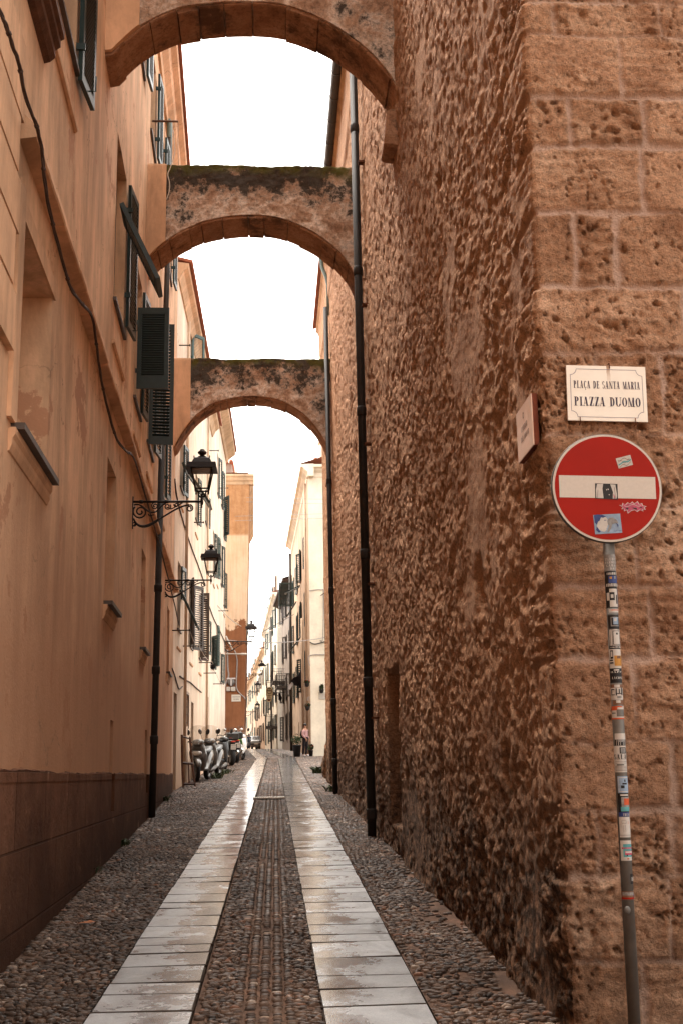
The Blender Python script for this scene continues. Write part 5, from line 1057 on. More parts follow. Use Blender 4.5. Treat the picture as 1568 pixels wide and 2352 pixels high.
sticker('sticker', 'white sticker with a teal scribble at the upper right of the disc', [('paper_white', [(988, 932), (1112, 900), (1137, 985), (1014, 1018)]), ('ink_brown', wig(1005, 945, 1105, 925, 5, 9, 10)), ('ink_brown', wig(1020, 1000, 1120, 965, 5, 9, 10, 2)), ('paper_teal', wig(1012, 975, 1118, 935, 14, 8, 6, 1)), ('ink_brown', wig(1010, 960, 1110, 950, 4, 12, 14, 3))])
face_l = [(852, 1150), (905, 1148), (940, 1160), (955, 1190), (950, 1230), (935, 1262), (912, 1276), (880, 1268), (862, 1235), (853, 1190)]
sticker('sticker', 'black and white sticker of a face between strands of pale hair', [('paper_black', [(810, 1144), (1003, 1150), (1008, 1284), (812, 1275)]), ('paper_white', [[(828, 1150), (880, 1148), (874, 1190), (884, 1272), (822, 1270), (818, 1200)], [(940, 1152), (985, 1156), (1000, 1250), (996, 1275), (962, 1276), (965, 1220)], [(905, 1196), (926, 1190), (930, 1200), (908, 1206)], [(925, 1240), (938, 1238), (934, 1248)]]), ('paper_black', [[(912, 1197), (920, 1195), (922, 1203), (914, 1205)], [(835, 1200), (838, 1200), (832, 1270), (829, 1270)], [(975, 1180), (978, 1180), (988, 1270), (985, 1270)]]), ('paper_pink', [[(968, 1240), (974, 1238), (984, 1275), (976, 1275)]])])
burst = [(1016, 1330), (1040, 1334), (1046, 1312), (1070, 1326), (1090, 1306), (1110, 1320), (1130, 1300), (1148, 1318), (1176, 1296), (1190, 1322), (1215, 1314), (1222, 1334), (1254, 1342), (1236, 1352), (1246, 1372), (1220, 1368), (1226, 1386), (1196, 1374), (1172, 1390), (1150, 1374), (1120, 1382), (1092, 1404), (1084, 1376), (1058, 1384), (1060, 1364), (1036, 1366), (1048, 1350)]
inner = [((x-1134)*0.92+1134, (y-1348)*0.84+1348) for x, y in burst]
sticker('sticker', 'pink jagged lettering sticker at the lower right of the disc', [('paper_white', burst), ('paper_pink', inner), ('paper_black', [[(1070, 1358), (1088, 1372), (1100, 1362), (1090, 1352)], [(1130, 1352), (1150, 1366), (1172, 1372), (1168, 1356)], [(1190, 1350), (1220, 1362), (1206, 1344)]]), ('paper_white', wig(1060, 1334, 1205, 1330, 4, 10, 9))])
prof = [(845, 1425), (870, 1428), (905, 1436), (918, 1452), (914, 1470), (920, 1492), (926, 1500), (916, 1508), (918, 1524), (908, 1528), (910, 1545), (892, 1560), (872, 1556), (840, 1540), (826, 1510), (838, 1470)]
hairp = [(800, 1418), (830, 1412), (872, 1414), (905, 1428), (880, 1440), (862, 1436), (850, 1466), (836, 1474), (826, 1500), (808, 1480)]
bird = [(930, 1440), (960, 1436), (1000, 1460), (1010, 1490), (990, 1486), (960, 1494), (950, 1530), (930, 1560), (915, 1565), (930, 1510), (922, 1495), (916, 1466)]
sticker('sticker', 'pale blue drawing of a face in profile beside a bird near the foot of the disc', [('paper_blue', [(794, 1416), (1026, 1404), (1044, 1568), (812, 1582)]), ('paper_white', prof), ('paper_navy', hairp), ('paper_grey', bird), ('paper_navy', [[(888, 1458), (908, 1458), (908, 1463), (888, 1464)], [(826, 1515), (860, 1560), (845, 1568), (820, 1545)], [(985, 1482), (1012, 1500), (1008, 1524), (1000, 1500)]]), ('paper_navy', wig(972, 1550, 1035, 1546, 3, 8, 3))])
# stickers wrapped round the pole: (zoom top, zoom bottom, angle from, angle to, layers)
def polepatch(mb, z0, z1, a0, a1, rr, n=8, m=1):
    f0 = (z0-pole_b.z)/(pole_t.z-pole_b.z); f1 = (z1-pole_b.z)/(pole_t.z-pole_b.z); c0, c1 = pole_b.lerp(pole_t, f0), pole_b.lerp(pole_t, f1); p = []
    for k in range(n+1):
        a = R(a0+(a1-a0)*k/n); dv = Vector((math.sin(a), -math.cos(a), 0))*(PR+rr); p += [c0+dv, c1+dv]
    s = mb.smooth; mb.smooth = True; mb.add(p, [(2*k, 2*k+2, 2*k+3, 2*k+1) for k in range(n)]); mb.smooth = s
def zp(yv): return on_plane(1396.8+(yv-1254)*0.05375, yv, (0, YD+0.055-PR, 0), Vector((0, 1, 0))).z
Y8 = lambda y: 2100*0.57414+y*0.425*0.57414
Y9 = lambda y: 3000*0.57414+y*0.4659*0.57414
def pole_text(mb, text, z0, z1, a0, a1, rr):
    tot = sum(GL[c][1]+0.12 for c in text)-0.12; x = 0
    for c in text:
        for poly in GL[c][0]:
            p = []
            for q in poly:
                z = z0+(z1-z0)*q[1]; a = R(a0+(a1-a0)*(x+q[0])/tot); f = (z-pole_b.z)/(pole_t.z-pole_b.z); p.append(pole_b.lerp(pole_t, f)+Vector((math.sin(a), -math.cos(a), 0))*(PR+rr))
            mb.add(p, [tuple(range(len(p)))])
        x += GL[c][1]+0.12
def psticker(label, y0, y1, base, det=(), a0=-88, a1=88, words=()):
    """det: (material, f0, f1, g0, g1) rectangles in fractions of the sticker, g across, f down"""
    z1, z0 = zp(y0), zp(y1); mb = MB(); names = [base]; polepatch(mb, z0, z1, a0, a1, 0.0008)
    for k, (m, f0, f1, g0, g1) in enumerate(det):
        if m not in names: names.append(m)
        mb.cur = names.index(m); polepatch(mb, z1-(z1-z0)*f1, z1-(z1-z0)*f0, a0+(a1-a0)*g0, a0+(a1-a0)*g1, 0.0012+0.00025*k, 6)
    for (m, txt, f0, f1, g0, g1) in words:
        if m not in names: names.append(m)
        mb.cur = names.index(m); pole_text(mb, txt, z1-(z1-z0)*f1, z1-(z1-z0)*f0, a0+(a1-a0)*g0, a0+(a1-a0)*g1, 0.0022)
    return mb.build('sticker', names, ns, label)
def bars(m, f0, f1, n, g0=.12, g1=.88, seed=1):
    rr = random.Random(seed); out = []; x = g0
    while x < g1: w = rr.uniform(.03, .08); out.append((m, f0+rr.uniform(0, .02), f1, x, min(x+w, g1))); x += w+rr.uniform(.02, .05)
    return out
psticker('grey sticker with four rows of white capitals', Y8(275), Y8(432), 'paper_grey', (), words=[('paper_white', 'BULDAN', .22, .38, .12, .92), ('paper_white', 'BERRIER', .42, .56, .12, .92), ('paper_white', 'GABAN', .61, .75, .2, .9), ('paper_white', 'DAI', .80, .94, .4, .75)])
psticker('dark sticker with gothic white lettering', Y8(432), Y8(596), 'paper_black', bars('paper_white', .08, .22, 6, .2, .8)+[('paper_navy', .28, .70, .3, .85), ('paper_orange', .34, .46, .36, .48), ('paper_grey', .30, .46, .6, .7)]+bars('paper_white', .72, .90, 7, .15, .85, 6))
psticker('white sticker with a black diamond and a blue edge', Y8(596), Y8(778), 'paper_black', [('paper_white', .02, .96, .30, .80), ('paper_white', .22, .62, .12, .84), ('paper_black', .20, .62, .30, .58), ('paper_white', .32, .50, .37, .51), ('paper_navy', .02, .96, .82, .98), ('paper_black', .34, .80, .66, .74)])
psticker('narrow white strip with a red line', Y8(792), Y8(822), 'paper_white', [('paper_vermilion', .15, .4, .2, .8)], -50, 80)
psticker('black sticker with a pale blue gem', Y8(838), Y8(974), 'paper_black', [('paper_grey', .03, .06, .06, .94), ('paper_grey', .2, .85, .22, .86), ('paper_black', .26, .78, .28, .8), ('paper_blue', .24, .72, .38, .72), ('paper_white', .3, .5, .44, .6)], -70, 80)
psticker('white sticker with a black outlined blob', Y8(976), Y8(1166), 'paper_black', [('paper_white', .03, .84, .06, .96), ('paper_black', .10, .80, .30, .80), ('paper_white', .13, .78, .34, .76), ('paper_black', .20, .30, .50, .62)]+bars('paper_white', .88, .95, 7), -70, 85)
psticker('white sticker with an orange label over it', Y8(1168), Y8(1348), 'paper_white', [('paper_black', .06, .5, .12, .30), ('paper_white', .12, .4, .16, .26), ('paper_black', .55, .62, .06, .28), ('paper_black', .68, .76, .06, .3), ('paper_orange', .34, .88, .36, .94), ('paper_brown', .36, .5, .5, .78)], -80, 85)
psticker('black sticker with a white van outline', Y8(1350), Y8(1392), 'paper_black', [('paper_white', .2, .5, .32, .62)]+[], words=[('paper_white', 'HAPPY', .62, .98, .12, .92)])
psticker('black band sticker with white lettering', Y8(1393), Y8(1486), 'paper_black', (), words=[('paper_white', 'LACONIC', .38, .62, .2, .92)])
psticker('torn brown sticker remnant', Y8(1500), Y8(1532), 'paper_brown', [('paper_white', .1, .9, .3, .6)])
psticker('white sticker with thick black scrawl', Y8(1532), Y8(1645), 'paper_white', [('paper_black', .1, .6, .08, .14), ('paper_black', .1, .18, .08, .30), ('paper_black', .55, .62, .1, .3), ('paper_black', .05, .65, .36, .42), ('paper_black', .1, .5, .52, .58), ('paper_black', .45, .52, .4, .7), ('paper_black', .0, .6, .66, .72), ('paper_black', .1, .6, .8, .86), ('paper_black', .72, .76, .42, .66), ('paper_black', .82, .86, .42, .66)])
psticker('torn brown and white remnant', Y8(1650), Y8(1692), 'paper_brown', [('paper_white', .0, .6, .25, .55)], -60, 80)
psticker('orange and white torn sticker', Y8(1705), Y8(1828), 'paper_white', [('paper_vermilion', .0, .32, .0, .7), ('paper_white', .1, .25, .4, .7), ('galvanised', .25, .8, .35, .85), ('paper_black', .5, .56, .05, .3), ('paper_vermilion', .9, 1, 0, 1)])
psticker('sticker with a white half over a dark half', Y8(1962), Y8(2075), 'paper_white', [('paper_black', .5, 1.0, .0, 1.0), ('paper_grey', .5, .72, .2, .8)], -60, 80)
psticker('white sticker with big black capitals', Y8(2080), Y8(2212), 'paper_white', [('paper_black', .1, .55, .4, .8), ('paper_grey', .15, .5, .46, .72)]+[], words=[('paper_black', 'SALAS', .60, .95, .06, .96)])
psticker('white sticker with rows of small print', Y8(2212), Y8(2328), 'paper_white', [('paper_grey', .12+.12*k, .16+.12*k, .1, .9) for k in range(2)]+[('paper_black', .36, .44, .2, .6)]+[('paper_grey', .5+.11*k, .54+.11*k, .1, .85) for k in range(4)])
psticker('silvery blue sticker with an ink sketch', Y9(226), Y9(370), 'paper_blue', [('paper_white', .06, .94, .08, .92), ('paper_blue', .1, .9, .12, .88), ('paper_black', .2, .35, .5, .6), ('paper_black', .4, .5, .35, .7), ('paper_black', .55, .72, .25, .5)], -55, 75)
psticker('black oval sticker with a red square', Y9(372), Y9(536), 'paper_black', [('paper_white', .06, .14, .2, .8), ('paper_grey', .2, .8, .25, .9), ('paper_vermilion', .28, .62, .42, .92), ('paper_teal', .72, .95, .2, .9)], -62, 80)
psticker('blue band sticker with white capitals', Y9(536), Y9(574), 'paper_navy', (), -60, 82, [('paper_white', 'TREVISO', .25, .85, .3, .98)])
psticker('white sticker with a thin pencil figure', Y9(576), Y9(752), 'paper_white', [('paper_grey', .15, .17, .2, .5), ('paper_grey', .3, .32, .2, .5), ('paper_grey', .15, .32, .2, .22), ('paper_grey', .15, .32, .48, .5), ('paper_grey', .4, .75, .3, .32), ('paper_grey', .4, .75, .42, .44), ('paper_vermilion', .2, .35, .62, .64), ('paper_grey', .88, .9, .0, 1.0)], -62, 80)
psticker('white oval sticker with a pink van on teal', Y9(778), Y9(952), 'paper_white', [('paper_teal', .18, .82, .2, .95), ('paper_pink', .34, .42, .1, .9), ('paper_pink', .52, .72, .3, .95), ('paper_white', .54, .62, .34, .9), ('paper_black', .70, .76, .4, .48), ('paper_black', .70, .76, .78, .86), ('paper_vermilion', .88, .93, .42, .55)], -62, 82)
psticker('small black sticker with a white tag on the right of the pole', Y9(1066), Y9(1154), 'paper_black', bars('paper_white', .3, .7, 4, .2, .8, 12), 20, 88)
psticker('dark band sticker with a red lower edge', Y9(1216), Y9(1286), 'paper_brown', [('paper_grey', .1, .5, .1, .8), ('paper_red' if False else 'sign_red', .75, .95, .05, .8), ('paper_navy', .4, .8, .8, .95)])
mb = MB(); q = pole_b.lerp(pole_t, (zp(Y9(1376))-pole_b.z)/(pole_t.z-pole_b.z)); a = R(-25); dv = Vector((math.sin(a), -math.cos(a), 0)); mb.ellipsoid(q+dv*PR, (0.017, 0.008, 0.020), 12, 8); mb.build('bolt_cap', 'galvanised', ns)
for dz in (0.10, -0.12):
    mb = MB(); q = pole_b.lerp(pole_t, (cc.z+dz-pole_b.z)/(pole_t.z-pole_b.z)); mb.bevel_box(q, (0.09, 0.075, 0.03), 0.006); mb.build('clamp', 'galvanised', ns)

# ================================================================== motor scooters and motorcycles
def wheel(mb_t, mb_r, c, r, w, spokes=5, steer=0.0):
    """tyre and spoked rim, axle along x"""
    rot = Matrix.Rotation(steer, 3, 'Z'); c = Vector(c)
    def add_l(mb, prof, n=28):
        pts = []
        for (rr, h) in prof:
            for k in range(n): th = 2*math.pi*k/n; pts.append(c+rot @ Vector((h, rr*math.cos(th), rr*math.sin(th))))
        m = len(prof); sm = mb.smooth; mb.smooth = True; mb.add(pts, [(i*n+k, i*n+(k+1) % n, ((i+1) % m)*n+(k+1) % n, ((i+1) % m)*n+k) for i in range(m) for k in range(n)]); mb.smooth = sm
    add_l(mb_t, [(r*0.68, -w*0.42), (r*0.84, -w*0.5), (r*0.95, -w*0.38), (r, 0), (r*0.95, w*0.38), (r*0.84, w*0.5), (r*0.68, w*0.42)])
    add_l(mb_r, [(r*0.69, -w*0.40), (r*0.62, -w*0.36), (r*0.60, 0), (r*0.62, w*0.36), (r*0.69, w*0.40), (r*0.66, 0)])
    add_l(mb_r, [(0.02, -w*0.35), (0.045, -w*0.35), (0.045, w*0.35), (0.02, w*0.35)], 12)
    for k in range(spokes):
        a = 2*math.pi*k/spokes+0.3; d = Vector((0, math.cos(a), math.sin(a))); e = Vector((0, -d.z, d.y)); o = c+rot @ (d*0.035-e*0.018+Vector((-w*0.12, 0, 0)))
        mb_r.obox(o, rot @ (d*(r*0.60-0.03)), rot @ (e*0.036), rot @ Vector((w*0.24, 0, 0)))
def skin(path_pts, sections): pass
def loft(mb, secs):
    """secs: rings of equal point count"""
    n = len(secs[0]); vs = [p for s in secs for p in s]; sm = mb.smooth; mb.smooth = True
    mb.add(vs, [(i*n+k, i*n+(k+1) % n, (i+1)*n+(k+1) % n, (i+1)*n+k) for i in range(len(secs)-1) for k in range(n)]+[tuple(range(n-1, -1, -1)), tuple(range((len(secs)-1)*n, len(secs)*n))]); mb.smooth = sm
def ring(cy, cz, hw, hh, n=14, p=2.6, tilt=0.0, cx=0.0):
    """super-ellipse section in the x / tilted z plane"""
    out = []
    for k in range(n):
        a = 2*math.pi*k/n; c, s = math.cos(a), math.sin(a); x = hw*math.copysign(abs(c)**(2/p), c); z = hh*math.copysign(abs(s)**(2/p), s); out.append((cx+x, cy-z*math.sin(tilt), cz+z*math.cos(tilt)))
    return out
def make_scooter(paint, screen=True, seat='black_plastic'):
    """faces -y; wheels of 16 inch type, tall screen"""
    t = thing('scooter', '', 'scooter'); r = 0.30
    T, RM = MB(), MB(); wheel(T, RM, (0, -0.66, r), r, 0.11, 5, R(26)); T2, RM2 = MB(), MB(); wheel(T2, RM2, (0, 0.66, r), r, 0.13, 5)
    fw = T.build('front_wheel', 'black_rubber', t); RM.build('rim', 'alloy', fw); rw = T2.build('rear_wheel', 'black_rubber', t); RM2.build('rim', 'alloy', rw)
    rt = Matrix.Rotation(R(26), 3, 'Z'); fc = Vector((0, -0.66, r))
    mb = MB()
    for sx in (-1, 1): mb.tube([fc+rt @ Vector((sx*0.075, 0, 0)), fc+rt @ Vector((sx*0.075, 0.10, 0.42))], [0.021, 0.017], 8)
    mb.build('fork', 'chrome', t)
    mb = MB(); secs = []
    for k in range(9):
        a = R(20+k*17); c = fc+rt @ Vector((0, math.cos(a)*-0.335+0.0, math.sin(a)*0.335)); o = (rt @ Vector((0, -math.cos(a), math.sin(a)))).normalized(); wv = (rt @ Vector((1, 0, 0)))*(0.085 if 0 < k < 8 else 0.05); secs.append([c-wv, c-wv*0.6+o*0.03, c+o*0.04, c+wv*0.6+o*0.03, c+wv, c-o*0.005])
    loft(mb, secs); mb.build('front_mudguard', paint, t)
    mb = MB(); loft(mb, [ring(-0.60, 0.58, 0.10, 0.05, tilt=-.5), ring(-0.60, 0.66, 0.20, 0.09, tilt=-.5), ring(-0.58, 0.80, 0.235, 0.12, tilt=-.4), ring(-0.52, 0.93, 0.20, 0.10, tilt=-.3), ring(-0.46, 1.0, 0.10, 0.05, tilt=-.3)])
    mb.build('front_fairing', paint, t)
    mb = MB(); loft(mb, [ring(-0.40, 0.98, 0.17, 0.20, tilt=1.2), ring(-0.36, 0.70, 0.235, 0.14, tilt=1.2), ring(-0.34, 0.45, 0.20, 0.10, tilt=1.2), ring(-0.30, 0.30, 0.12, 0.07, tilt=1.3)])
    mb.build('leg_shield', paint, t)
    mb = MB(); mb.ellipsoid((0, -0.685, 0.775), (0.165, 0.05, 0.075), 18, 9, Matrix.Rotation(R(-20), 3, 'X')); mb.build('headlight', 'lens', t)
    mb = MB()
    for k in range(4): mb.obox((-0.14+0.012*k, -0.688+0.028*k, 0.865+0.020*k), (0.28-0.024*k, 0, 0), (0, 0.03, 0), (0, 0, 0.011))
    mb.build('grille', 'black_plastic', t)
    mb = MB(); loft(mb, [ring(-0.62, 1.02, 0.09, 0.03), ring(-0.55, 1.06, 0.16, 0.075), ring(-0.45, 1.07, 0.18, 0.085), ring(-0.36, 1.05, 0.12, 0.05)]); mb.build('handlebar_cover', paint, t)
    mb = MB()
    for sx in (-1, 1): mb.tube([(sx*0.14, -0.47, 1.06), (sx*0.26, -0.43, 1.09), (sx*0.37, -0.38, 1.085)], 0.017, 8); mb.tube([(sx*0.25, -0.47, 1.08), (sx*0.36, -0.46, 1.06)], 0.006, 5)
    mb.build('handlebar', 'black_plastic', t)
    for sx in (-1, 1):
        mb = MB(); mb.tube([(sx*0.20, -0.47, 1.08), (sx*0.24, -0.50, 1.22), (sx*0.27, -0.50, 1.30)], 0.007, 6); mb.ellipsoid((sx*0.28, -0.50, 1.35), (0.055, 0.018, 0.080), 12, 8, Matrix.Rotation(R(18*sx), 3, 'Y')); mb.build('mirror', 'black_plastic', t)
    if screen:
        mb = MB(); G = []
        for i in range(8):
            s = i/7; w = 0.20+0.05*math.sin(s*math.pi*0.9)-0.06*max(0, s-.75)*4*.25; G.append([(w*u, -0.66+0.16*s+0.10*u*u, 1.02+0.52*s-(0.05*u*u if i == 7 else 0)) for u in (-1, -.66, -.33, 0, .33, .66, 1)])
        v = [p for row in G for p in row]; mb.smooth = True; mb.add(v, [(i*7+j, i*7+j+1, (i+1)*7+j+1, (i+1)*7+j) for i in range(7) for j in range(6)]); mb.build('windscreen', 'windscreen', t)
    mb = MB(); loft(mb, [ring(-0.30, 0.33, 0.13, 0.05), ring(0.05, 0.32, 0.16, 0.05), ring(0.22, 0.42, 0.17, 0.12), ring(0.40, 0.62, 0.19, 0.16), ring(0.70, 0.72, 0.17, 0.12), ring(0.95, 0.78, 0.06, 0.05)]); mb.build('body', paint, t)
    mb = MB(); loft(mb, [ring(0.12, 0.74, 0.12, 0.05), ring(0.20, 0.80, 0.16, 0.06), ring(0.45, 0.82, 0.17, 0.055), ring(0.58, 0.88, 0.17, 0.06), ring(0.90, 0.91, 0.10, 0.04)]); mb.build('seat', seat, t)
    mb = MB(); mb.ellipsoid((0, 0.96, 0.74), (0.11, 0.04, 0.045), 12, 6); mb.build('tail_light', 'red_lens', t)
    mb = MB(); mb.tube([(0.17, 0.20, 0.24), (0.19, 0.60, 0.30), (0.19, 0.90, 0.36)], [0.03, 0.055, 0.05], 10); mb.build('exhaust', 'gutter_metal', t)
    mb = MB(); mb.tube([(-0.12, 0.05, 0.24), (-0.26, 0.16, 0.01), (-0.31, 0.17, 0.01)], 0.013, 6); mb.build('side_stand', 'iron', t)
    mb = MB(); mb.obox((-0.12, 0.97, 0.52), (0.24, 0, 0), (0, 0.006, 0), (0, 0.0, 0.18)); pl = mb.build('number_plate', 'sign_white', t)
    mb = MB()
    for k in range(6): mb.obox((-0.095+k*0.034, 0.977, 0.575), (0.010, 0, 0), (0, 0.002, 0), (0, 0, 0.055)); mb.obox((-0.095+k*0.034, 0.977, 0.575+0.02*(k % 3)), (0.020, 0, 0), (0, 0.002, 0), (0, 0, 0.010))
    mb.build('digits', 'ink', pl)
    return t
def make_motorcycle():
    """faces +y, seen from behind: top box, fat rear tyre, green cloth over the side"""
    t = thing('motorcycle', '', 'motorcycle'); r = 0.325
    T, RM = MB(), MB(); wheel(T, RM, (0, -0.74, r), r, 0.19, 5); w1 = T.build('rear_wheel', 'black_rubber', t); RM.build('rim', 'alloy', w1)
    T, RM = MB(), MB(); wheel(T, RM, (0, 0.76, r), r, 0.12, 5, R(-14)); w2 = T.build('front_wheel', 'black_rubber', t); RM.build('rim', 'alloy', w2)
    mb = MB(); loft(mb, [ring(-0.95, 0.86, 0.07, 0.04), ring(-0.60, 0.86, 0.14, 0.07), ring(-0.15, 0.80, 0.15, 0.08), ring(0.02, 0.80, 0.10, 0.05)]); mb.build('seat', 'black_plastic', t)
    mb = MB(); loft(mb, [ring(-0.02, 0.84, 0.10, 0.06), ring(0.12, 0.93, 0.18, 0.13), ring(0.35, 0.95, 0.17, 0.14), ring(0.52, 0.92, 0.08, 0.06)]); mb.build('tank', 'silver_paint', t)
    mb = MB(); loft(mb, [ring(-0.30, 0.45, 0.12, 0.12), ring(0.0, 0.42, 0.20, 0.20), ring(0.35, 0.45, 0.18, 0.18), ring(0.50, 0.5, 0.08, 0.10)]); mb.build('engine', 'alloy', t)
    mb = MB()
    for sx in (-1, 1): mb = MB(); mb.tube([(sx*0.10, -0.74, r), (sx*0.10, -0.25, 0.42)], 0.025, 8); mb.build('swing_arm', 'chrome', t); mb = MB(); mb.tube([(sx*0.09, 0.76, r), (sx*0.09, 0.52, 1.02)], 0.025, 8); mb.build('fork', 'chrome', t)
    mb = MB(); mb.tube([(0.16, 0.1, 0.30), (0.20, -0.4, 0.38), (0.22, -0.80, 0.52)], [0.03, 0.05, 0.06], 10); mb.build('exhaust', 'chrome', t)
    mb = MB(); mb.obox((-0.13, -0.98, 0.55), (0.26, 0, 0), (0, 0.02, 0), (0, -0.06, 0.26)); mb.build('mudguard', 'black_plastic', t)
    mb = MB(); mb.obox((-0.10, -1.01, 0.60), (0.20, 0, 0), (0, 0.008, 0), (0, -0.03, 0.20)); pl = mb.build('number_plate', 'sign_white', t); mb = MB()
    for j in range(2):
        for k in range(5): mb.obox((-0.080+k*0.036, -1.018-j*0.014, 0.635+j*0.085), (0.008, 0, 0), (0, 0.002, 0), (0, -0.006, 0.05)); mb.obox((-0.080+k*0.036, -1.020-j*0.014, 0.645+j*0.085+0.016*(k % 3)), (0.020, 0, 0), (0, 0.002, 0), (0, 0, 0.008))
    mb.build('digits', 'ink', pl)
    mb = MB(); mb.bevel_box((0, -0.78, 1.10), (0.46, 0.38, 0.30), 0.05); bx = mb.build('top_box', 'black_plastic', t); mb = MB(); mb.obox((-0.15, -0.978, 1.0), (0.10, 0, 0), (0, 0.01, 0), (0, 0, 0.045)); mb.build('reflector', 'red_lens', bx)
    mb = MB(); mb.ellipsoid((0, -0.99, 0.90), (0.10, 0.03, 0.03), 12, 6); mb.build('tail_light', 'red_lens', t)
    mb = MB()
    for sx in (-1, 1): mb.tube([(sx*0.08, 0.42, 1.10), (sx*0.25, 0.34, 1.14), (sx*0.40, 0.24, 1.12)], 0.016, 8)
    mb.build('handlebar', 'black_plastic', t)
    for sx in (-1, 1):
        mb = MB(); mb.tube([(sx*0.26, 0.36, 1.14), (sx*0.34, 0.38, 1.30)], 0.008, 6); mb.ellipsoid((sx*0.36, 0.38, 1.34), (0.075, 0.02, 0.050), 12, 8); mb.build('mirror', 'chrome', t)
    mb = MB(); G = []
    for i in range(7): s = i/6; w = 0.19-0.05*max(0, s-.6)*2; G.append([(w*u, 0.62-0.20*s-0.08*u*u, 1.02+0.42*s-(0.06*u*u if i == 6 else 0)) for u in (-1, -.5, 0, .5, 1)])
    mb.smooth = True; mb.add([p for row in G for p in row], [(i*5+j, i*5+j+1, (i+1)*5+j+1, (i+1)*5+j) for i in range(6) for j in range(4)]); mb.build('windscreen', 'windscreen', t)
    mb = MB(); loft(mb, [ring(0.46, 0.85, 0.06, 0.06), ring(0.56, 0.98, 0.17, 0.14), ring(0.72, 0.94, 0.14, 0.12), ring(0.85, 0.86, 0.05, 0.05)]); mb.build('front_fairing', 'white_paint', t)
    mb = MB()
    for sx in (-1, 1): mb.tube([(sx*0.14, -0.05, 0.30), (sx*0.26, -0.02, 0.30)], 0.015, 6)
    mb.tube([(-0.14, -0.2, 0.28), (-0.30, -0.26, 0.01)], 0.014, 6); mb.build('footrests', 'iron', t)
    return t
def park(t, x, y, rz, label, cat=None, group=None):
    t.scale = (1.05, 1.05, 1.05); t.location = (x, y, gz(y)+0.012); t.rotation_euler = (math.atan(0.0414), R(0), R(rz)); tag(t, label, cat or t['category'], group); return t
sc0 = make_scooter('silver_paint'); park(sc0, -2.09, 35.7, -10, 'nearest silver scooter with a tall clear windscreen parked facing the camera', group='scooters parked along the left wall')
sc1 = copy_tree(sc0); park(sc1, -1.88, 38.0, -10, 'second silver scooter tucked directly behind the nearest one', group='scooters parked along the left wall')
mc0 = make_motorcycle(); park(mc0, -1.86, 49.6, 14, 'black motorcycle seen from behind with a black top box and fat rear tyre', group='motorcycles parked beyond the scooters')
mc1 = copy_tree(mc0); park(mc1, -1.72, 53.2, 10, 'second motorcycle farther back with a bright mirror above the first', group='motorcycles parked beyond the scooters')
sc2 = make_scooter('white_paint', True); park(sc2, -1.55, 56.0, 170, 'white scooter seen from behind against the rust coloured wall', group='scooters parked along the left wall')
sc3 = make_scooter('black_plastic', False); park(sc3, -2.02, 44.4, 160, 'black scooter with a big dark seat between the silver scooters and motorcycles', group='scooters parked along the left wall')
mb = MB(); U = np.linspace(0, 1, 10)
G = [[(-1.80+0.42*u+0.02*math.sin(v*9), 54.1+0.30*v-0.2*u, gz(54)+1.02+0.10*math.sin(u*7+v*4)-0.16*v*v-0.12*(u-.5)**2) for u in U] for v in U]
mb.smooth = True; mb.add([p for r_ in G for p in r_], [(i*10+j, i*10+j+1, (i+1)*10+j+1, (i+1)*10+j) for i in range(9) for j in range(9)]); ob = mb.build('cloth', 'green_cloth'); tag(ob, 'crumpled bright green cloth thrown over a parked motorcycle', 'cloth')
sm = ob.modifiers.new('thick', 'SOLIDIFY'); sm.thickness = 0.015

# ================================================================== people
def person(name_parts, joints, radii, edges, loc, rz, label, s=1.0):
    """one skin-grown body from joints; clothing and hair as children"""
    t = thing('person', label, 'person'); bm = bmesh.new(); lay = bm.verts.layers.skin.verify(); vs = [bm.verts.new(Vector(j)*s) for j in joints]
    for a, b in edges: bm.edges.new((vs[a], vs[b]))
    for v, r_ in zip(vs, radii): v[lay].radius = (r_*s, r_*s*0.85)
    vs[0][lay].use_root = True; me = bpy.data.meshes.new('body'); bm.to_mesh(me); bm.free(); ob = bpy.data.objects.new('body', me); COL.objects.link(ob)
    m = ob.modifiers.new('skin', 'SKIN'); m.use_smooth_shade = True; m2 = ob.modifiers.new('sub', 'SUBSURF'); m2.levels = m2.render_levels = 2
    me.materials.append(M['skin']); ob.parent = t; t.location = loc; t.rotation_euler = (0, 0, R(rz)); return t, ob
J = [(0, 0, .93), (0, 0, 1.10), (0, .01, 1.28), (0, .01, 1.40), (0, 0, 1.47), (0, -.01, 1.56), (0, -.01, 1.66),
     (.10, 0, .88), (.11, -.02, .50), (.11, .03, .09), (.12, -.09, .04), (-.10, 0, .88), (-.11, .03, .50), (-.12, .08, .09), (-.13, -.04, .04),
     (.17, .01, 1.36), (.22, .03, 1.12), (.24, -.08, .92), (.245, -.12, .85), (-.17, .01, 1.36), (-.23, .04, 1.12), (-.20, -.12, .95), (-.185, -.17, .90)]
RA = [.135, .125, .14, .10, .05, .085, .065, .095, .065, .042, .035, .095, .065, .042, .035, .062, .045, .033, .028, .062, .045, .033, .028]
ED = [(0, 1), (1, 2), (2, 3), (3, 4), (4, 5), (5, 6), (0, 7), (7, 8), (8, 9), (9, 10), (0, 11), (11, 12), (12, 13), (13, 14), (3, 15), (15, 16), (16, 17), (17, 18), (3, 19), (19, 20), (20, 21), (21, 22)]
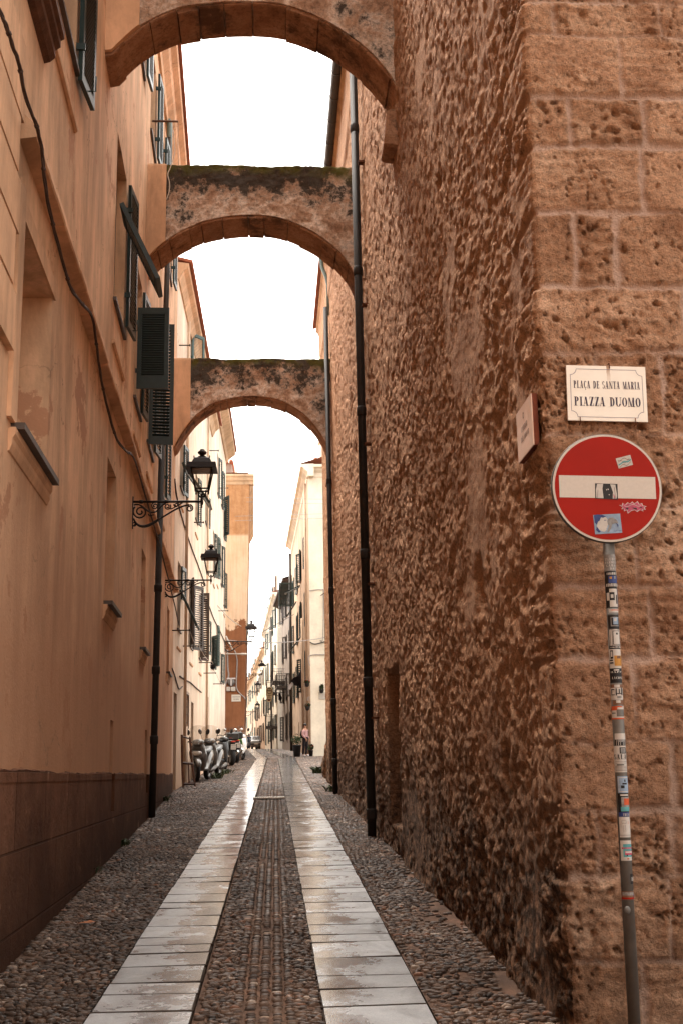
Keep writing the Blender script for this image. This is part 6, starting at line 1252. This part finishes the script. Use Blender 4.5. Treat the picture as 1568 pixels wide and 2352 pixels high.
def hand_bits(ob_t, j, d, s):
    """palm with five fingers as one small mesh at the end of an arm"""
    mb = MB(); c = Vector(j)*s; mb.ellipsoid(c+Vector((0, 0, -.03))*s, (.022*s, .04*s, .05*s), 8, 6)
    for k, (o, L) in enumerate(((-.028, .062), (-.010, .075), (.009, .072), (.027, .058))): mb.tube([c+Vector((0, o, -.07))*s, c+Vector((.004, o*1.05, -.07-L*.6))*s, c+Vector((.014, o*1.05, -.07-L))*s], [.0085*s, .008*s, .006*s], 6)
    mb.tube([c+Vector((0, -.036, -.03))*s, c+Vector((.006, -.058, -.06))*s, c+Vector((.012, -.06, -.085))*s], [.010*s, .009*s, .007*s], 6); mb.build('hand', 'skin', ob_t)
def clothe(t, idxs, edges, grow, mat, name, s):
    bm = bmesh.new(); lay = bm.verts.layers.skin.verify(); mp = {i: bm.verts.new(Vector(J[i])*s) for i in idxs}
    for a, b in edges: bm.edges.new((mp[a], mp[b]))
    for i in idxs: mp[i][lay].radius = ((RA[i]+grow)*s, (RA[i]*0.9+grow)*s)
    mp[idxs[0]][lay].use_root = True; me = bpy.data.meshes.new(name); bm.to_mesh(me); bm.free(); ob = bpy.data.objects.new(name, me); COL.objects.link(ob); m = ob.modifiers.new('skin', 'SKIN'); m.use_smooth_shade = True; m2 = ob.modifiers.new('sub', 'SUBSURF'); m2.levels = m2.render_levels = 2
    me.materials.append(M[mat]); ob.parent = t
def figure(loc, rz, label, s, top, legs, extra=None):
    t, b = person(None, J, RA, ED, (0, 0, 0), 0, label, s)
    clothe(t, [0, 1, 2, 3, 15, 16, 17, 19, 20, 21], [(0, 1), (1, 2), (2, 3), (3, 15), (15, 16), (16, 17), (3, 19), (19, 20), (20, 21)], .024, top, 'top', s)
    clothe(t, [0, 1, 7, 8, 9, 11, 12, 13], [(0, 1), (0, 7), (7, 8), (8, 9), (0, 11), (11, 12), (12, 13)] , .014, legs, 'trousers', s)
    mb = MB(); mb.ellipsoid((0, .018*s, 1.63*s), (.088*s, .105*s, .105*s), 12, 8); mb.ellipsoid((0, .09*s, 1.60*s), (.045*s, .05*s, .05*s), 8, 6); mb.build('hair', 'hair', t)
    mb = MB(); mb.ellipsoid((0, -.093*s, 1.575*s), (.012*s, .016*s, .022*s), 8, 6)
    for sx in (-1, 1): mb.ellipsoid((sx*.082*s, .0, 1.575*s), (.012*s, .022*s, .032*s), 8, 6)
    mb.build('nose_and_ears', 'skin', t); mb = MB()
    for sx in (-1, 1): mb.ellipsoid((sx*.030*s, -.078*s, 1.60*s), (.012*s, .008*s, .006*s), 8, 6)
    mb.ellipsoid((0, -.082*s, 1.525*s), (.022*s, .007*s, .005*s), 8, 6); mb.build('eyes_and_mouth', 'hair', t)
    hand_bits(t, J[18], 1, s); hand_bits(t, J[22], -1, s)
    for k in (10, 14):
        q = Vector(J[k])*s; mb = MB(); mb.ellipsoid(q+Vector((0, .05*s, .005)), (.048*s, .125*s, .045*s), 10, 6); mb.build('shoe', 'white_cloth' if top == 'pink_cloth' else 'black_cloth', t)
    t.location = loc; t.rotation_euler = (0, 0, R(rz)); return t
yw = 62.0; w = figure((1.66, yw-0.15, gz(yw)), 58, 'woman in a pale pink top and dark trousers leaning at the corner house doorway', 0.97, 'pink_cloth', 'black_cloth')
mb = MB(); mb.ellipsoid((0, .19, 1.12), (.14, .09, .20), 12, 8); mb.tube([(.12, .12, 1.30), (.13, -.02, 1.38), (.13, -.12, 1.25), (.13, -.10, 1.0)], .016, 6); bp = mb.build('backpack', 'black_cloth'); tag(bp, 'small dark backpack worn by the woman in the pink top', 'backpack'); bp.location = w.location; bp.rotation_euler = w.rotation_euler
ym = 140; mn = figure((-2.80, ym, gz(ym)), 180, 'man in a blue shirt walking away down the far end of the street', 1.05, 'blue_cloth', 'blue_cloth')

# ================================================================== cars at the far end
def make_car():
    t = thing('parked_car', '', 'car'); mb = MB()
    side = [(-2.0, .35), (-2.05, .62), (-1.95, .86), (-1.1, 1.0), (-.45, 1.48), (1.0, 1.52), (1.75, 1.05), (1.95, .95), (2.0, .40)]; hw = [.80, .84, .82, .80, .62, .62, .74, .80, .80]
    secs = [[(-w_, y, z) for (y, z), w_ in zip(side, hw)], [(w_, y, z) for (y, z), w_ in zip(side, hw)]]; n = len(side)
    mb.add(secs[0]+secs[1], [tuple(range(n)), tuple(range(2*n-1, n-1, -1))]+[(i, n+i, n+(i+1) % n, (i+1) % n) for i in range(n)]); mb.build('body', 'silver_paint', t)
    mb = MB(); mb.quad((-.70, -1.08, 1.015), (.70, -1.08, 1.015), (.56, -.49, 1.46), (-.56, -.49, 1.46)); mb.build('windscreen', 'pane_dark', t)
    for sx in (-1, 1):
        mb = MB(); mb.add([(sx*.795, -.9, 1.03), (sx*.80, 1.4, 1.08), (sx*.66, .95, 1.44), (sx*.66, -.38, 1.42)], [(0, 1, 2, 3)]); mb.build('side_window', 'pane_dark', t)
        mb = MB(); mb.ellipsoid((sx*.62, -1.97, .74), (.16, .06, .09), 12, 6); mb.build('headlight', 'lens', t)
        mb = MB(); mb.ellipsoid((sx*.92, -.75, 1.02), (.09, .05, .07), 8, 6); mb.build('mirror', 'silver_paint', t)
        for y in (-1.25, 1.25): T, RM = MB(), MB(); wheel(T, RM, (sx*.72, y, .31), .31, .19, 5); wh = T.build('wheel', 'black_rubber', t); RM.build('rim', 'alloy', wh)
    mb = MB(); mb.obox((-.55, -2.06, .42), (1.1, 0, 0), (0, .03, 0), (0, 0, .14)); mb.build('grille', 'black_plastic', t); mb = MB(); mb.obox((-.26, -2.07, .47), (.52, 0, 0), (0, .02, 0), (0, 0, .11)); mb.build('number_plate', 'sign_white', t); return t
c0 = make_car(); c0.location = (-2.2, 144, gz(146)); c0.rotation_euler = (0, 0, R(6)); tag(c0, 'silver car parked facing the camera at the far end of the street', 'car', 'cars at the far end of the street')
c1 = copy_tree(c0); c1.location = (-1.62, 150, gz(143)); c1.rotation_euler = (0, 0, R(168)); c1.scale = (1, 1, 1.0); tag(c1, 'second silver car turned away beside the car facing the camera', 'car', 'cars at the far end of the street')

# ================================================================== plants, pots, laundry, boards
def foliage(mb, c, r, n, size, seed=1):
    rr = random.Random(seed)
    for k in range(n):
        d = Vector((rr.gauss(0, 1), rr.gauss(0, 1), rr.gauss(0, .8))).normalized()*(rr.random()**.5); p = Vector(c)+Vector((d.x*r[0], d.y*r[1], d.z*r[2])); a = Vector((rr.uniform(-1, 1), rr.uniform(-1, 1), rr.uniform(-.6, 1))).normalized(); b = a.cross(Vector((rr.uniform(-1, 1), rr.uniform(-1, 1), .4))).normalized(); s = size*rr.uniform(.6, 1.4)
        mb.add([p-a*s, p+b*s*.5, p+a*s, p-b*s*.5], [(0, 1, 2, 3)])
def potted(x, y, z, r, h, fr, label, seed, flowers=False, hang=False):
    t = thing('potted_plant', label, 'plant', (x, y, z)); mb = MB()
    if hang: mb.lathe((x, y, z), [(r*.35, -h), (r*.8, -h*.75), (r, -.02), (r*1.04, 0), (r*.9, -.01)], 16)
    else: mb.lathe((x, y, z), [(r*.75, 0), (r, h), (r*1.06, h), (r*1.06, h*.9), (r*.9, h*.95)], 16)
    mb.build('pot', 'black_plastic', t); mb = MB(); foliage(mb, (x, y, z+(0 if hang else h)+fr[2]*.8), fr, 160, .07, seed); mb.build('leaves', 'leaf_green', t)
    if flowers: mb = MB(); foliage(mb, (x, y, z+(0 if hang else h)+fr[2]), fr, 26, .05, seed+5); mb.build('flowers', 'flower_red', t)
potted(1.20, 60.9, gz(60.9), .22, .60, (.32, .3, .32), 'big dark tub with a bushy shrub on the cobbles beside the woman', 3)
potted(1.92, 61.2, gz(61.2), .12, .32, (.15, .15, .17), 'small dark pot with red flowers at the foot of the corner house', 4, True)
potted(1.80, 62.3, 6.3, .12, .20, (.14, .12, .09), 'upper hanging basket with red flowers on the edge of the corner house', 5, True, True)
potted(1.80, 62.0, 5.05, .12, .19, (.14, .12, .10), 'lower hanging basket with trailing plants above the woman', 6, True, True)
potted(2.55, 62.1, 5.95, .13, .20, (.10, .06, .14), 'hanging basket with thin stems on the blank cream end wall', 7, False, True)
mb = MB(); q = atY(728, 1596.5, 62.27); mb.obox((2.42-.02, 62.262, q.z-.22), (.62, 0, 0), (0, .03, 0), (0, 0, .36)); o = mb.build('wall_plaque', 'grey_box'); tag(o, 'faded blank grey plaque on the cream end wall', 'plaque')
wire('conduit', [(1.97, 62.26, 11.2), (2.6, 62.26, 11.25), (2.72, 62.26, 11.0), (2.66, 62.26, 8.7), (2.5, 62.26, 8.55)], .022, 'grey_cable', 'pale electric conduit looping over the cream end wall', 'cable')
wire('cable', [(1.97, 62.25, 8.45), (2.3, 62.25, 8.35), (3.2, 62.25, 8.6)], .03, 'black_plastic', 'dark cable across the cream end wall under the conduit', 'cable')
wire('cable', [(1.94, 62.2, 7.2), (1.97, 62.26, 7.75), (3.2, 62.26, 7.75)], .025, 'grey_cable', 'pale cable turning round the corner of the cream house', 'cable')
# laundry
def hanging(name, px, Y, mat, label, depth=.12, cat='laundry'):
    pts = [atY(x, y, Y) for x, y in px]; bm = bmesh.new(); f = bm.faces.new([bm.verts.new(p) for p in pts]); bmesh.ops.triangulate(bm, faces=[f]); bmesh.ops.subdivide_edges(bm, edges=bm.edges[:], cuts=3, use_grid_fill=True)
    for v in bm.verts: v.co.y += depth*math.sin(v.co.x*9)+depth*.6*math.sin(v.co.z*5+v.co.x*4)
    me = bpy.data.meshes.new(name); bm.to_mesh(me); bm.free(); o = bpy.data.objects.new(name, me); COL.objects.link(o); me.materials.append(M[mat]); m = o.modifiers.new('thick', 'SOLIDIFY'); m.thickness = .03; return tag(o, label, cat)
def zz6(x, y): return (545+x*.1831, 1263+y*.1831)
hanging('laundry', [zz6(*p) for p in ((800, 1515), (845, 1600), (855, 1650), (838, 1650), (805, 1590), (795, 1640), (815, 1725), (780, 1725), (770, 1680), (760, 1705), (712, 1700), (690, 1650), (672, 1660), (700, 1610), (760, 1580))], 70, 'black_cloth', 'black garments hanging from a line on the side of the corner house')
hanging('laundry', [zz6(*p) for p in ((690, 1660), (706, 1680), (670, 1755), (645, 1750), (655, 1700))], 70.4, 'white_cloth', 'grey white cloth hanging below the black garments')
hanging('laundry', [zz6(*p) for p in ((540, 1790), (560, 1860), (545, 1910), (522, 1880), (520, 1800))], 92, 'black_cloth', 'small dark cloth hanging by the lower balcony')
hanging('laundry', [zz6(*p) for p in ((905, 1835), (918, 1840), (905, 1895), (875, 1890), (880, 1850))], 63.5, 'white_cloth', 'small white cloth by the hanging baskets')
hanging('laundry', [zz6(*p) for p in ((190, 2160), (208, 2160), (205, 2290), (175, 2280))], 150, 'white_cloth', 'pale blue white cloth hanging far down the street', .06)
# balconies on the grey brown and white houses
def balcony(fr, u0, u1, z, out, label, house):
    t = house; mb = MB(); fr.box(mb, u0, u1, 0.0, out, z-.16, z); mb.lathe(fr.P(u0+.2, out*.4, z-.2), [(.02, -.2), (.08, .03)], 6); s = mb.build('balcony', 'sill_stone', t); mb = MB()
    for u in np.arange(u0+.03, u1, .14): mb.tube([fr.P(u, out-.03, z), fr.P(u, out-.03, z+.95)], .012, 5)
    for o in np.arange(.08, out, .14):
        for u in (u0+.03, u1-.03): mb.tube([fr.P(u, o, z), fr.P(u, o, z+.95)], .012, 5)
    for zz in (.1, .95): mb.tube([fr.P(u0+.03, 0, z+zz), fr.P(u0+.03, out-.03, z+zz), fr.P(u1-.03, out-.03, z+zz), fr.P(u1-.03, 0, z+zz)], .018, 5)
    mb.build('railing', 'iron', s)
frR2 = Face((1.40, 85), (0.75, 98), -1); balcony(frR2, 9.0, 11.4, 8.9, .95, '', R2); balcony(frR2, 5.0, 7.2, 8.2, .85, '', R2); balcony(fr3, 0.5, 2.4, 8.4, .9, '', R3); balcony(fr3, 1.0, 3.4, 5.6, .95, '', R3)
for (u, z) in ((1.0, 12.6), (12.0, 7.0)):
    mb = MB(); frR2.box(mb, u, u+1.0, .02, 1.0, z, z+1.7); 
mb = MB(); leaf_geo(mb, fR1.P(20.2, .05, 13.2), fR1.n, Vector((0, 0, 1)), -fR1.d, .95, 1.7, 16); leaf_geo(mb, fR1.P(20.3, .95, 13.2), fR1.d, Vector((0, 0, 1)), fR1.n, .8, 1.7, 16); mb.build('louvred_box', 'green_paint', R1)
# pub board
zb_ = atY(618, 1590, 88); t = thing('pub_board', 'cream double pub board with a round brown emblem above a small one', 'sign', zb_); Y_ = 88
def zb2(x, y): return ((1030+x*.0638)*.57414, (2700+y*.0638)*.57414)
def pb_(x, y, dy=0.0): return atY(*zb2(x, y), Y_+dy)
out = [zb2(755+220*math.cos(R(a)), 985+230*math.sin(R(a))) for a in range(180, 361, 15)]+[zb2(960, 1250), zb2(885, 1560)]+[zb2(740+145*math.cos(R(a)), 1570+125*math.sin(R(a))) for a in range(15, 166, 15)]+[zb2(580, 1400)]
p = [atY(x, y, Y_) for x, y in out]; n = len(p); mb = MB(); mb.add(p+[q+Vector((0, .12, 0)) for q in p], [tuple(range(n-1, -1, -1)), tuple(range(n, 2*n))]+[(i, n+i, n+(i+1) % n, (i+1) % n) for i in range(n)]); mb.build('board', 'board_cream', t)
def pdisc(mb, cx, cy, r0, r1, dy, a0=0, a1=360, ky=1.15): 
    m = 28; pts = [pb_(cx+r*math.cos(R(a0+(a1-a0)*k/m)), cy+r*ky*math.sin(R(a0+(a1-a0)*k/m)), dy) for k in range(m+1) for r in (r0, r1)]; mb.add(pts, [(2*k, 2*k+1, 2*k+3, 2*k+2) for k in range(m)])
mb = MB(); pdisc(mb, 755, 1005, 128, 172, -.01); mb.add([pb_(x, y, -.015) for x, y in ((590, 960), (920, 960), (920, 1030), (590, 1030))], [(0, 1, 2, 3)]); pdisc(mb, 740, 1510, 100, 118, -.01); mb.add([pb_(x, y, -.01) for x, y in ((725, 870), (785, 870), (785, 930), (725, 930))], [(0, 1, 2, 3)])
for k in range(7): mb.add([pb_(x, y, -.01) for x, y in ((612+k*42, 1265), (642+k*42, 1265), (642+k*42, 1300), (612+k*42, 1300))], [(0, 1, 2, 3)])
mb.build('emblem', 'board_brown', t); mb = MB(); pdisc(mb, 740, 1510, 0.1, 100, -.012, 10, 170); mb.build('lower_emblem', 'board_red', t)
mb = MB(); letter(mb, 'PUD'.replace('D', 'D'), pb_(705, 1345, -.012), Vector((1, 0, 0)), Vector((0, 0, 1)), Vector((0, 0, 0)), .085, .20) if False else None
pw = pb_(690, 1352, -.012); letter(mb, 'PUB', pw, Vector((1, 0, 0)), Vector((0, 0, 1)), Vector((0, 0, 0)), .085, (pb_(800, 1352)-pb_(690, 1352)).length)
mb.build('lettering', 'board_brown', t); mb = MB(); q = pb_(960, 1110); mb.tube([q, (q.x+.9, q.y+.05, q.z)], .025, 6); mb.tube([q+Vector((.1, .02, 0)), (q.x+.6, q.y+.05, q.z-.4)], .02, 6); mb.build('bracket', 'iron', t)
# street sign and fittings on the rust coloured end wall
def wp(x, y, dy=-.02): return atY(*((880+x*.08502)*.57414, (2650+y*.08502)*.57414), 60+dy) if False else atY((880+x*.08502)*.57414, (2650+y*.08502)*.57414, 60+dy)
o, a, b = wp(555, 1840), wp(992, 1838), wp(555, 1517); t = thing('street_sign', 'small white street sign reading VIA ROMA on the rust coloured end wall', 'sign', o); wv, hv = (a-o).length, (b-o).length
mb = MB(); mb.obox(o, (wv, 0, 0), (0, 0, hv), (0, .018, 0)); mb.build('plate', 'plate_white', t); mb = MB(); X_, Z_, N_ = Vector((1, 0, 0)), Vector((0, 0, 1)), Vector((0, -.004, 0)); letter(mb, 'CARRER DE ROMA', o+X_*wv*.10+Z_*hv*.60, X_, Z_, N_, hv*.13, wv*.80); letter(mb, 'VIA ROMA', o+X_*wv*.20+Z_*hv*.24, X_, Z_, N_, hv*.17, wv*.60); mb.build('lettering', 'ink', t)
q = wp(540, 940); rr_ = (wp(740, 940)-q).length; t = thing('traffic_mirror', 'round clouded mirror with a pale T bracket above two junction boxes', 'mirror', q); mb = MB(); mb.lathe(q, [(rr_*.96, .02), (rr_, 0), (rr_, -.04), (rr_*.93, -.05)], 28, 'y'); mb.build('rim', 'rust', t); mb = MB(); mb.lathe(q, [(rr_*.92, -.048), (rr_*.5, -.075), (.01, -.085)], 28, 'y'); mb.build('mirror_face', 'alloy', t)
mb = MB(); mb.obox(q+Vector((-.03, -.10, -rr_*.8)), (.06, 0, 0), (0, .02, 0), (0, 0, rr_*1.6)); mb.obox(q+Vector((-.22, -.105, rr_*.72)), (.44, 0, 0), (0, .02, 0), (0, 0, .07)); mb.build('bracket', 'white_cloth', t)
for k, (x0, x1) in enumerate(((318, 492), (530, 738))):
    o = wp(x0, 1360); e = wp(x1, 1155); mb = MB(); mb.bevel_box(((o.x+e.x)/2, 59.93, (o.z+e.z)/2), (e.x-o.x, .12, e.z-o.z), .02); ob = mb.build('junction_box', 'grey_box'); tag(ob, ('left of the pale junction boxes under the round mirror', 'right of the pale junction boxes under the round mirror')[k], 'box', 'junction boxes under the mirror')
wire('cable', [wp(x, y) for x, y in ((365, -600), (372, 0), (385, 300), (420, 560), (400, 720), (330, 880), (270, 1020), (255, 1120))], .045, 'grey_cable', 'thick pale cable running down the left edge of the rust wall', 'cable')
wire('cable', [wp(x, y) for x, y in ((690, -560), (760, -420), (820, -100), (822, 0), (800, 500), (775, 1000), (790, 1180), (850, 1340), (1010, 1520), (1150, 1640), (1195, 1740))], .035, 'grey_cable', 'grey cable dropping past the mirror then slanting to the corner of the rust wall', 'cable')
mb = MB(); q = wp(300, -1230); mb.tube([q, q+Vector((.35, -.4, -.75))], .04, 6); mb.tube([q+Vector((.0, -.1, -.9)), q+Vector((1.05, -.35, -.95))], .035, 6); mb.ellipsoid(q+Vector((.9, -.35, -.95)), (.22, .07, .06), 10, 6); o = mb.build('flood_light', 'grey_box'); tag(o, 'small pale floodlight arm high on the rust wall behind the third lantern', 'lamp')

# clothes rods and lines along the left facades
RODS = [((395, 1448), (436, 1449), 'rod under the dark shutter flap of the cream building'), ((421, 1484), (457, 1484), 'rod under the brown louvred leaf of the cream building'), ((457, 1522), (489, 1522), 'rod beyond the brown shutters holding a peg bag'), ((468, 1546), (496, 1546), 'rod low on the pink house beside the narrow shutters'), ((490, 1571), (514, 1571), 'lowest rod on the pink house near the rust wall'),
        ((446, 1200), (468, 1200), 'rod at the middle floor above the second lantern'), ((502, 1403), (524, 1403), 'rod at the middle floor beside the rust house'), ((502, 1121), (524, 1121), 'rod high on the pink house level with the first lantern'), ((479, 1035), (502, 1037), 'rod on the top floor of the pink house behind the first lantern'), ((412, 793), (437, 793), 'rod across the teal shutter above the third arch')]
rod_ends = []
for (a, b, lb_) in RODS:
    p = F2.P(*((lambda q: (q[0], 0, q[1]))(F2.uz(*a)))); e = atY(b[0], b[1], p.y); e.z = p.z; mb = MB(); mb.tube([p, e], .018, 6); mb.tube([e+Vector((0, 0, -.03)), e+Vector((0, 0, .03))], .022, 6); o = mb.build('clothes_rod', 'gutter_metal'); tag(o, 'clothes '+lb_, 'clothes rod', 'clothes rods sticking out of the left facades'); rod_ends.append(e)
p = LW.P(*((lambda q: (q[0], 0, q[1]))(LW.uz(350, 278)))); e = atY(410, 279, p.y); mb = MB(); mb.tube([p, e], .02, 6); o = mb.build('clothes_rod', 'wood'); tag(o, 'reddish clothes rod high on the orange building under the nearest arch', 'clothes rod', 'clothes rods sticking out of the left facades')
wire('clothesline', [e, e+Vector((-.1, 1.5, -.12)), e+Vector((-.15, 4.5, .15))], .006, 'pale_cable', 'white line tied to the reddish rod under the nearest arch', 'clothesline')
for k, (i, j) in enumerate(((0, 1), (1, 2), (2, 3), (3, 4))):
    a, b = rod_ends[i], rod_ends[j]; wire('clothesline', [a, a.lerp(b, .5)+Vector((0, 0, -.10)), b], .008, 'pale_cable', 'sagging clothesline between the '+('flap and brown leaf rods', 'brown leaf and peg bag rods', 'peg bag and low pink house rods', 'two lowest rods near the rust wall')[k], 'clothesline', 'clotheslines on the left facades')
mb = MB(); e = rod_ends[2]; foliage(mb, e+Vector((0, -.02, -.12)), (.10, .08, .14), 40, .06, 3); o = mb.build('peg_bag', 'black_cloth'); tag(o, 'small dark bundle of pegs hanging on a clothes rod', 'peg bag')
# wires over the street
F2p = lambda x, y: F2.P(*((lambda q: (q[0], .02, q[1]))(F2.uz(x, y))))
for (a, b, sag, r_, lb_) in ((atY(566, 1153, 56), atY(748, 1157, 56), 0.0, .011, 'upper pair of thin wires strung across the street'), (atY(540, 1196, 56), atY(748, 1190, 56), 0.0, .011, 'lower pair of thin wires strung across the street'), (atY(520, 1470, 58), atY(748, 1464, 62), .2, .02, 'grey cable strung across the street beside the third lantern')):
    mb = MB()
    for dz in ((0, .22) if 'pair' in lb_ else (0,)):
        P_ = [a.lerp(b, k/10)+Vector((0, 0, dz-sag*4*(k/10)*(1-k/10))) for k in range(11)]; mb.tube(P_, r_, 5)
    o = mb.build('wire', 'grey_cable'); tag(o, lb_, 'wire')
wire('cable', [F2p(x, y) for x, y in ((400, 1100), (407, 1150), (425, 1215), (440, 1260), (455, 1300), (471, 1345))], .02, 'cable', 'dark cable slanting down the cream facade to the second lantern', 'cable')
wire('cable', [F2p(x, y) for x, y in ((474, 1375), (490, 1420), (505, 1450), (518, 1480))], .022, 'cable', 'dark cable slanting down the pink facade towards the third lantern', 'cable')
wire('cable', [F2p(x, y) for x, y in ((394, 1535), (399, 1548), (405, 1568), (410, 1582), (418, 1577))], .018, 'cable', 'loose dark cable end drooping above the doorway of the cream building', 'cable')
wire('cable', [F2p(x, y) for x, y in ((412, 1553), (425, 1562), (437, 1568), (450, 1580), (462, 1590))], .02, 'cable', 'black cable with hooks stapled above the cream building doors', 'cable')
wire('cable', [atY(x, y, Yc) for x, y, Yc in ((476, 1362, 47), (540, 1430, 57), (600, 1452, 72), (648, 1440, 88))], .018, 'pale_cable', 'pale cable sagging across behind the third lantern', 'cable')
wire('cable', [atY(x, y, Yc) for x, y, Yc in ((602, 1452, 88), (660, 1420, 84), (700, 1395, 75), (745, 1362, 60))], .022, 'cable', 'dark cable swinging up from the far houses to the stone wall', 'cable')

# old door frame leaning on the wall by the scooters
t = thing('wooden_frame', 'broken brown wooden door frame leaning on the wall next to the nearest scooter', 'frame', (-2.25, 33.0, gz(33)))
FA, FB, FC, FD = Vector((-2.40, 32.45, gz(32.5))), Vector((-2.46, 32.5, gz(32.5)+1.38)), Vector((-2.10, 32.7, gz(32.7))), Vector((-2.27, 32.85, gz(33)+1.30))
for (a, b, w_) in ((FA, FB, .03), (FC, FD, .028)):
    mb = MB(); mb.tube([a, a.lerp(b, .5)+Vector((-.012, 0, 0)), b], w_, 4); mb.build('stile', 'wood', t)
mb = MB(); mb.tube([FA.lerp(FC, .5)+(FB-FA)*.05, FA.lerp(FC, .5)+(FB-FA)*.45], .02, 4); mb.build('split_slat', 'wood', t)
for f_ in (.06, .46, .97):
    mb = MB(); mb.tube([FA.lerp(FB, f_), FC.lerp(FD, f_)], .035 if f_ < .9 else .022, 4); mb.build('rail', 'dark_wood', t)
# drain grate between the tracks
t = thing('drain_grate', 'slotted pale drain grate set across the cobbles between the stone tracks', 'drain', (-.10, 26.6, gz(26.6))); yg = 26.6; sl_ = .0414
mb = MB(); x0, x1 = -.41, .22
for k in range(15): xk = x0+(x1-x0)*k/14; mb.obox((xk-.013, yg-.14, gz(yg-.14)+.034), (.026, 0, 0), (0, .28, .28*sl_), (0, 0, .012))
mb.build('bars', 'grey_box', t); mb = MB()
for yy in (yg-.16, yg+.13): mb.obox((x0-.03, yy, gz(yy)+.02), (x1-x0+.06, 0, 0), (0, .03, .03*sl_), (0, 0, .028))
mb.build('frame', 'grey_box', t); mb = MB(); mb.quad((x0, yg-.14, gz(yg-.14)+.012+.006), (x1, yg-.14, gz(yg-.14)+.018), (x1, yg+.14, gz(yg+.14)+.018), (x0, yg+.14, gz(yg+.14)+.018)); mb.build('pit', 'paper_black', t)
# weeds and a fallen leaf
def weed(x, y, n, s, label, seed):
    rr = random.Random(seed); mb = MB(); z = gz(y)
    for k in range(n):
        a = rr.uniform(0, 6.28); l = s*rr.uniform(.5, 1.2); b = Vector((x+rr.gauss(0, s*.35), y+rr.gauss(0, s*.8), z)); d = Vector((math.cos(a)*.5, math.sin(a)*.5, 1)).normalized(); sd_ = d.cross(Vector((rr.uniform(-1, 1), rr.uniform(-1, 1), 0))).normalized()*l*.10; m_ = b+d*l*.6; e = b+d*l+Vector((math.cos(a), math.sin(a), -.2))*l*.35; mb.add([b-sd_*.5, b+sd_*.5, m_+sd_, m_-sd_, e], [(0, 1, 2, 3), (3, 2, 4)])
    o = mb.build('weed', 'leaf_green'); tag(o, label, 'weed', 'weeds at the foot of the walls')
weed(-2.08, 17.0, 60, .11, 'small weed at the foot of the dark plinth near the orange wall', 1); weed(-2.02, 13.9, 40, .09, 'tiny weed in the cobbles under the dark plinth', 2); weed(-2.38, 26.6, 70, .14, 'weed at the wall foot beside the left drainpipe', 3)
weed(-1.75, 37.4, 120, .19, 'grassy weed growing under the stand of the nearest scooter', 4); weed(-1.6, 40.8, 90, .17, 'grass tuft behind the second scooter', 5); weed(1.45, 40.0, 130, .24, 'weeds at the foot of the stub of stone wall', 6); weed(1.40, 29.0, 60, .18, 'weed beside the far drainpipe on the stone wall', 7)
mb = MB(); q = Vector((-1.62, 10.3, gz(10.3)+.03)); mb.add([q, q+Vector((.06, .03, .012)), q+Vector((.13, .0, .0)), q+Vector((.06, -.03, .006))], [(0, 1, 2, 3)]); mb.add([q+Vector((.05, .05, .0)), q+Vector((.09, .08, .015)), q+Vector((.15, .06, .0)), q+Vector((.09, .045, .004))], [(0, 1, 2, 3)]); o = mb.build('fallen_leaf', 'dry_leaf'); tag(o, 'dry orange leaf lying on the cobbles by the left wall', 'leaf')
